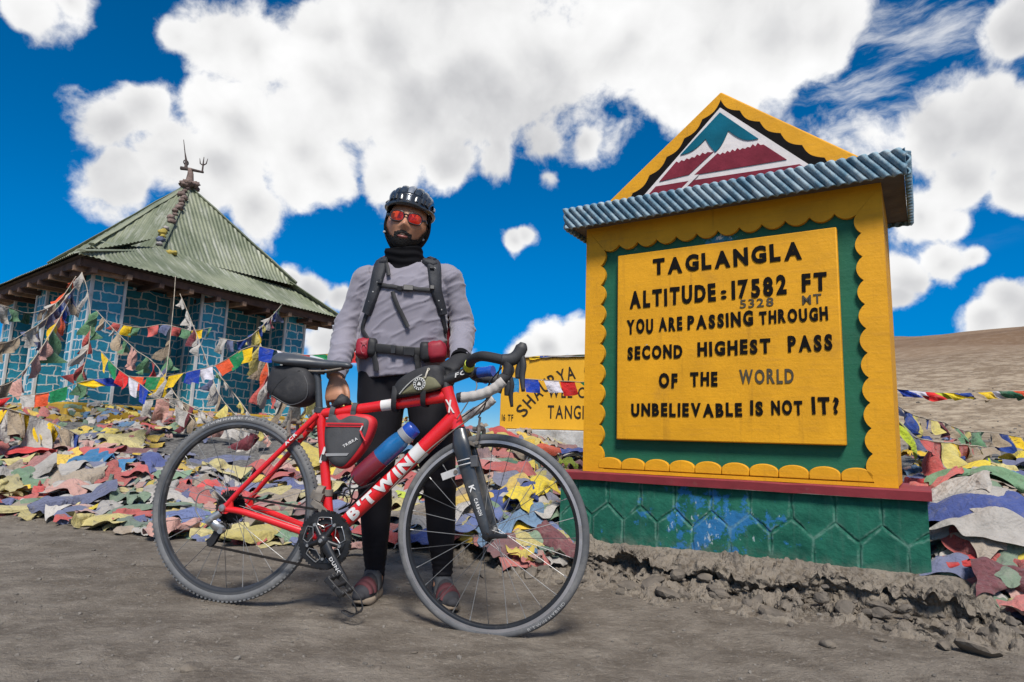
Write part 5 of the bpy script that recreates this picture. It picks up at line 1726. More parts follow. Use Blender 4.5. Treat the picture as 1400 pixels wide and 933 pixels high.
    for sgn in (-1, 1):
        mb.tube(bez([A(.16, .032, 0), A(.165, .045, sgn * .034), A(.20, .085, sgn * .041), A(.255, .105, sgn * .020)], 6), .003, 7)
        mb.tube(bez([A(.255, .030, sgn * .010), A(.21, .045, sgn * .034), A(.17, .075, sgn * .040), A(.14, .062, sgn * .036)], 6), .003, 7)
    mb.tube([A(.12, .030, 0), A(.28, .030, 0)], .004, 7)
    mb.build('bottle_cage', BLK_AL, root)
    return root


bike = bicycle()


def bike_thing(name, label, cat, p):
    return thing(name, label, cat, mat=BIKE_M @ Matrix.Translation(p))


def pillow_mb(poly, half, edge=0.82, mid=1.0, n=7, c=None):
    """soft bag: outline in (x,z), bulging sideways"""
    c = c or (sum(p[0] for p in poly) / len(poly), sum(p[1] for p in poly) / len(poly))
    P = bez([(p[0], 0, p[1]) for p in poly + [poly[0]]], 5)[:-1]
    m = len(P)
    vs, fs = [], []
    for k in range(n):
        t = -1 + 2 * k / (n - 1)
        s = edge + (mid - edge) * math.sqrt(max(0, 1 - abs(t) ** 2.6))
        for q in P: vs.append((c[0] + (q.x - c[0]) * s, half * t, c[1] + (q.z - c[1]) * s))
    for k in range(n - 1):
        for i in range(m):
            j = (i + 1) % m
            fs.append((k * m + i, k * m + j, (k + 1) * m + j, (k + 1) * m + i))
    # bulged end caps
    for k, t in ((0, -1), (n - 1, 1)):
        prev = k * m
        for (s, dy) in ((.75, .10), (.45, .16), (.15, .19)):
            b = len(vs)
            for i in range(m):
                q = vs[k * m + i]
                vs.append((c[0] + (q[0] - c[0]) * s, half * t * (1 + dy), c[1] + (q[2] - c[1]) * s))
            for i in range(m):
                j = (i + 1) % m
                fs.append((prev + i, b + i, b + j, prev + j) if t < 0 else (prev + i, prev + j, b + j, b + i))
            prev = b
        fs.append(tuple(prev + i for i in range(m)))
    mb = MB(); mb.add(vs, fs); return mb


NYL = M('black_nylon', (.020, .020, .023), .72, var=.25, vs=14, bump=.35, bs=120, bd=.002, dirt=((.075, .072, .07), .25, 9))
NYLG = M('grey_nylon', (.055, .056, .060), .75, var=.2, vs=14, bump=.3, bs=120, bd=.002)
BAGR = M('red_nylon', (.50, .012, .020), .6, var=.12, vs=10, bump=.2, bs=90, bd=.002)


def bags():
    # saddle bag
    o = Vector((0.18, 0, 0.80))
    r = bike_thing('saddle_bag', 'black wedge shaped bag hanging under the bicycle saddle', 'bag', o)
    poly = [(-.085, .085), (-.098, .02), (-.080, -.028), (.015, -.066), (.075, -.050), (.098, -.010), (.088, .045), (.060, .082), (0, .094)]
    pillow_mb(poly, .046, .86).build('bag_body', NYL, r, angle=180)
    mb = MB(); mb.tube(bez([(-.066, -.048, -.030), (-.02, -.0535, .03), (.045, -.048, .070)], 6), [(.003, .0012)] * 13, 6, up=(0, 1, 0)); mb.build('piping', M('piping_black', (.008, .008, .009), .6), r)
    mb = MB(); mb.tube(bez([(.055, -.045, .068), (.084, -.047, .015), (.080, -.047, -.035), (.02, -.046, -.060), (-.06, -.045, -.030)], 6), .0022, 6); mb.build('piping', M('piping_grey', (.05, .05, .055), .6), r)
    mb = MB(); mb.box((-.098, -.02, .01), (.008, .020, .016)); mb.tube(bez([(-.100, -.02, .02), (-.106, -.022, .0), (-.100, -.024, -.022)], 4), .003, 6); mb.build('buckle', M('pale_buckle', (.45, .42, .40), .5), r, bevel=.002)
    mb = MB(); mb.box((.03, 0, .092), (.03, .07, .012)); mb.build('strap', NYL, r, bevel=.003)
    # frame bag
    o = Vector((0.43, 0, 0.63))
    r = bike_thing('frame_bag', 'dark grey triangular bag with red zip strapped inside the bicycle frame', 'bag', o)
    D = lambda pts: [(p[0] - .43, p[1] - .63) for p in pts]
    full = D([(.338, .700), (.400, .722), (.470, .726), (.512, .722), (.533, .700), (.528, .655), (.505, .600), (.465, .545), (.430, .520), (.390, .528), (.362, .560), (.345, .625)])
    pillow_mb(full, .026, .92, c=(0.0, 0.0)).build('bag_body', BAGR, r, angle=180)
    blackp = D([(.343, .694), (.372, .716), (.400, .700), (.440, .718), (.478, .716), (.516, .704), (.513, .655), (.491, .602), (.452, .546), (.425, .526), (.388, .534), (.364, .568), (.346, .63)])
    mb = pillow_mb(blackp, .029, .97, c=(-.01, 0.0)); mb.build('side_panel', NYLG, r, angle=180)
    mb = MB(); mb.prism(D([(.350, .668), (.500, .677), (.498, .692), (.348, .684)]), -.0355, -.033); mb.build('zip_band', BAGR, r, bevel=.002)
    mb = MB(); mb.box((-.005, -.0358, .0505), (.135, .0015, .003), Matrix.Rotation(-.06, 3, 'Y')); mb.build('zip', BLKP, r)
    mb = MB(); mb.tube([(.068, -.038, .052), (.062, -.040, .032)], [(.005, .003)] * 2, 8); p = mb.build('zip_puller', FWHT, r)
    mb = MB(); mb.tube([(.062, -.041, .034), (.074, -.042, .014), (.088, -.042, -.002)], [(.006, .003)] * 3, 8); mb.build('pull_tab', BAGR, p)
    mb = MB(); mb.prism(D([(.362, .572), (.455, .580), (.448, .570), (.366, .562)]), -.0345, -.0325); mb.build('reflective_stripe', M('grey_reflective', (.26, .26, .265), .4), r)
    mb = MB()
    a = R_(33); ca, sa = math.cos(a), math.sin(a)
    write(mb, 'TRIBRA', lambda x, z, d: Vector((.002 + x * ca - z * sa, -.0350 - d, -.032 + x * sa + z * ca)), 0, .062, 0, .010, bold=.02, depth=.0008)
    mb.build('lettering', FWHT, r, smooth=False)
    for x, zc in ((.362, .727), (.447, .743)):
        mb = MB()
        c = Vector((x - .43, 0, zc - .63))
        # wide flat strap: rebuild as a band
        mb = MB(); pr = []
        n = 24
        for i in range(n):
            t = 2 * math.pi * i / n
            pr.append((math.cos(t) * .0225, math.sin(t) * .0245))
        vs = [(c.x + sx * .010, c.y + q[0] * k, c.z + q[1] * k - .001) for sx in (-1, 1) for k in (1, .93) for q in pr]
        fs = []
        for i in range(n):
            j = (i + 1) % n
            fs += [(i, j, 2 * n + j, 2 * n + i), (n + i, 3 * n + i, 3 * n + j, n + j), (i, n + i, n + j, j), (2 * n + i, 2 * n + j, 3 * n + j, 3 * n + i)]
        mb.add(vs, fs); mb.box(c + Vector((0, -.022, -.024)), (.020, .004, .030)); mb.build('strap', NYLG, r)
    mb = MB(); c = Vector((.347 - .43, 0, .556 - .63)); mb.lathe([(.0188, -.011), (.021, -.011), (.021, .011), (.0188, .011)], tuple(c), 'z', 18, closed=True); mb.build('strap', NYL, r)
    # top tube bag
    o = Vector((0.69, 0, 0.84))
    r = bike_thing('top_tube_bag', 'black and olive bag with a round white emblem strapped on the top tube', 'bag', o)
    D = lambda pts: [(p[0] - .69, p[1] - .84) for p in pts]
    full = D([(.598, .788), (.594, .820), (.605, .852), (.640, .884), (.690, .910), (.735, .922), (.768, .920), (.780, .895), (.782, .842), (.70, .812)])
    pillow_mb(full, .036, .90).build('bag_body', NYL, r, angle=180)
    ol = D([(.628, .803), (.650, .830), (.676, .858), (.706, .880), (.742, .880), (.768, .862), (.776, .838), (.70, .815)])
    OLV = M('olive_nylon', (.115, .110, .060), .75, var=.2, vs=12, bump=.3, bs=110, bd=.002)
    pillow_mb(ol, .0395, .97, c=(.02, .005)).build('side_panel', OLV, r, angle=180)
    mb = MB(); mb.tube(bez([(*(q := D([(.628, .806)])[0])[:1], -.042, q[1]), (-.04, -.044, -.006), (-.012, -.0445, .022), (.018, -.044, .042)], 6), .0022, 6); mb.build('piping', M('silver_piping', (.40, .40, .38), .4), r)
    e = Vector((.012, -.0478, .008))
    mb = MB(); mb.lathe([(0, -.0005), (.023, -.0005), (.0235, .001)], tuple(e), 'y', 32); em = mb.build('round_emblem', M('emblem_white', (.52, .52, .50), .6, var=.1), r)
    mb = MB(); mb.lathe([(0, -.0012), (.0135, -.0012), (.0135, .0005)], tuple(e), 'y', 26)
    for k in range(14):
        a = 2 * math.pi * k / 14
        mb.box(e + Vector((math.cos(a) * .0185, -.0010, math.sin(a) * .0185)), (.0042, .0012, .0058), Matrix.Rotation(-a + math.pi / 2, 3, 'Y'))
    mb.build('emblem_print', M('emblem_black', (.02, .02, .018), .6), em, smooth=False)
    mb = MB(); mb.prism([(e.x - .008, e.z - .006), (e.x + .008, e.z - .006), (e.x + .003, e.z + .006), (e.x + .001, e.z + .003), (e.x - .002, e.z + .008)], e.y - .0022, e.y - .0010); mb.build('emblem_print', M('emblem_white', (.5, .5, .5)), em, smooth=False)
    mb = MB(); mb.tube(bez([(.038, -.043, .060), (.036, -.048, .046), (.032, -.047, .030)], 4), .0035, 8); mb.lathe([(.002, -.002), (.005, -.002), (.005, .002), (.002, .002)], (.040, -.042, .063), 'y', 12, closed=True); mb.build('zip_puller', M('pale_cord', (.50, .46, .38), .7), r)
    for (x, zt, zb) in ((.605, .835, .748), (.715, .870, .775)):
        mb = MB()
        mb.tube(bez([(x - .69, -.040 if x > .7 else -.034, zt - .84), (x - .688, -.040, (zt + zb) / 2 - .84), (x - .69, -.026, zb - .84 + .006), (x - .69, 0, zb - .84 - .006), (x - .69, .026, zb - .84 + .006), (x - .69, .040, zt - .84)], 5), [(.002, .010)] * 26, 8, up=(1, 0, 0))
        mb.build('strap', NYL, r)
    # bottle
    a = Vector((0.683 - 0.481, 0, 0.691 - 0.484)); L = a.length; a.normalize()
    base = Vector((0.481, 0, 0.484))
    Rm = a.to_track_quat('Z', 'Y').to_matrix().to_4x4()
    r = thing('water_bottle', 'blue plastic water bottle with dark red lower half in the bottle cage', 'bottle', mat=BIKE_M @ Matrix.Translation(base) @ Rm)
    def glassy(name, col, rough=.18):
        m, nt, b = new_mat(name)
        b.inputs['Base Color'].default_value = (*col, 1); b.inputs['Roughness'].default_value = rough
        b.inputs['Transmission Weight'].default_value = .35; b.inputs['IOR'].default_value = 1.3
        g = NT(nt); n = g.noise(g.coord('Object'), 25, 4); nt.links.new(g.bump(n, .1, .002), b.inputs['Normal'])
        return m
    mb = MB(); mb.lathe([(0, 0), (.030, 0), (.0365, .006), (.038, .02), (.038, .118), (.0365, .122)], (0, 0, 0), 'z', 28); mb.build('lower_half', M('dark_red_drink', (.16, .018, .030), .25, var=.15, vs=18, coat=.3), r)
    mb = MB(); mb.lathe([(.0365, .122), (.0375, .126), (.0375, .195), (.034, .222), (.029, .236)], (0, 0, 0), 'z', 28); up = mb.build('upper_half', M('blue_plastic', (.012, .115, .30), .2, var=.25, vs=12, coat=.4), r)
    mb = MB()
    write(mb, 'HYDRO', lambda x, z, d: Vector((math.sin(z / .038) * (.0378 + d), -math.cos(z / .038) * (.0378 + d), .20 - x)) if False else Vector((-math.sin(z / .038) * (.0378 + d), -math.cos(z / .038) * (.0378 + d), .135 + x)), 0, .055, -.010, .022, bold=.01, depth=.0006) if False else None
    mb = MB(); mb.lathe([(.029, .234), (.033, .236), (.033, .258), (.030, .260)], (0, 0, 0), 'z', 28); mb.build('collar', M('grey_collar', (.26, .27, .29), .45, dirt=((.12, .12, .12), .2, 20)), r)
    mb = MB(); mb.lathe([(.030, .258), (.0315, .260), (.0315, .284), (.028, .290), (0, .291)], (0, 0, 0), 'z', 28); mb.build('cap', M('royal_blue_cap', (.010, .055, .34), .35, coat=.2), r)


bags()
# ------------------------------------------------------------------ the cyclist
def P(px, py, Y):
    d = ray(px, py)
    return Vector((0, 0, CAM_H)) + d * (Y / d.y)


def remeshed(mb, name, mat, parent, voxel=0.007, smooth=6, disp=None, sub=None):
    me = bpy.data.meshes.new('tmp'); me.from_pydata(mb.v, [], mb.f); me.update()
    bm = bmesh.new(); bm.from_mesh(me); bmesh.ops.recalc_face_normals(bm, faces=bm.faces); bm.to_mesh(me); bm.free()
    o = bpy.data.objects.new('tmp', me); COL.objects.link(o)
    m1 = o.modifiers.new('r', 'REMESH'); m1.mode = 'VOXEL'; m1.voxel_size = voxel; m1.use_smooth_shade = True
    if smooth:
        m2 = o.modifiers.new('s', 'SMOOTH'); m2.iterations = smooth; m2.factor = 0.5
    dg = bpy.context.evaluated_depsgraph_get()
    ev = o.evaluated_get(dg)
    m = bpy.data.meshes.new_from_object(ev, depsgraph=dg)
    bpy.data.objects.remove(o); bpy.data.meshes.remove(me)
    m.name = name
    if disp:
        n = len(m.vertices)
        co = np.zeros(n * 3); m.vertices.foreach_get('co', co); co = co.reshape(-1, 3)
        no = np.zeros(n * 3); m.vertices.foreach_get('normal', no); no = no.reshape(-1, 3)
        co = co + no * disp(co, no)[:, None]
        m.vertices.foreach_set('co', co.ravel()); m.update()
    m.materials.clear(); m.materials.append(mat)
    m.polygons.foreach_set('use_smooth', [True] * len(m.polygons))
    ob = bpy.data.objects.new(name, m); COL.objects.link(ob)
    if parent: ob.parent = parent
    return ob


from mathutils.bvhtree import BVHTree


def cyclist():
    base = Vector((-0.37, 2.70, gz1(-0.37, 2.70)))
    root = thing('person', 'cyclist in grey long sleeved shirt, black tights, helmet and red sunglasses behind the bicycle', 'person', base)
    inv = Matrix.Translation(-base)

    class W(MB):     # builder that takes world coordinates
        def put(s, *a, **k):
            for i, q in enumerate(s.v): s.v[i] = (q[0] - base.x, q[1] - base.y, q[2] - base.z)
            return s.build(*a, **k)
    SKIN = M('warm_brown_skin', (0.42, 0.205, 0.122), 0.5, var=0.12, vs=25, bump=0.15, bs=220, bd=.001, spec=.4)
    SHIRT = M('grey_shirt_fabric', (0.200, 0.188, 0.228), 0.8, var=0.05, vs=12, bump=0.12, bs=260, bd=.001, sheen=.25)
    TIGHT = M('black_tights_fabric', (0.009, 0.0085, 0.012), 0.75, var=0.2, vs=10, bump=0.2, bs=200, bd=.001, spec=.25)
    BUFF = M('black_buff_fabric', (0.0045, 0.0045, 0.006), 0.85, var=0.2, vs=10, spec=.15)

    # --- head, in its own frame: x to the right of the picture, -y towards the camera, z up
    HC = P(557.0, 311, 2.66)
    HM = Matrix.Translation(HC) @ Matrix.Rotation(R_(8.5), 4, 'Y') @ Matrix.Rotation(R_(5), 4, 'Z') @ Matrix.Rotation(R_(3), 4, 'X')
    HMH = Matrix.Translation(P(557.5, 304, 2.66)) @ HM.to_3x3().to_4x4()      # helmet frame
    HM = HM @ Matrix.Scale(1.075, 4)

    def head_pt(u, v, off=0.0):
        """u: angle round from the front (-pi..pi), v: elevation -pi/2..pi/2"""
        cu, su, cv, sv = math.cos(u), math.sin(u), math.cos(v), math.sin(v)
        d = Vector((su * cv, -cu * cv, sv))
        rx, ry, rz = 0.082, 0.096, 0.116
        p = Vector((d.x * rx, d.y * ry, d.z * rz))
        x, y, z = p
        fr = max(0, cu) ** 1.5
        # jaw narrows, chin forward
        if z < 0.0:
            t = min(1, -z / 0.10)
            p.x *= 1 - 0.27 * t * t
            p.y -= 0.020 * fr * math.exp(-((z + 0.095) / 0.032) ** 2)
        g = lambda cx, cz, sx, sz: math.exp(-((x - cx) / sx) ** 2 - ((z - cz) / sz) ** 2) * (1 if d.y < 0 else 0)
        p.y -= 0.024 * g(0, -0.018, 0.0125, 0.016) + 0.012 * g(0, 0.004, 0.010, 0.024)      # nose
        for s in (-1, 1):
            p.y -= 0.007 * g(s * 0.014, -0.022, 0.008, 0.008)
            p.y -= 0.009 * g(s * 0.042, -0.018, 0.022, 0.020)                                 # cheek
            p.y += 0.010 * g(s * 0.032, 0.014, 0.018, 0.012)                                  # eye socket
            p.y -= 0.005 * g(s * 0.030, 0.034, 0.024, 0.009)                                  # brow
        p.y -= 0.008 * g(0, -0.052, 0.026, 0.016)                                             # mouth
        p.y += 0.005 * g(0.002, -0.053, 0.020, 0.003)
        if off:
            n = Vector((p.x / rx ** 2, p.y / ry ** 2, p.z / rz ** 2)).normalized()
            p = p + n * off
        return p

    # --- body surface
    sh = {s: None for s in 'RL'}
    shR, elR, wrR = P(499, 384, 2.68), P(474, 449, 2.68), P(459, 516, 2.545)
    shL, elL, wrL = P(614, 382, 2.68), P(633, 449, 2.70), P(629, 492, 2.50)
    hipR, kneeR, ankR = Vector((-.535, 2.715, .84)), P(513, 652, 2.70), P(513, 776, 2.74)
    hipL, kneeL, ankL = Vector((-.345, 2.715, .84)), P(600, 655, 2.68), P(605, 778, 2.74)
    neck0, neck1 = P(555, 372, 2.70), HC + Vector((-.003, .012, -.06))

    def rows(tbl, scale=1.0):
        path, rad = [], []
        for (py, x0, x1, Yc, dep) in tbl:
            c = P((x0 + x1) / 2, py, Yc); hw = (x1 - x0) / 2 * (c - Vector((0, 0, CAM_H))).dot(CAM_M.to_3x3() @ Vector((0, 0, -1))) / 890.0
            path.append(c); rad.append((hw * scale, dep * scale))
        return path, rad
    torso = [(517, 492, 605, 2.71, .125), (505, 489, 607, 2.71, .128), (485, 487, 609, 2.71, .128), (465, 489, 610, 2.705, .128), (440, 493, 611, 2.70, .128), (415, 495, 614, 2.70, .130),
             (395, 492, 620, 2.70, .122), (380, 492, 623, 2.70, .104), (370, 500, 613, 2.70, .088), (362, 516, 597, 2.70, .075), (354, 532, 581, 2.695, .064)]
    def smooth_rows(tp, tr, n=4):
        pp = bez(tp, n); return pp, lerp_list(tr, len(pp))

    body = W()
    tp, tr = smooth_rows(*rows(torso, 0.93)); body.tube(tp, tr, 28, up=(0, 1, 0))
    for (a, b, c) in ((shR, elR, wrR), (shL, elL, wrL)):
        body.tube(bez([a, b, c], 8), lerp_list([.050, .044, .036, .037, .026], 17), 16); body.sphere(tuple(a), .052)
    for (h, k, a) in ((hipR, kneeR, ankR), (hipL, kneeL, ankL)):
        mid = k.lerp(a, .32) + Vector((0, .012, 0))
        body.tube(bez([h, h.lerp(k, .5), k, mid, a, a + Vector((0, -.02, -.07))], 6), lerp_list([.085, .076, .056, .053, .034, .034], 31), 18)
    body.sphere(tuple((hipR + hipL) / 2 + Vector((0, 0, .03))), (.165, .11, .12), 20, 12)
    body.tube([neck0, neck0.lerp(neck1, .5), neck1], [.064, .058, .056], 18)
    hb = len(body.v)
    nu, nv = 72, 48
    vs, fs = [], []
    for j in range(1, nv):
        for i in range(nu):
            vs.append(HM @ head_pt(-math.pi + 2 * math.pi * i / nu, -math.pi / 2 + math.pi * j / nv))
    for j in range(nv - 2):
        for i in range(nu):
            i2 = (i + 1) % nu
            fs.append((j * nu + i, j * nu + i2, (j + 1) * nu + i2, (j + 1) * nu + i))
    fs.append(tuple(range(nu - 1, -1, -1))); fs.append(tuple((nv - 2) * nu + i for i in range(nu)))
    body.add(vs, fs)
    for s in (-1, 1): body.sphere(tuple(HM @ Vector((s * .079, .008, -.002))), (.010, .018, .030), 10, 8)

    # right hand: back of the hand to the camera, fingers curled down round the top tube
    def hand(wr, hx, hy, hz, L, fingers, thumb, body=body, gr=1.0):
        """hx across the knuckles, hy out of the back of the hand, hz towards the fingers"""
        T = lambda x, y, z: wr + hx * x + hy * y + hz * z
        body.tube([T(0, 0, -.03), T(0, 0, .012), T(0, 0.004, .045), T(0, .004, .080), T(0, 0, .098)], [(.026, .021), (.029, .019), (.038, .017), (.042, .015), (.038, .012)], 16, up=tuple(hy))
        for (x, ln, r, curl, spread) in fingers:
            p = T(x, .001, .078); ang = curl[0]; d = lambda a, s: (hz * math.cos(a) - hy * math.sin(a) + hx * s).normalized()
            pts = [p]
            for seg, c in zip((.44, .32, .24), curl):
                pts.append(pts[-1] + d(ang, spread) * ln * seg); ang += c
            body.tube(bez(pts, 4), lerp_list([r * 1.1, r, r * .95, r * .75], 13), 10)
            body.sphere(tuple(pts[-1]), r * .78, 8, 6); body.sphere(tuple(pts[1]), r * 1.06, 8, 6)
        pts = [T(*q) for q in thumb]
        body.tube(bez(pts, 5), lerp_list([.015, .0125, .011, .0085], 5 * (len(pts) - 1) + 1), 10); body.sphere(tuple(pts[-1]), .0088, 8, 6)
    top_dir = (Vector((0.9797, -.196, -.0412)) + Vector((0, 0, .19))).normalized()
    hz = (P(458, 545, 2.52) - wrR).normalized()
    hy = Vector((-.25, -.95, .1)); hy = (hy - hz * hy.dot(hz)).normalized()
    hx = hz.cross(hy) * -1
    if hx.x < 0: hx = -hx
    hand(wrR, hx, hy, hz, .1, [(-.034, .066, .0076, (.55, .75, .7), -.12), (-.0115, .080, .0082, (.5, .75, .7), -.03), (.0115, .084, .0084, (.45, .75, .7), .05), (.034, .076, .0082, (.35, .6, .6), .14)],
         [(.026, -.004, .020), (.046, .004, .050), (.056, .006, .082), (.055, .000, .110)])
    hz = (P(618, 500, 2.46) - wrL).normalized(); hy = Vector((0, -.2, 1)); hy = (hy - hz * hy.dot(hz)).normalized(); hx = hz.cross(hy)
    hand(wrL, hx, hy, hz, .1, [(-.030, .066, .0088, (.5, .9, .8), 0), (-.010, .08, .0096, (.5, .9, .8), 0), (.011, .084, .0098, (.5, .9, .8), 0), (.031, .076, .0095, (.5, .9, .8), 0)],
         [(.026, -.004, .020), (.044, -.012, .05), (.040, -.03, .075), (.022, -.045, .085)])
    handL = (wrL, hx, hy, hz)
    for i, q in enumerate(body.v): body.v[i] = (q[0] - base.x, q[1] - base.y, q[2] - base.z)
    remeshed(body, 'body', SKIN, root, voxel=.0045, smooth=3)

    gv = W()
    hand(*handL, .1, [(-.030, .068, .0112, (.5, .9, .8), 0), (-.010, .082, .012, (.5, .9, .8), 0), (.011, .086, .012, (.5, .9, .8), 0), (.031, .078, .0118, (.5, .9, .8), 0)],
         [(.026, -.004, .020), (.044, -.012, .05), (.040, -.03, .075), (.022, -.045, .087)], body=gv)
    d_ = handL[3]
    gv.tube([wrL - d_ * .035, wrL + d_ * .03, wrL + d_ * .075, wrL + d_ * .102], [(.036, .031), (.037, .026), (.047, .022), (.043, .017)], 18, up=tuple(handL[2]))
    for i, q in enumerate(gv.v): gv.v[i] = (q[0] - base.x, q[1] - base.y, q[2] - base.z)
    remeshed(gv, 'glove', M('black_glove_fabric', (.014, .014, .016), .75, var=.25, vs=20), root, voxel=.005, smooth=3)

    # --- shirt
    s = W()
    tp, tr = smooth_rows(*rows(torso)); s.tube(tp, tr, 36, up=(0, 1, 0))
    upR = bez([shR + Vector((.03, 0, .012)), shR, shR.lerp(elR, .5) + Vector((-.004, 0, 0)), elR, elR.lerp(wrR, .5), wrR + (elR - wrR) * .02], 7)
    s.tube(upR, lerp_list([.052, .057, .046, .050, .048, .036], len(upR)), 22); s.sphere(tuple(shR), (.056, .060, .056), 16, 10)
    upL = bez([shL + Vector((-.03, 0, .012)), shL, shL.lerp(elL, .5) + Vector((.006, 0, 0)), elL, elL.lerp(wrL, .5), wrL + (elL - wrL) * .02], 7)
    s.tube(upL, lerp_list([.052, .057, .046, .050, .047, .036], len(upL)), 22); s.sphere(tuple(shL), (.056, .060, .056), 16, 10)
    for i, q in enumerate(s.v): s.v[i] = (q[0] - base.x, q[1] - base.y, q[2] - base.z)
    A = np.array

    def seg(co, a, b):
        a, b = A(a - base), A(b - base); ab = b - a
        t = ((co - a) @ ab) / (ab @ ab); q = a + np.clip(t, 0, 1)[:, None] * ab
        return t, np.linalg.norm(co - q, axis=1), np.linalg.norm(ab)

    def shirt_disp(co, no):
        x, y, z = co.T
        d = np.zeros(len(co))
        zz = z
        # soft diagonal pulls on the chest and belly
        q = fbm(x * 5 + zz * 4.0, zz * 13 - x * 8, y * 4, oct=3, seed=71)
        d += 0.0060 * np.where(np.abs(no[:, 2]) < .8, 1, 0) * ((1 - np.clip(np.abs(q), 0, 1)) ** 3 - .25)
        q2 = fbm(x * 9 - zz * 4, zz * 26 - x * 14, y * 6, oct=2, seed=72)
        d += 0.0034 * ((1 - np.clip(np.abs(q2), 0, 1)) ** 3 - .25) * sstep(-.2, .4, vnoise(x * 4, z * 4, y * 4, seed=77))
        for (a, b, k) in ((elR, wrR, 0), (elL, wrL, 1)):
            t, dist, ln = seg(co, a, b)
            m = sstep(.085, .06, dist) * sstep(-.35, .05, t) * (1 - sstep(.97, 1.02, t))
            ph = t * ln / 0.020 * 6.283 / 1.5 + 3.2 * vnoise(x * 14, y * 14, z * 5, seed=80 + k) + 1.1 * vnoise(x * 30, y * 30, z * 12, seed=84 + k)
            d += m * (0.0034 * np.sin(ph) * np.clip(0.35 + .9 * vnoise(x * 13, y * 11, z * 20, seed=90 + k), 0, 1) + .001)
        for (a, b, k) in ((shR, elR, 0), (shL, elL, 1)):
            t, dist, ln = seg(co, a, b)
            m = sstep(.09, .065, dist) * sstep(.1, .35, t) * (1 - sstep(1.0, 1.2, t))
            d += m * 0.0042 * fbm(x * 8 + z * 9, z * 17, y * 6, oct=2, seed=95 + k)
        return d
    shirt = remeshed(s, 'shirt', SHIRT, root, voxel=.0045, smooth=6, disp=shirt_disp)
    bvh = BVHTree.FromPolygons([tuple(v.co) for v in shirt.data.vertices], [tuple(p.vertices) for p in shirt.data.polygons])

    def on_shirt(px, py, lift=.004):
        o = Vector((0, 0, CAM_H)) - base
        d = ray(px, py)
        hit, n, i, dist = bvh.ray_cast(o, d)
        if hit is None:
            hit, n, i, dist = bvh.find_nearest(P(px, py, 2.62) - base)
        return hit + n * lift, n

    # cuffs
    for (e, w, tag_) in ((elR, wrR, 0), (elL, wrL, 1)):
        d = (w - e).normalized(); c = w - d * .012
        mb = W(); mb.tube([c - d * .016, c - d * .002, c + d * .010], [.0375, .038, .0365], 24)
        mb.put('cuff', SHIRT if tag_ == 0 else BUFF, shirt)

    # --- tights
    t = W()
    for (h, k, a) in ((hipR, kneeR, ankR), (hipL, kneeL, ankL)):
        mid = k.lerp(a, .30) + Vector((0, .014, 0))
        pp = bez([h + Vector((0, 0, .05)), h.lerp(k, .45), k, mid, k.lerp(a, .7), a + Vector((0, 0, .005)), a + Vector((0, -.004, -.03))], 6)
        t.tube(pp, lerp_list([.104, .092, .069, .064, .052, .041, .040], len(pp)), 24)
    t.sphere(tuple((hipR + hipL) / 2 + Vector((0, 0.005, .035))), (.178, .122, .13), 24, 14)
    for i, q in enumerate(t.v): t.v[i] = (q[0] - base.x, q[1] - base.y, q[2] - base.z)

    def tdisp(co, no):
        x, y, z = co.T
        low = 1 - sstep(.12, .30, z)
        kn = np.exp(-((z - .46) / .06) ** 2)
        return 0.0035 * low * np.sin(z / .021 * 6.283 + 2.2 * vnoise(x * 25, y * 20, z * 8, seed=5)) * (.5 + .5 * vnoise(x * 12, y * 12, z * 20, seed=6)) + kn * .003 * fbm(x * 20, z * 40, y * 10, seed=7, oct=2) + .002 * fbm(x * 10 + z * 5, z * 11, y * 8, seed=8, oct=2)
    remeshed(t, 'tights', TIGHT, root, voxel=.0065, smooth=5, disp=tdisp)

    # --- shoes
    SHOE = M('grey_shoe_fabric', (0.030, 0.030, 0.036), .85, var=.25, vs=20, bump=.4, bs=110, bd=.002, dirt=((.13, .12, .105), .26, 13))
    SOLE = M('dusty_tan_sole', (0.34, 0.27, 0.20), .85, var=.2, vs=14, dirt=((.15, .125, .10), .32, 14))
    STRAP = M('maroon_strap', (0.085, 0.020, 0.026), .8, var=.2, vs=20, dirt=((.12, .09, .08), .12, 16))
    STRAPG = M('grey_strap', (0.060, 0.063, 0.070), .8, var=.2, vs=20, dirt=((.15, .14, .13), .22, 14))
    for (ank, toe, nm) in ((ankR, Vector((-.545, 2.555, 0)), 0), (ankL, Vector((-.185, 2.575, 0)), 1)):
        heel = Vector((ank.x, ank.y, 0)); d = (toe - heel).normalized(); heel = heel - d * .055
        L = (toe - heel).length
        zg = gz1((toe.x + heel.x) / 2, (toe.y + heel.y) / 2) + .001
        sd = Vector((-d.y, d.x, 0))
        F = lambda u, w, z: heel + d * (u * L) + sd * w + Vector((0, 0, zg + z))
        # sole outline
        def half(u): return .043 * (math.sin(math.pi * min(1, max(0, u)) ** .8) ** .35) * (.82 + .30 * math.exp(-((u - .72) / .22) ** 2) - .10 * math.exp(-((u - .42) / .14) ** 2))
        mb = W()
        ns = 26
        ring = [(u, half(u)) for u in [(1 - math.cos(math.pi * i / ns)) / 2 for i in range(ns + 1)]]
        outl = [(u, w) for u, w in ring] + [(u, -w) for u, w in ring[::-1][1:-1]]
        m = len(outl); vs, fs = [], []
        levels = [(0.0, .92), (.004, 1.0), (.016, 1.03), (.027, .985), (.030, .90)]
        for (z, sc) in levels:
            for (u, w) in outl:
                rise = .016 * max(0, (u - .78) / .22) ** 1.5
                vs.append(F(.5 + (u - .5) * (1 + (sc - 1) * .3), w * sc, z + rise * (1 if z < .01 else .8)))
        for k in range(len(levels) - 1):
            for i in range(m):
                j = (i + 1) % m; fs.append((k * m + i, k * m + j, (k + 1) * m + j, (k + 1) * m + i))
        fs += [tuple(range(m)), tuple((len(levels) - 1) * m + i for i in range(m))]
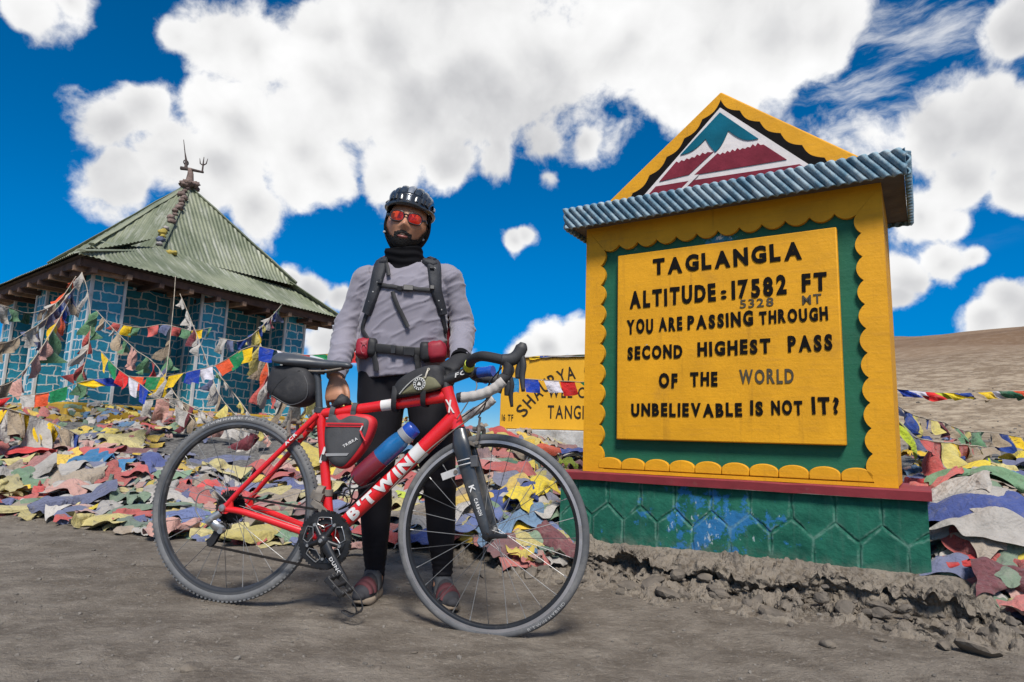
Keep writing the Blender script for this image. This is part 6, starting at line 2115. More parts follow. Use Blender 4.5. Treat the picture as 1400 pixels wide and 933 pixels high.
        mb.add(vs, fs); shoe = mb.put('shoe_sole', SOLE, root, angle=60)
        mb = W()
        hs = lambda u: .032 + .052 * (1 - sstep(.30, .95, u)) + .012 * (1 - float(sstep(.85, 1.0, u))) - .010
        pth = [F(u, 0, .022 + float(hs(u)) / 2 - .008) for u in np.linspace(.02, .97, 15)]
        rad = [(half(u) * .97 + .002, float(hs(u)) / 2 + .008) for u in np.linspace(.02, .97, 15)]
        mb.tube(pth, rad, 22, up=(0, 0, 1))
        mb.sphere(tuple(F(.94, 0, .037)), (.026, .022, .017), 14, 8)
        mb.tube([F(.20, 0, .05), F(.20, 0, .085), F(.20, 0, .112)], [(.036, .046), (.036, .043), (.037, .042)], 20, up=tuple(d))
        for i, q in enumerate(mb.v): mb.v[i] = (q[0] - base.x, q[1] - base.y, q[2] - base.z)
        up_ = remeshed(mb, 'shoe_upper', SHOE, root, voxel=.005, smooth=4)
        sb = BVHTree.FromPolygons([tuple(v.co) for v in up_.data.vertices], [tuple(p.vertices) for p in up_.data.polygons])
        def strap(u0, u1, width, mat, a0=-1.25, a1=1.25, lift=.002):
            mb = MB(); rows_ = []
            for i in range(21):
                tt = i / 20; an = a0 + (a1 - a0) * tt; u = u0 + (u1 - u0) * tt
                cen = F(u, 0, .028) - base
                for k in (-1, 1):
                    cc = F(u + k * width / L / 2, 0, .030) - base
                    dr = (sd * math.sin(an) + Vector((0, 0, 1)) * math.cos(an))
                    hit, n, _, _ = sb.ray_cast(cc + dr * .2, -dr)
                    if hit is None: hit, n = cc + dr * .05, dr
                    rows_.append(hit + n * lift); rows_.append(hit + n * -.003)
            fs = []
            for i in range(20):
                a = i * 4
                fs += [(a, a + 2, a + 6, a + 4), (a, a + 4, a + 5, a + 1), (a + 2, a + 3, a + 7, a + 6)]
            mb.add(rows_, fs); mb.build('shoe_strap', mat, up_, angle=180)
        k = 1 if nm == 0 else -1
        strap(.60, .66, .026, STRAP, -1.3, 1.3, .004)
        strap(.72 - .07 * k, .72 + .07 * k, .020, STRAP, -1.25, 1.25, .004)
        strap(.36, .38, .040, STRAPG, -1.35, 1.35, .005)
        mb = W(); mb.tube([F(.10, 0, .10), F(.05, 0, .135)], [(.012, .004), (.010, .004)], 8, up=tuple(d)); mb.put('heel_tab', M('red_lining', (.25, .02, .03), .8), up_)

    # --- black buff: wraps neck, cheeks and ears, face left open
    nu, nv = 90, 60
    vs = []
    for j in range(nv + 1):
        v = -1.45 + 2.5 * j / nv
        for i in range(nu):
            u = -math.pi + 2 * math.pi * i / nu
            vs.append(HM @ head_pt(u, v, .006))
    def inface(i, j):
        v = -1.45 + 2.5 * (j + .5) / nv; u = -math.pi + 2 * math.pi * (i + .5) / nu
        return (u / 1.30) ** 2 + ((v + .05) / 1.16) ** 2 < 1.0
    fs = [(j * nu + i, j * nu + (i + 1) % nu, (j + 1) * nu + (i + 1) % nu, (j + 1) * nu + i) for j in range(nv) for i in range(nu) if not inface(i, j)]
    mb = W(); mb.add(vs, fs); o = mb.put('balaclava', BUFF, root, angle=180)
    md = o.modifiers.new('thick', 'SOLIDIFY'); md.thickness = .004; md.offset = 1
    mb = W()
    n0, n1 = P(554, 366, 2.685), HC + HM.to_3x3() @ Vector((0, -.006, -.082))
    pp = bez([n0 + Vector((0, .0, -.012)), n0.lerp(n1, .35), n0.lerp(n1, .7), n1], 8)
    mb.tube(pp, lerp_list([(.086, .078), (.084, .082), (.080, .084), (.076, .080)], len(pp)), 40, up=(0, 1, 0))
    for i, q in enumerate(mb.v):
        q = Vector(q); a = math.atan2(q.x - n0.x, -(q.y - n0.y))
        f = .0028 * math.sin(q.z * 210 + 2.6 * math.sin(a * 1.0 + 1) + 1.2 * math.sin(a * 3 + 2) + 1.1 * mnoise.noise(q * 18)) * (0.7 + .5 * mnoise.noise(q * 12))
        o_ = Vector((q.x - n0.x, q.y - n0.y, 0)).normalized()
        mb.v[i] = tuple(q + o_ * f)
    mb.put('neck_buff', BUFF, root, angle=180)

    # --- beard, moustache, lips, teeth
    HAIR = M('dark_beard_hair', (0.007, 0.006, 0.0055), .75, var=.5, vs=90, bump=.8, bs=240, bd=.003)
    def face_patch(name, mat, test, off, rough=0.0, nu=110, nv=90, u0=-1.35, u1=1.35, v0=-1.35, v1=.3):
        idx, vs, fs = {}, [], []
        def vid(i, j):
            if (i, j) not in idx:
                u = u0 + (u1 - u0) * i / nu; v = v0 + (v1 - v0) * j / nv
                n = mnoise.noise(Vector((u * 30, v * 30, 3))) * rough
                idx[(i, j)] = len(vs); vs.append(HM @ head_pt(u, v, off + n))
            return idx[(i, j)]
        for i in range(nu):
            for j in range(nv):
                u = u0 + (u1 - u0) * (i + .5) / nu; v = v0 + (v1 - v0) * (j + .5) / nv
                p = head_pt(u, v)
                if test(p.x, p.z, mnoise.noise(Vector((u * 26, v * 26, 0)))):
                    fs.append((vid(i, j), vid(i + 1, j), vid(i + 1, j + 1), vid(i, j + 1)))
        mb = W(); mb.add(vs, fs); return mb.put(name, mat, root, angle=180)
    def beard(x, z, n):
        ax = abs(x)
        line = -.052 + .5 * max(0, ax - .034) + 1.5 * max(0, ax - .056)
        inm = (x / .026) ** 2 + ((z + .0555) / .0125) ** 2 < 1
        return z < line - .010 + n * .006 and not inm and ax < .085
    face_patch('beard', HAIR, beard, .0045, .003)
    def mous(x, z, n):
        ax = abs(x)
        return ax < .031 and -.0465 - ax * .55 + n * .003 < z + .0 < -.0355 - ax * .35 + n * .003 and not (ax < .004 and z > -.038)
    face_patch('moustache', HAIR, lambda x, z, n: mous(x, z, n) or (.021 < abs(x) < .032 and -.075 < z < -.045), .0050, .002)
    LIP = M('lip_skin', (.24, .075, .062), .4, var=.1, vs=30)
    def lip(z0, h, hw, off, nm, mat):
        pts = []
        for t in np.linspace(-1, 1, 15):
            x = t * hw; z = z0 - .004 * (1 - t * t) * (1 if z0 < -.055 else -.3)
            best = None
            u = math.asin(max(-1, min(1, x / .076))); v = math.asin(max(-1, min(1, z / .118)))
            p = head_pt(u / max(.3, math.cos(v)), v, off); pts.append(HM @ p)
        mb = W(); mb.tube(pts, [(h * (1 - abs(t) ** 2.5) + .0006) for t in np.linspace(-1, 1, 15)], 8); return mb.put(nm, mat, root, angle=180)
    lip(-.0590, .0052, .024, .0005, 'lower_lip', LIP); lip(-.0490, .0034, .023, .0005, 'upper_lip', M('upper_lip_skin', (.16, .05, .045), .45))
    lip(-.0535, .0026, .017, -.0005, 'teeth', M('teeth', (.6, .56, .48), .3))

    # --- sunglasses
    FR = M('black_glasses_frame', (.010, .009, .010), .35, coat=.2)
    m, nt, b = new_mat('red_mirror_lens')
    g = NT(nt); co = g.coord('Object'); sep = g.N.new('ShaderNodeSeparateXYZ'); g.L.new(co, sep.inputs[0])
    lw = g.N.new('ShaderNodeLayerWeight'); lw.inputs['Blend'].default_value = .45
    g.L.new(g.mix(lw.outputs['Facing'], (.80, .022, .016), (.95, .28, .02)), b.inputs['Base Color'])
    b.inputs['Metallic'].default_value = .85; b.inputs['Roughness'].default_value = .16
    b.inputs['Coat Weight'].default_value = .5; b.inputs['Coat Roughness'].default_value = .05
    gl = None
    for s_ in (-1, 1):
        def lens_pt(a, k, dy=0):
            ca, sa = math.cos(a), math.sin(a)
            ex = math.copysign(abs(ca) ** .72, ca); ez = math.copysign(abs(sa) ** .72, sa)
            x = s_ * .0335 + ex * .0255 * k - s_ * .000; z = .012 + ez * .0195 * k * (1.0 if sa > 0 else 1.0) - .0012 * ex * s_ * 0
            y = -.1065 + .55 * (abs(x)) ** 2 / .06 * .5 + 2.2 * ((abs(x) - .03) ** 2) - .0022 * (1 - k * k) + dy
            return HM @ Vector((x, y, z))
        mb = W(); n = 32; vs = [lens_pt(0, 0)]
        for k in (.35, .7, 1.0): vs += [lens_pt(2 * math.pi * i / n, k) for i in range(n)]
        fs = [(0, 1 + i, 1 + (i + 1) % n) for i in range(n)]
        for r_ in range(2): fs += [(1 + r_ * n + i, 1 + (r_ + 1) * n + i, 1 + (r_ + 1) * n + (i + 1) % n, 1 + r_ * n + (i + 1) % n) for i in range(n)]
        mb.add(vs, fs)
        rim = W(); rim.tube([lens_pt(2 * math.pi * i / n, 1.03, .001) for i in range(n)], [(.0026, .0032)] * n, 8, closed=True)
        rim.tube(bez([lens_pt(0 if s_ > 0 else math.pi, 1.05), HM @ Vector((s_ * .074, -.070, .018)), HM @ Vector((s_ * .080, -.02, .016)), HM @ Vector((s_ * .081, .02, .010))], 5), [(.0022, .0048)] * 16, 8, up=(0, 0, 1))
        rim.tube([lens_pt(math.pi * .92 if s_ > 0 else math.pi * .08, 1.0), HM @ Vector((0, -.113, .021))], .0032, 8)
        gl = rim.put('sunglasses', FR, root, angle=60)
        mb.put('mirror_lens', m, gl, angle=180)

    # --- helmet
    HEL = M('dark_grey_helmet', (.030, .036, .044), .28, var=.15, vs=10, coat=.5, dirt=((.12, .12, .13), .1, 9))
    HELG = M('silver_helmet_trim', (.30, .32, .35), .32, metal=.4, coat=.3)
    INN = M('helmet_foam_black', (.008, .008, .009), .85)
    HC2 = Vector((0, .012, .040))
    def hp(u, v, k=1.0, rr=(.102, .128, .098)):
        cu, su, cv, sv = math.cos(u), math.sin(u), math.cos(v), math.sin(v)
        p = Vector((su * cv * rr[0] * k, -cu * cv * rr[1] * k, sv * rr[2] * k))
        if cu < 0: p.z -= .018 * cu * cu * (1 - max(0, sv))
        return HMH @ (HC2 + p)
    mb = W()
    vs, fs = [], []
    nu, nv = 40, 14
    for j in range(nv + 1):
        v = .02 + (math.pi / 2 - .03) * j / nv
        for i in range(nu): vs.append(hp(2 * math.pi * i / nu, v, .945))
    for j in range(nv):
        for i in range(nu): fs.append((j * nu + i, j * nu + (i + 1) % nu, (j + 1) * nu + (i + 1) % nu, (j + 1) * nu + i))
    fs.append(tuple(nv * nu + i for i in range(nu)))
    mb.add(vs, fs); hel = mb.put('helmet', INN, root, angle=180)
    # ribs from brow to nape
    for kx, wd, mat in ((-.92, .017, HEL), (-.62, .014, HEL), (-.30, .013, HEL), (0, .012, HELG), (.30, .013, HEL), (.62, .014, HEL), (.92, .017, HEL)):
        pts = []
        for tt in np.linspace(-1.0, 1.0, 25):
            th = tt * 1.42      # angle from the crown, front negative
            x = kx * (1 - .10 * tt * tt) * (.88 if abs(kx) > .9 else 1)
            nx = x * .97; r = math.sqrt(max(0.02, 1 - nx * nx))
            p = Vector((nx * .104, math.sin(th) * r * .132, math.cos(th) * r * .104))
            pts.append(HMH @ (HC2 + p + Vector((0, 0, .004))))
        mb = W(); mb.tube(pts, lerp_list([(wd, .007), (wd * 1.2, .008), (wd * 1.2, .0085), (wd * 1.2, .008), (wd, .007)], 25), 10, up=tuple(HMH.to_3x3() @ Vector((0, 0, 1)) if abs(kx) < .5 else HMH.to_3x3() @ Vector((kx, 0, .6)).normalized())); mb.put('helmet_rib', mat, hel, angle=60)
    # side cross ribs
    for s_ in (-1, 1):
        for (u0, u1, v0, v1) in ((.55, 1.3, .15, .78), (1.3, 2.1, .18, .80), (.35, .75, .22, 1.0)):
            pts = [hp(s_ * (u0 + (u1 - u0) * t), v0 + (v1 - v0) * t, 1.0) for t in np.linspace(0, 1, 9)]
            mb = W(); mb.tube(pts, [(.009, .007)] * 9, 8); mb.put('helmet_rib', HEL, hel, angle=60)
    # lower rim band and front visor
    mb = W(); mb.tube([hp(2 * math.pi * i / 48, .06 + .10 * (math.cos(2 * math.pi * i / 48) > 2), 1.0) for i in range(48)], [(.008, .008)] * 48, 10, closed=True, up=tuple(HMH.to_3x3() @ Vector((0, 0, 1))) if False else None); mb.put('helmet_band', HEL, hel, angle=180)
    mb = W()
    def vis(u, v):
        a = -1.0 + 2.0 * u
        k = 1.0 + .03 * v
        p = Vector((math.sin(a) * .103 * k, -math.cos(a) * .131 * (1 + .07 * v) + .002, .050 - .050 * v - .012 * a * a + .004 * math.cos(a)))
        return HMH @ (HC2 + p)
    mb.grid(vis, 26, 6); v_ = mb.put('visor', M('gloss_black_visor', (.012, .014, .018), .22, coat=.5), hel, angle=180)
    md = v_.modifiers.new('thick', 'SOLIDIFY'); md.thickness = .005
    for s_ in (-1, 1):
        mb = W(); mb.tube([vis(.5 + s_ * .035, .15) , vis(.5 + s_ * .030, .75)], [(.004, .003), (.003, .003)], 8); mb.put('visor_mark', HELG, v_)
        mb = W(); mb.tube(bez([HMH @ Vector((s_ * .088, -.040, .030)), HMH @ Vector((s_ * .086, -.030, -.030)), HMH @ Vector((s_ * .074, -.030, -.085)), HMH @ Vector((s_ * .035, -.055, -.120))], 6), [(.007, .0015)] * 19, 8); mb.put('chin_strap', INN, hel, angle=180)
        mb = W(); mb.sphere(tuple(HMH @ Vector((s_ * .082, -.036, -.070))), (.006, .005, .006), 8, 6); mb.put('strap_clip', M('pale_clip', (.3, .3, .3), .5), hel)

    # ------------------------------------------------ backpack worn by the cyclist
    bp = thing('backpack', 'black and red backpack worn by the cyclist with chest strap and hip belt', 'backpack', base + Vector((-.07, .22, .95)))
    off = base - bp.location

    def ribbon(pxs, width, name, mat, lift=.006, thick=.008, n=6, taper=None, par=None, world=False):
        pts, nor = [], []
        B2 = bez([(p[0], p[1], 0) for p in pxs], n)
        for q in B2:
            h, nn = on_shirt(q.x, q.y, lift); pts.append(h); nor.append(nn)
        # light smoothing so that the strap does not sink into every fold
        for _ in range(3):
            pts = [pts[0]] + [(pts[i - 1] + pts[i] * 2 + pts[i + 1]) / 4 for i in range(1, len(pts) - 1)] + [pts[-1]]
            nor = [nor[0]] + [((nor[i - 1] + nor[i] * 2 + nor[i + 1]) / 4).normalized() for i in range(1, len(nor) - 1)] + [nor[-1]]
        vs, fs = [], []
        m = len(pts)
        for i in range(m):
            t = (pts[min(i + 1, m - 1)] - pts[max(i - 1, 0)]).normalized()
            a = t.cross(nor[i]).normalized()
            w = (width if taper is None else width + (taper - width) * i / (m - 1)) / 2
            nn = nor[i] * thick
            for (ka, kn) in ((-1, -.6), (-1, .5), (-.8, 1), (0, 1.15), (.8, 1), (1, .5), (1, -.6)):
                vs.append(pts[i] + a * (w * ka) + nn * kn + off)
        for i in range(m - 1):
            for k in range(7):
                a = i * 7 + k; b2 = i * 7 + (k + 1) % 7
                fs.append((a, b2, b2 + 7, a + 7))
        fs += [tuple(range(7)), tuple((m - 1) * 7 + k for k in range(7))]
        mb = MB(); mb.add(vs, fs)
        return mb.build(name, mat, par or bp, angle=50)
    PAD = M('black_strap_pad', (.018, .020, .026), .7, var=.25, vs=22, bump=.6, bs=150, bd=.003)
    WEB = M('black_webbing', (.014, .014, .016), .65, var=.2, vs=40, bump=.3, bs=200, bd=.001)
    CRIM = M('crimson_nylon', (.26, .008, .022), .6, var=.2, vs=12, bump=.25, bs=60, bd=.003)
    CRIM2 = M('deep_red_nylon', (.16, .006, .016), .6, var=.2, vs=12, bump=.25, bs=60, bd=.003)
    sr = ribbon([(529, 349), (523, 360), (518, 378), (514, 396), (508, 415), (503, 430)], .062, 'shoulder_strap', PAD, .008, .012, taper=.040)
    sl = ribbon([(588, 347), (592, 360), (594, 378), (595, 396), (600, 415), (604, 432)], .064, 'shoulder_strap', PAD, .008, .012, taper=.036)
    ribbon([(504, 426), (499, 440), (497, 452), (505, 466)], .020, 'adjuster_webbing', WEB, .006, .003, par=sr)
    ribbon([(603, 428), (606, 442), (608, 456)], .020, 'adjuster_webbing', WEB, .006, .003, par=sl)
    ribbon([(528, 352), (531, 368), (533, 379)], .016, 'loose_webbing', WEB, .016, .003, par=sr)
    ch = ribbon([(521, 391), (535, 393), (550, 395), (565, 396), (580, 397), (592, 399)], .017, 'chest_strap', WEB, .010, .003)
    ribbon([(537, 399), (543, 416), (551, 433), (558, 448)], .017, 'hanging_webbing', WEB, .012, .003, par=ch)
    def block(px, py, size, name, mat, par, lift=.012, roll=0.0):
        h, n = on_shirt(px, py, lift)
        q = n.to_track_quat('-Y', 'Z').to_matrix() @ Matrix.Rotation(roll, 3, 'Y')
        mb = MB(); mb.box(h + off, size, q); return mb.build(name, mat, par, bevel=.002)
    block(558, 396, (.040, .010, .024), 'buckle', BLKP, ch, .015)
    block(547, 394.5, (.020, .009, .020), 'buckle', BLKP, ch, .015)
    for (px, py) in ((523, 388), (590, 397), (589, 372)): block(px, py, (.018, .010, .018), 'strap_slider', BLKP, sr if px < 550 else sl, .024)
    for (px, py) in ((519, 388), (514, 402), (509, 415), (590, 393), (596, 412), (599, 423)): block(px, py, (.006, .004, .006), 'stitch_mark', M('pale_thread', (.4, .4, .4), .7), sr if px < 550 else sl, .021)
    h, n = on_shirt(590.5, 371, .0215); q = n.to_track_quat('-Y', 'Z').to_matrix()
    mb = MB(); mb.tube([h + off + q @ Vector((math.cos(a) * .006, 0, math.sin(a) * .0075)) for a in np.linspace(.3, 5.6, 12)], .0014, 6); mb.tube([h + off + q @ Vector((.004, 0, .002)), h + off + q @ Vector((.012, 0, -.004))], .0014, 6); mb.build('strap_emblem', M('pale_thread', (.4, .4, .4), .7), sl)
    # hip belt
    belt = ribbon([(494, 476), (510, 476), (530, 477), (550, 480), (570, 482), (590, 483), (604, 482)], .036, 'hip_belt', WEB, .014, .004)
    block(557, 481, (.046, .012, .034), 'buckle', BLKP, belt, .022)
    block(540, 479, (.020, .010, .034), 'buckle', BLKP, belt, .020)
    ribbon([(513, 482), (515, 494), (516, 507)], .022, 'hanging_webbing', WEB, .014, .003, par=belt)
    ribbon([(568, 486), (570, 496), (571, 506)], .022, 'hanging_webbing', WEB, .014, .003, par=belt)
    def pocket(px, py, rx, ry, rz, mat, Y, name, rot=0.0, sq=1.0):
        c = P(px, py, Y) - base + off
        mb = MB(); mb.sphere((0, 0, 0), 1.0, 22, 14)
        for i, q in enumerate(mb.v):
            q = Vector(q); e = .62
            q = Vector([math.copysign(abs(a) ** e, a) for a in q])
            n = mnoise.noise(q * 1.7 + Vector((px, 0, 0))) * .10 + mnoise.noise(Vector((q.x * 3, q.y * 3, q.z * 7 + px))) * .07
            q = Vector((q.x * rx, q.y * ry, q.z * rz)) * (1 + n)
            mb.v[i] = tuple(c + Matrix.Rotation(rot, 3, 'Y') @ q)
        return mb.build(name, mat, bp, angle=180)
    p1 = pocket(498, 477, .030, .045, .042, CRIM, 2.615, 'hip_pocket', .05)
    pocket(510, 476, .020, .035, .040, WEB, 2.60, 'pocket_side', .02)
    p2 = pocket(597, 481, .042, .045, .042, CRIM, 2.585, 'hip_pocket', -.12)
    pocket(582, 481, .022, .030, .040, WEB, 2.575, 'pocket_side', -.1)
    c = P(497, 477, 2.567) - base + off
    mb = MB(); mb.tube([c + Vector((math.cos(a) * .010, 0, math.sin(a) * .018)) for a in np.linspace(0.4, 5.2, 12)], .0014, 6); mb.tube(bez([c + Vector((-.014, 0, .030)), c + Vector((0, -.004, .024)), c + Vector((.010, 0, .032))], 4), .0016, 6); mb.build('zip_cord', M('faded_pink_cord', (.42, .12, .14), .7), p1)
    # pack body behind the back
    c = (P(552, 425, 2.93)) - base + off
    mb = MB(); mb.sphere((0, 0, 0), 1.0, 26, 18)
    for i, q in enumerate(mb.v):
        q = Vector([math.copysign(abs(a) ** .55, a) for a in q]); n = mnoise.noise(q * 2.2) * .04
        mb.v[i] = tuple(c + Vector((q.x * .165, q.y * .105, q.z * .255)) * (1 + n))
    mb.build('pack_body', CRIM2, bp, angle=180)
    pocket(611, 452, .030, .075, .115, CRIM, 2.80, 'side_pocket', -.08)
    # black glove held in the right hand on the top tube
    gl = thing('glove', 'black glove held in the right hand of the cyclist', 'glove', P(470, 551, 2.46))
    mb = MB()
    b0 = P(470, 551, 2.46)
    A_ = lambda px, py, Y: P(px, py, Y) - b0
    mb.tube(bez([A_(457, 556, 2.47), A_(464, 550, 2.455), A_(471, 547, 2.46), A_(478, 552, 2.475)], 5), lerp_list([(.010, .012), (.016, .018), (.015, .020), (.009, .014)], 16), 12)
    mb.tube(bez([A_(462, 549, 2.46), A_(467, 543, 2.46), A_(474, 548, 2.49), A_(479, 556, 2.50)], 5), lerp_list([.008, .012, .012, .007], 16), 10)
    for i, q in enumerate(mb.v): q = Vector(q); mb.v[i] = tuple(q + q.normalized() * mnoise.noise(q * 60) * .004)
    mb.build('glove_body', NYL, gl, angle=180)
    # glove on the left hand
    return root


cyclist()
# ------------------------------------------------------------------ prayer flags: heaps of cloth on the ground and strings in the air
def cloth_mat(name, attr):
    m, nt, b = new_mat(name)
    g = NT(nt); co = g.coord('Object')
    if attr:
        a = g.N.new('ShaderNodeAttribute'); a.attribute_name = 'tint'; col = a.outputs['Color']
    else:
        col = g.N.new('ShaderNodeObjectInfo').outputs['Color']
    n = g.noise(co, 7, 5, 0.65)
    c = g.vec('SCALE', col, scale=g.ramp(n, 0.3, 0.7, 0.80, 1.14, smooth=False))
    c = g.mix(g.ramp(g.noise(co, 16, 7, 0.7), 0.50, 0.72, 0, 0.40), c, (0.23, 0.205, 0.18))
    if not attr:      # faint block print on about half of the flags
        uvn = g.N.new('ShaderNodeUVMap'); uvn.uv_map = 'uv'; su = g.N.new('ShaderNodeSeparateXYZ'); g.L.new(uvn.outputs[0], su.inputs[0])
        row = g.math('FRACT', g.math('MULTIPLY', su.outputs['Y'], 10.0))
        line = g.math('MULTIPLY', g.ramp(row, 0.22, 0.30), g.ramp(row, 0.72, 0.64))
        gly = g.noise(g.mapping(uvn.outputs[0], (46, 10, 1)), 1.0, 2, 0.5)
        inm = g.math('MULTIPLY', g.ramp(g.math('ABSOLUTE', g.math('SUBTRACT', su.outputs['X'], 0.5)), 0.40, 0.37), g.ramp(g.math('ABSOLUTE', g.math('SUBTRACT', su.outputs['Y'], 0.5)), 0.40, 0.37))
        rnd = g.N.new('ShaderNodeObjectInfo').outputs['Random']
        f = g.math('MULTIPLY', g.math('MULTIPLY', line, g.ramp(gly, 0.44, 0.50)), g.math('MULTIPLY', inm, g.ramp(rnd, 0.55, 0.65, 0, 0.34)))
        c = g.mix(f, c, g.vec('SCALE', c, scale=0.25))
    g.L.new(c, b.inputs['Base Color'])
    b.inputs['Roughness'].default_value = 0.9; b.inputs['Specular IOR Level'].default_value = 0.15
    b.inputs['Sheen Weight'].default_value = 0.15
    h = g.math('ADD', g.noise(co, 38, 5, 0.6), g.math('MULTIPLY', g.math('ABSOLUTE', g.math('SUBTRACT', g.noise(g.mapping(co, (1, 2.2, 1)), 9, 3, 0.5, 0.6), 0.5)), 3.0))
    g.L.new(g.bump(h, 0.6, 0.02), b.inputs['Normal'])
    return m


CLOTH = cloth_mat('prayer_flag_cloth', False)
SCRAP = cloth_mat('prayer_flag_scraps', True)
FLAGC = {'blue': (.010, .040, .300), 'white': (.56, .54, .60), 'red': (.52, .022, .022), 'green': (.012, .19, .070), 'yellow': (.66, .43, .012),
         'orange': (.60, .085, .030), 'faded blue': (.085, .125, .29), 'slate blue': (.10, .115, .20), 'grey white': (.40, .375, .345), 'faded red': (.42, .085, .075),
         'pale pink': (.46, .25, .21), 'faded green': (.10, .21, .11), 'pale yellow': (.50, .42, .13), 'tan': (.30, .235, .165), 'maroon': (.15, .035, .045), 'bright yellow': (.62, .47, .02),
         'deep blue': (.02, .05, .22), 'dark green': (.022, .10, .055), 'lime': (.38, .46, .03), 'sky blue': (.02, .16, .34)}


def heap_surf(x, y):
    x = np.asarray(x, float); y = np.asarray(y, float)
    z = gz(x, y, fine=False)
    def bump(cx, cy, r, h, e=2): return h * np.exp(-(np.hypot(x - cx, y - cy) / r) ** e)
    z = z + bump(0.00, 4.15, 0.50, 0.24) + bump(-.35, 4.9, .7, .10)
    z = z + bump(2.22, 3.15, 0.38, 0.30) + bump(2.65, 3.35, 0.45, 0.16) + bump(2.25, 3.75, .5, .10)
    la = (x + 6.214) * .521 + (y - 9) * .853; lb = (x + 6.214) * -.853 + (y - 9) * .521
    dd = np.maximum(np.maximum(.2 - lb, .18 - la), 0)
    z = z + .17 * (1 - sstep(0, 1.3, dd)) * (la < 6) * (lb < 5)
    m = sstep(4.3, 5.2, y) * (1 - sstep(.8, 1.5, x))
    z = z + m * (0.05 + .07 * fbm(x * 1.3, y * 1.3, oct=3, seed=61)) * 1.0
    return z


def px_on(px, py, surf=heap_surf):
    d = ray(px, py); t = 1.2
    T = np.concatenate([np.linspace(1.5, 14, 900)])
    X, Y, Z = d.x * T, d.y * T, CAM_H + d.z * T
    h = surf(X, Y)
    k = np.nonzero(Z < h)[0]
    if len(k) == 0: return None
    return float(X[k[0]]), float(Y[k[0]])


def cloth_verts(x, y, w, h, yaw, lift, amp, seed, nu=13, nv=10, ang=None, fold=2.2, surf=heap_surf, kind=None):
    """one crumpled piece of cloth resting on the heap: an arched, gathered ribbon or a wavy sheet"""
    r = np.random.default_rng(seed)
    U, Vv = np.meshgrid(np.linspace(-.5, .5, nu), np.linspace(-.5, .5, nv))
    n1 = fbm(U * 2.4 + seed * 3.1, Vv * .8 + seed, oct=2, seed=seed % 97)
    n2 = fbm(U * 5 + seed * 1.7, Vv * 4, oct=2, seed=(seed + 31) % 97)
    ph = r.uniform(0, 6.28)
    if (r.random() < .72) if kind is None else kind == 'ribbon':
        A = r.uniform(1.5, 3.4)                       # how far the cloth is rolled over
        wid = h * (0.62 + .5 * np.abs(np.sin(math.pi * (U + .5) * r.uniform(.8, 1.5) + ph)) + .25 * n1)
        R0 = wid / A
        th = Vv * A + .9 * n1 + r.uniform(-.35, .35)
        crease = (1 - np.clip(np.abs(n2), 0, 1)) ** 3
        rad = R0 * (1 + .16 * np.sin(r.uniform(3, 6) * th + 3 * n1 + ph)) - amp * .28 * crease
        ly = rad * np.sin(th) + .18 * h * np.sin(U * r.uniform(2, 5) + ph)
        z = rad * np.cos(th) * r.uniform(.55, .95) - R0 * math.cos(min(A / 2, 2.4)) * .45
        z = np.maximum(z, -.012) + .3 * amp * n1
        lx = U * w * .92 + .05 * w * n2
    else:
        a = (math.pi / 2 + r.normal(0, .45)) if ang is None else ang
        q = U * math.cos(a) + Vv * math.sin(a); q2 = -U * math.sin(a) + Vv * math.cos(a)
        s = np.abs(np.sin(math.pi * fold * q + ph + 1.3 * n1 + .8 * q2)) ** 1.1
        z = amp * (s * (0.75 + .6 * n1)) + amp * .6 * n1 + amp * .25 * n2
        c = (r.choice([-.5, .5]), r.choice([-.5, .5]))
        dc = np.hypot(U - c[0], Vv - c[1])
        z = z + amp * 1.1 * sstep(.45, 0.0, dc) * r.uniform(-.3, 1.2)
        lx = U * w * .85 + .12 * w * n1
        ly = Vv * h * .9 + .14 * h * n2
    ca, sa = math.cos(yaw), math.sin(yaw)
    X = x + lx * ca - ly * sa; Y = y + lx * sa + ly * ca
    Z = surf(X, Y) + lift + z
    return np.stack([X, Y, Z], -1).reshape(-1, 3)


def inpoly(x, y, poly):
    c = False; n = len(poly)
    for i in range(n):
        (x0, y0), (x1, y1) = poly[i], poly[i - 1]
        if (y0 > y) != (y1 > y) and x < (x1 - x0) * (y - y0) / (y1 - y0) + x0: c = not c
    return c


HEAPS = [
    [(-90, 560), (60, 552), (215, 546), (440, 548), (660, 585), (800, 598), (800, 690), (775, 764), (710, 768), (640, 722), (560, 742), (440, 748), (300, 744), (215, 738), (120, 722), (0, 703), (-90, 700)],
    [(1226, 612), (1290, 590), (1330, 640), (1440, 640), (1440, 872), (1345, 836), (1292, 792), (1276, 690), (1240, 668)],
]


def gravel_patch(px, py): return ((px - 322) / 118) ** 2 + ((py - 617) / 30) ** 2 < 1


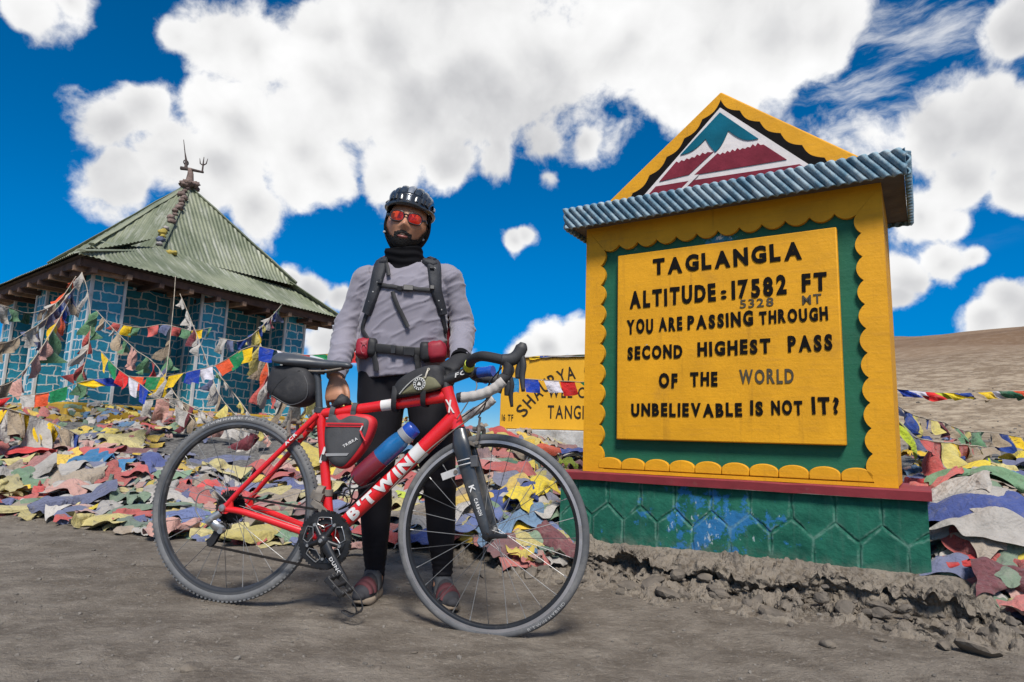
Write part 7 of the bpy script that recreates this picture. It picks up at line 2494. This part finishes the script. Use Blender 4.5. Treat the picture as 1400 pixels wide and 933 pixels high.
def heaps():
    r = random.Random(21)
    faded = ['faded blue', 'slate blue', 'grey white', 'grey white', 'faded red', 'faded red', 'pale pink', 'faded green', 'faded green', 'pale yellow', 'pale yellow', 'tan', 'tan', 'grey white', 'yellow', 'deep blue', 'grey white', 'maroon', 'sky blue', 'dark green', 'red', 'bright yellow']
    # ---- the uncountable rest: small scraps under and behind the bigger pieces
    VV, FF, CC = [], [], []
    off = 0
    n = 0
    while n < 2300:
        if r.random() < .86: px, py, poly = r.uniform(-90, 800), r.uniform(546, 768), HEAPS[0]
        else: px, py, poly = r.uniform(1226, 1440), r.uniform(590, 870), HEAPS[1]
        if not inpoly(px, py, poly): continue
        if gravel_patch(px, py) and r.random() < .985: continue
        q = px_on(px, py)
        if q is None: continue
        x, y = q
        if vnoise(x * 1.1 + 3, y * 1.3, seed=19) < -.30 and r.random() < .8: continue
        s = r.uniform(.08, .18)
        v = cloth_verts(x, y, s * r.uniform(.8, 1.8), s, r.gauss(0, .55), r.uniform(-.01, .022), r.uniform(.012, .028), 5000 + n, 9, 7, fold=r.uniform(.9, 2.0))
        VV.append(v); FF.append(grid_faces(9, 7, off)); off += 63
        c = np.array(FLAGC[r.choice(faded)]) * r.uniform(.75, 1.1); c = c * .7 + .3 * np.array((.27, .25, .23))
        CC.append(np.repeat(np.append(c, 1)[None], 63, 0)); n += 1
    o = np_mesh('prayer_flag_scraps', np.concatenate(VV), np.concatenate(FF), SCRAP)
    at = o.data.color_attributes.new('tint', 'FLOAT_COLOR', 'POINT')
    at.data.foreach_set('color', np.concatenate(CC).astype(np.float32).ravel())
    tag(o, kind='stuff')

    # ---- single pieces of cloth
    def zone(px, py):
        if px > 1000: return 'in the heap right of the green plinth'
        if px < 215: return 'on the slope left of the rear wheel'
        if px < 440: return 'behind the rear wheel'
        if px < 640: return 'behind the legs of the cyclist'
        return 'behind the front wheel beside the green plinth'
    def row(px, py):
        if px > 1000: return 'low at the front' if py > 760 else 'high' if py < 690 else 'halfway up'
        return 'in the front edge' if py > 685 else 'far back' if py < 640 else 'midway up the heap'
    def piece(px, py, w, h, colour, yaw, lift, amp, seed, label=None, fold=2.2, ang=None, nu=17, nv=13, kind=None):
        q = px_on(px, py)
        if q is None: return None
        v = cloth_verts(q[0], q[1], w, h, yaw, lift, amp, seed, nu, nv, fold=fold, ang=ang, kind=kind)
        c = Vector((q[0], q[1], float(heap_surf(np.array([q[0]]), np.array([q[1]]))[0])))
        v = v - np.array(c)
        gf = grid_faces(nu, nv)
        o = np_mesh('prayer_flag', v, gf, CLOTH)
        uvl = o.data.uv_layers.new(name='uv'); li = gf.ravel()
        uvl.data.foreach_set('uv', np.stack([(li % nu) / (nu - 1), (li // nu) / (nv - 1)], -1).astype(np.float32).ravel())
        o.location = c
        k = r.uniform(.85, 1.12); fd = .12 if label else r.uniform(.10, .45)
        o.color = (*[min(1, (a * (1 - fd) + fd * b_) * k) for a, b_ in zip(FLAGC[colour], (.30, .28, .26))], 1)
        md = o.modifiers.new('smooth', 'SUBSURF'); md.levels = 1; md.render_levels = 1
        if label: tag(o, label, 'flag')
        else:
            z, rw = zone(px, py), row(px, py)
            tag(o, '%s flag %s %s' % (colour, rw, z), 'flag', '%s flags lying %s %s' % (colour, rw, z))
        return o
    cnt = 0
    tries = 0
    pts = []
    while cnt < 250 and tries < 6000:
        tries += 1
        if r.random() < .90: px, py, poly = r.uniform(-60, 800), 600 + 165 * r.random() ** .8, HEAPS[0]
        else: px, py, poly = r.uniform(1230, 1430), r.uniform(605, 850), HEAPS[1]
        if not inpoly(px, py, poly) or gravel_patch(px, py): continue
        if any((px - a) ** 2 + ((py - b) * 2.2) ** 2 < (14 + .06 * (py - 600)) ** 2 for a, b in pts): continue
        pts.append((px, py))
        edge = min(1, max(0, (min(760 if px > 640 else 742, 900) - py) / 60)) if px < 1000 else .8
        s = r.uniform(.15, .25)
        piece(px, py, s * r.uniform(1.3, 2.5), s * r.uniform(.8, 1.15), r.choice(faded), r.gauss(0, .45), .010 + r.uniform(.01, .075) * (.3 + .7 * edge), r.uniform(.028, .055), 100 + cnt, fold=r.uniform(.9, 1.9))
        cnt += 1
    # ---- pieces one can point at
    big = [
        (102, 700, .50, .26, 'slate blue', .35, .05, .05, 'large slate blue cloth flag slanting at the front edge of the heap on the left', 1.2),
        (112, 706, .34, .13, 'bright yellow', .1, .03, .03, 'bright yellow strip of cloth at the front edge below the slate blue flag', 1.4),
        (185, 716, .30, .20, 'faded red', .5, .05, .05, 'folded rose red cloth standing at the front edge just left of the rear tyre', 1.3),
        (18, 694, .30, .15, 'faded red', .0, .03, .03, 'flat rose red cloth at the far left front edge of the heap', .8),
        (30, 682, .34, .20, 'yellow', .2, .04, .04, 'mustard yellow cloth lying on the heap at the far left', 1.4),
        (75, 676, .26, .18, 'sky blue', .2, .05, .03, 'bright blue printed cloth between the mustard yellow and the pale pieces', 1.2),
        (45, 655, .55, .16, 'faded red', -.05, .05, .03, 'long faded red cloth stretched across the heap on the left', 1.0),
        (135, 647, .58, .16, 'sky blue', -.1, .06, .03, 'long blue cloth lying across the middle of the heap left of the rear wheel', 1.0),
        (365, 668, .42, .24, 'faded red', -.1, .07, .03, 'large rose red cloth behind the spokes of the rear wheel near the chain', 1.0),
        (290, 717, .40, .12, 'bright yellow', .0, .03, .03, 'yellow cloth at the front edge under the rear derailleur', 1.6),
        (345, 730, .50, .14, 'faded red', .1, .03, .03, 'salmon red cloth low behind the lower chain', 1.2),
        (240, 662, .30, .14, 'bright yellow', -.1, .06, .03, 'yellow cloth behind the left part of the rear wheel', 1.4),
        (300, 640, .50, .13, 'slate blue', .0, .05, .03, 'long violet blue cloth behind the upper spokes of the rear wheel', 1.0),
        (565, 615, .34, .16, 'faded green', .0, .05, .04, 'pale green cloth on the heap left of the left knee of the cyclist', 1.2),
        (556, 690, .20, .16, 'lime', .3, .06, .03, 'lime green cloth between the calves of the cyclist', 1.4),
        (548, 720, .30, .15, 'faded blue', .3, .03, .04, 'blue cloth on the ground between the feet of the cyclist', 1.4),
        (473, 762, .22, .14, 'pale pink', .5, .02, .04, 'salmon cloth on the ground beside the right shoe of the cyclist', 1.2),
        (478, 742, .22, .10, 'deep blue', -.2, .05, .03, 'dark blue cloth on the ground behind the pedal', 1.2),
        (575, 745, .22, .12, 'deep blue', .3, .03, .03, 'deep blue cloth end reaching the dirt next to the left shin', 1.2),
        (692, 672, .50, .42, 'faded red', .3, .10, .07, 'big crumpled red cloth seen through the front wheel', 1.3),
        (740, 640, .30, .20, 'orange', .1, .12, .05, 'orange red cloth hanging over the top of the heap behind the front tyre', 1.3),
        (728, 705, .46, .16, 'bright yellow', 1.0, .12, .05, 'bright yellow cloth slanting up against the green plinth', 1.1),
        (716, 742, .30, .12, 'yellow', .5, .04, .04, 'yellow cloth tip on the dirt below the slanting yellow cloth', 1.3),
        (640, 690, .30, .26, 'tan', .1, .08, .06, 'dirty tan cloth bundle behind the fork', 1.6),
        (648, 735, .34, .20, 'faded blue', .6, .06, .05, 'blue cloth at the front edge behind the front hub', 1.3),
        (620, 742, .30, .12, 'faded red', .5, .03, .03, 'red cloth strip on the dirt left of the front hub', 1.2),
        (690, 742, .16, .12, 'pale pink', .1, .03, .02, 'small pale pink cloth on the dirt below the front hub', 1.2),
        (775, 655, .18, .14, 'lime', .1, .12, .04, 'lime yellow cloth tucked against the left end of the red ledge', 1.4),
        (785, 640, .26, .20, 'deep blue', .0, .10, .05, 'deep blue cloth behind the left end of the red ledge', 1.2),
        (670, 620, .22, .14, 'dark green', .0, .08, .05, 'dark green cloth behind the upper part of the front wheel', 1.2),
        (1345, 685, .52, .24, 'faded green', -.5, .12, .09, 'large green netting cloth rolled across the heap right of the sign', .9),
        (1345, 738, .60, .30, 'deep blue', -.35, .10, .085, 'large deep blue cloth draped over the heap at the right', 2.3),
        (1335, 775, .50, .20, 'grey white', -.45, .12, .07, 'grey white cloth folded over the blue cloth at the right', 1.3),
        (1310, 808, .30, .20, 'slate blue', -.6, .06, .03, 'slate blue printed cloth at the foot of the heap on the right', 1.0),
        (1345, 806, .30, .14, 'red', -.5, .07, .04, 'red cloth under the grey white cloth at the right', 1.2),
        (1385, 835, .26, .24, 'maroon', -.5, .10, .05, 'dark maroon cloth bundle at the right edge', 1.5),
        (1262, 652, .24, .16, 'yellow', .0, .16, .06, 'mustard cloth bunched behind the right end of the red ledge', 1.4),
        (1290, 660, .30, .12, 'deep blue', -.4, .16, .05, 'rolled dark blue cloth next to the mustard cloth', 1.0),
        (1282, 700, .26, .22, 'faded red', -.6, .10, .05, 'rose red cloth pressed against the right side of the plinth', 1.2),
        (1300, 715, .34, .18, 'grey white', -.7, .13, .05, 'pale grey knotted cloth over the rose red cloth', 1.6),
        (1345, 648, .36, .20, 'bright yellow', -.1, .05, .02, 'flat pale yellow cloth on the gravel right of the sign', .8),
        (1385, 690, .30, .12, 'tan', -.1, .08, .04, 'cream coloured cloth fold at the right edge of the heap', 1.0),
        (1255, 690, .16, .18, 'red', .2, .12, .04, 'bright red cloth scrap at the corner of the red ledge', 1.2),
        (1320, 640, .55, .24, 'tan', -.15, .05, .09, 'large khaki canvas lying humped on the gravel at the right', .6),
        (1385, 640, .50, .16, 'dark green', -.1, .03, .04, 'dark green canvas strip on the gravel at the right edge', .8),
    ]
    for k, (px, py, w, h, c, yaw, lift, amp, lab, fold) in enumerate(big):
        piece(px, py, w, h, c, yaw, lift, amp, 900 + k, label=lab, fold=fold, nu=25, nv=19, kind='sheet' if lab.startswith('flat') else 'ribbon')


heaps()

ROPE = M('dirty_rope', (0.33, 0.28, 0.22), 0.9, var=0.4, vs=12)


def flag_string(label, pts, flags, seed=0, group=None, rope_r=.0035, name='prayer_flag_string', mat=ROPE):
    """pts: (px, py, distance) along the rope; flags: (position 0..1, colour, width, drop, lean along rope, wind, curl)"""
    r = random.Random(seed)
    W_ = []
    for (px, py, Y) in pts:
        d = ray(px, py); W_.append(Vector((0, 0, CAM_H)) + d * (Y / d.y))
    P_ = bez(W_, 14)
    O = W_[0].copy()
    root = thing(name, label, 'flag string', O, group=group)
    L = [0]
    for i in range(1, len(P_)): L.append(L[-1] + (P_[i] - P_[i - 1]).length)
    def at(s):
        s = max(0, min(L[-1] - 1e-6, s))
        k = max(i for i in range(len(L)) if L[i] <= s); k = min(k, len(P_) - 2)
        return P_[k].lerp(P_[k + 1], (s - L[k]) / max(1e-9, L[k + 1] - L[k]))
    mb = MB()
    mb.tube([p - O + Vector((0, 0, .006 * mnoise.noise(p * 7))) for p in P_], rope_r, 6)
    mb.build('rope', mat, root, angle=180)
    n = 8
    for (t, colour, w, drop, lean, wind, curl) in flags:
        s0 = t * L[-1]
        a, b = at(s0), at(s0 + w)
        b = a.lerp(b, .86); drop *= .84; al = (b - a)
        if al.length < 1e-6: continue
        al_n = al.normalized()
        out = al_n.cross(Vector((0, 0, 1))).normalized()
        if out.y > 0: out = -out
        D = (Vector((0, 0, -1)) + al_n * lean + out * wind).normalized()
        N = al_n.cross(D).normalized()
        p1, p2, f = r.uniform(0, 6.28), r.uniform(0, 6.28), r.uniform(1.0, 1.8)
        tw = r.uniform(-.35, .35)
        vs = []
        for j in range(n + 1):
            v = j / n
            for i in range(n + 1):
                u = i / n
                q = a + al * (u + (0.5 - u) * .10 * v) + D * (drop * v * (1 + .08 * math.sin(3 * u + p1)))
                q += N * (drop * curl * v * (.55 * math.sin(f * 3.1 * u + 2.0 * v + p1) + .35 * math.sin(5.5 * u * f - 3 * v + p2)) + drop * tw * v * (u - .5))
                q += al_n * (drop * .10 * v * math.sin(p2 + 2 * v))
                vs.append(q - O)
        fs = [(j * (n + 1) + i, j * (n + 1) + i + 1, (j + 1) * (n + 1) + i + 1, (j + 1) * (n + 1) + i) for j in range(n) for i in range(n)]
        mb = MB(); mb.add(vs, fs)
        o = mb.build('flag', CLOTH, root, angle=180, fixn=False)
        uvl = o.data.uv_layers.new(name='uv')
        for lp in o.data.loops: uvl.data[lp.index].uv = ((lp.vertex_index % (n + 1)) / n, (lp.vertex_index // (n + 1)) / n)
        k = r.uniform(.9, 1.1); o.color = (*[min(1, c * k) for c in FLAGC[colour]], 1)
    return root


def strings():
    # bright new strings across the front of the shrine
    F = lambda items, w=.17, d=.15: [(t, c, w * (1 + .0 * i), d, l, wd, cu) for i, (t, c, l, wd, cu) in enumerate(items)]
    flag_string('bright new prayer flag string running low across the right half of the blue shrine',
                [(172, 514, 6.3), (215, 516, 6.3), (262, 508, 6.3), (300, 497, 6.3), (345, 474, 6.4), (400, 484, 6.5), (440, 485, 6.6), (500, 478, 6.8)],
                F([(.015, 'orange', .1, .3, .3), (.085, 'green', 0, .2, .12), (.175, 'yellow', -.3, .2, .2), (.245, 'blue', .2, .4, .3), (.295, 'white', .5, .3, .3), (.365, 'orange', .5, .2, .12),
                   (.425, 'green', .3, .2, .25), (.47, 'yellow', .0, .2, .2), (.555, 'blue', -.1, .2, .12), (.625, 'white', .3, .4, .3), (.70, 'red', .3, .3, .3), (.765, 'green', 1.8, .2, .2), (.82, 'yellow', 2.5, .2, .1), (.90, 'red', .3, .3, .2), (.95, 'white', .2, .3, .2)], .165, .165), 1)
    flag_string('bright new prayer flag string slanting down left of the big orange flag',
                [(136, 478, 6.2), (150, 494, 6.15), (168, 510, 6.1), (190, 524, 6.05), (212, 540, 6.0), (262, 566, 6.0), (330, 590, 6.0)],
                F([(.02, 'yellow', .3, .2, .2), (.10, 'green', .5, .2, .2), (.20, 'red', .1, .3, .35), (.28, 'white', .2, .2, .15), (.365, 'blue', .2, .3, .25), (.62, 'grey white', .1, .2, .4)], .15, .17), 2)
    flag_string('bright prayer flag string leaving the left edge towards the near pillar',
                [(-40, 556, 6.0), (0, 546, 6.0), (30, 541, 6.0), (60, 538, 6.0), (85, 531, 6.05), (112, 522, 6.1), (140, 518, 6.2), (172, 514, 6.3)],
                F([(.03, 'orange', .4, .2, .3), (.17, 'red', -1.2, .2, .3), (.33, 'grey white', .5, .3, .3), (.42, 'orange', .2, .2, .25), (.535, 'green', 0, .1, .1), (.70, 'yellow', 1.6, .3, .3), (.80, 'blue', 1.2, .3, .3)], .17, .15), 3)
    r = random.Random(77)
    old = ['grey white', 'grey white', 'faded green', 'pale pink', 'faded red', 'pale yellow', 'slate blue', 'tan', 'tan', 'yellow', 'deep blue']
    def rag(label, pts, n, w=(.12, .22), d=(.13, .32), seed=0, cols=old, curl=(.3, .7), lo=.02, hi=.96):
        rr = random.Random(seed + 500)
        fl = []
        for i in range(n):
            t = lo + (hi - lo) * (i + rr.uniform(-.3, .3)) / max(1, n - 1)
            fl.append((max(0, min(.97, t)), rr.choice(cols), rr.uniform(*w), rr.uniform(*d), rr.uniform(-.4, .5), rr.uniform(-.2, .5), rr.uniform(*curl)))
        return flag_string(label, pts, fl, seed, rope_r=.005)
    g = None
    rag('old string with large faded flags from the upper left edge to the near pillar', [(-60, 462, 6.8), (0, 470, 7.0), (40, 452, 7.4), (75, 425, 8.0), (103, 392, 8.9)], 13, seed=1, w=(.16, .26), d=(.18, .40))
    rag('old sagging flag string at the left edge with a pink and a green flag', [(-60, 520, 6.2), (0, 528, 6.3), (35, 505, 6.6), (70, 455, 7.4), (98, 405, 8.8)], 12, seed=2, w=(.18, .30), d=(.2, .42), cols=['pale pink', 'faded green', 'grey white', 'blue', 'yellow', 'tan', 'orange'])
    rag('tangle of old flags hanging low at the far left edge of the heap', [(-60, 560, 5.6), (0, 558, 5.7), (28, 565, 5.8), (62, 575, 6.0), (110, 596, 6.2)], 14, seed=3, w=(.14, .22), d=(.22, .42), cols=['tan', 'yellow', 'deep blue', 'red', 'grey white', 'maroon', 'sky blue', 'faded green'])
    rag('second old string crossing the far left column of the shrine', [(-40, 402, 7.4), (10, 420, 7.6), (45, 428, 8.0), (80, 412, 8.5), (104, 378, 8.9)], 10, seed=4, w=(.14, .22), d=(.14, .26), cols=['tan', 'faded green', 'orange', 'pale yellow', 'grey white', 'dark green'])
    rag('ragged string from the near pillar down to the heap in front of the shrine', [(132, 425, 8.7), (155, 450, 8.3), (185, 478, 7.8), (212, 498, 7.4), (240, 540, 7.0), (268, 580, 6.7)], 14, seed=5, w=(.08, .16), d=(.10, .30), cols=['red', 'grey white', 'faded green', 'grey white', 'tan', 'pale pink'])
    rag('thin string with a few rags hanging straight from the eave', [(240, 378, 9.3), (237, 420, 9.0), (232, 470, 8.6), (226, 520, 8.0)], 4, seed=6, w=(.06, .12), d=(.2, .4), lo=.55)
    rag('ragged pale string left of the middle pillar falling to the ground', [(246, 402, 9.2), (262, 440, 8.8), (280, 486, 8.2), (300, 540, 7.6), (335, 580, 7.0)], 14, seed=7, w=(.10, .18), d=(.14, .34), cols=['grey white', 'tan', 'maroon', 'slate blue', 'grey white', 'pale yellow'])
    rag('dense old flag string from the right eave corner to the middle of the wall', [(386, 416, 10.6), (372, 432, 9.8), (352, 452, 9.0), (330, 466, 8.6), (298, 462, 8.6)], 16, seed=8, w=(.12, .20), d=(.16, .26), cols=['deep blue', 'yellow', 'slate blue', 'pale yellow', 'grey white', 'faded green', 'maroon'])
    rag('string of small worn flags in front of the recessed wall of the shrine', [(150, 440, 9.2), (190, 448, 9.2), (225, 444, 9.3), (262, 452, 9.3), (290, 448, 9.4)], 9, seed=9, w=(.12, .18), d=(.14, .2), cols=['yellow', 'slate blue', 'yellow', 'faded red', 'faded green'])
    rag('twisted pale string running down from the orange flag to the rear wheel', [(292, 505, 6.6), (312, 528, 6.5), (330, 552, 6.4), (350, 580, 6.3), (372, 606, 6.2)], 8, seed=10, w=(.06, .12), d=(.06, .12), cols=['pale yellow', 'grey white', 'faded green', 'pale pink'])
    rag('grey ragged string along the foot of the shrine wall', [(196, 548, 6.9), (235, 545, 6.9), (270, 560, 6.8), (310, 582, 6.6), (360, 596, 6.4)], 13, seed=11, w=(.10, .2), d=(.12, .34), cols=['grey white', 'tan', 'maroon', 'grey white', 'pale pink'])
    rag('bunch of rags hanging behind the saddle bag', [(356, 470, 7.2), (366, 500, 7.1), (372, 530, 7.0), (405, 545, 6.9), (440, 520, 6.9)], 12, seed=12, w=(.08, .16), d=(.2, .45), cols=['grey white', 'tan', 'orange', 'pale yellow', 'grey white', 'faded red'])
    rag('short old flag string on the near pillar', [(112, 372, 9.1), (120, 400, 9.0), (124, 440, 8.8), (120, 480, 8.5), (112, 512, 8.1)], 7, seed=13, w=(.08, .16), d=(.2, .5), cols=['faded red', 'grey white', 'faded green', 'grey white', 'pale pink'])
    rag('string of flags between shrine and cyclist above the heap', [(440, 560, 6.4), (470, 548, 6.3), (500, 560, 6.2), (540, 580, 6.1), (600, 592, 6.2)], 9, seed=14, w=(.12, .2), d=(.12, .2), cols=['green', 'orange', 'pale yellow', 'grey white', 'faded green', 'deep blue'])
    # string in front of the welcome board
    flag_string('bright flag string hanging in front of the yellow welcome board',
                [(625, 500, 4.9), (660, 507, 4.9), (700, 516, 4.9), (740, 520, 4.9), (775, 522, 4.9), (805, 522, 4.95), (850, 512, 5.0)],
                [(.10, 'blue', .11, .12, .2, .2, .3), (.20, 'yellow', .15, .06, .6, .2, .2), (.30, 'sky blue', .10, .14, .2, .2, .3), (.385, 'blue', .145, .13, .3, .2, .2), (.515, 'white', .13, .12, .5, .3, .25), (.61, 'red', .135, .125, .15, .2, .15), (.73, 'green', .12, .07, .9, .3, .3), (.85, 'yellow', .13, .12, .2, .2, .2)], 21)
    flag_string('string of small flags lying along the top of the yellow welcome board',
                [(676, 486, 6.45), (705, 489, 6.42), (740, 487, 6.38), (775, 486, 6.33), (815, 484, 6.28)],
                [(.06, 'blue', .16, .13, .1, -1.2, .3), (.20, 'blue', .14, .16, .1, -3.5, .2), (.34, 'yellow', .18, .05, .4, .8, .3), (.45, 'deep blue', .16, .06, .4, .8, .4), (.56, 'white', .15, .12, -.3, -3.0, .3), (.68, 'pale pink', .15, .12, -.4, -3.2, .3), (.8, 'green', .15, .1, .3, -1, .3)], 22)
    # string blowing flat in the wind to the right of the sign
    cols = ['blue', 'white', 'red', 'lime', 'bright yellow', 'deep blue', 'tan', 'yellow', 'white', 'dark green', 'orange', 'green', 'green', 'yellow', 'yellow', 'blue', 'deep blue', 'white']
    fl = []
    rr = random.Random(4)
    for i, c in enumerate(cols):
        fl.append((.155 + .60 * i / len(cols), c, .16 if i != 11 else .22, rr.uniform(.08, .15) if i not in (11, 12) else .17, rr.uniform(1.2, 2.6), rr.uniform(-.2, .6), rr.uniform(.35, .6)))
    flag_string('bright flag string stretched in the wind to the right of the painted sign', [(1140, 520, 4.6), (1200, 528, 4.6), (1236, 533, 4.6), (1280, 537, 4.65), (1330, 537, 4.7), (1370, 535, 4.75), (1450, 536, 4.8), (1520, 560, 4.9), (1560, 640, 5.0)], fl, 23)
    rag('old faded flag string lying on the gravel behind the right side of the sign', [(1216, 548, 4.6), (1250, 568, 5.0), (1290, 578, 5.6), (1322, 590, 6.2), (1360, 592, 6.6), (1440, 606, 7.0)], 20, seed=15, w=(.14, .26), d=(.08, .22), cols=['pale yellow', 'yellow', 'slate blue', 'tan', 'faded green', 'maroon', 'deep blue'])
    rag('old flag string sloping from the sign to the heap on the right', [(1212, 556, 4.2), (1232, 580, 4.2), (1256, 600, 4.3), (1300, 606, 4.6), (1345, 612, 5.0)], 10, seed=16, w=(.2, .34), d=(.12, .30), cols=['yellow', 'lime', 'slate blue', 'pale yellow', 'tan', 'faded red'])


strings()
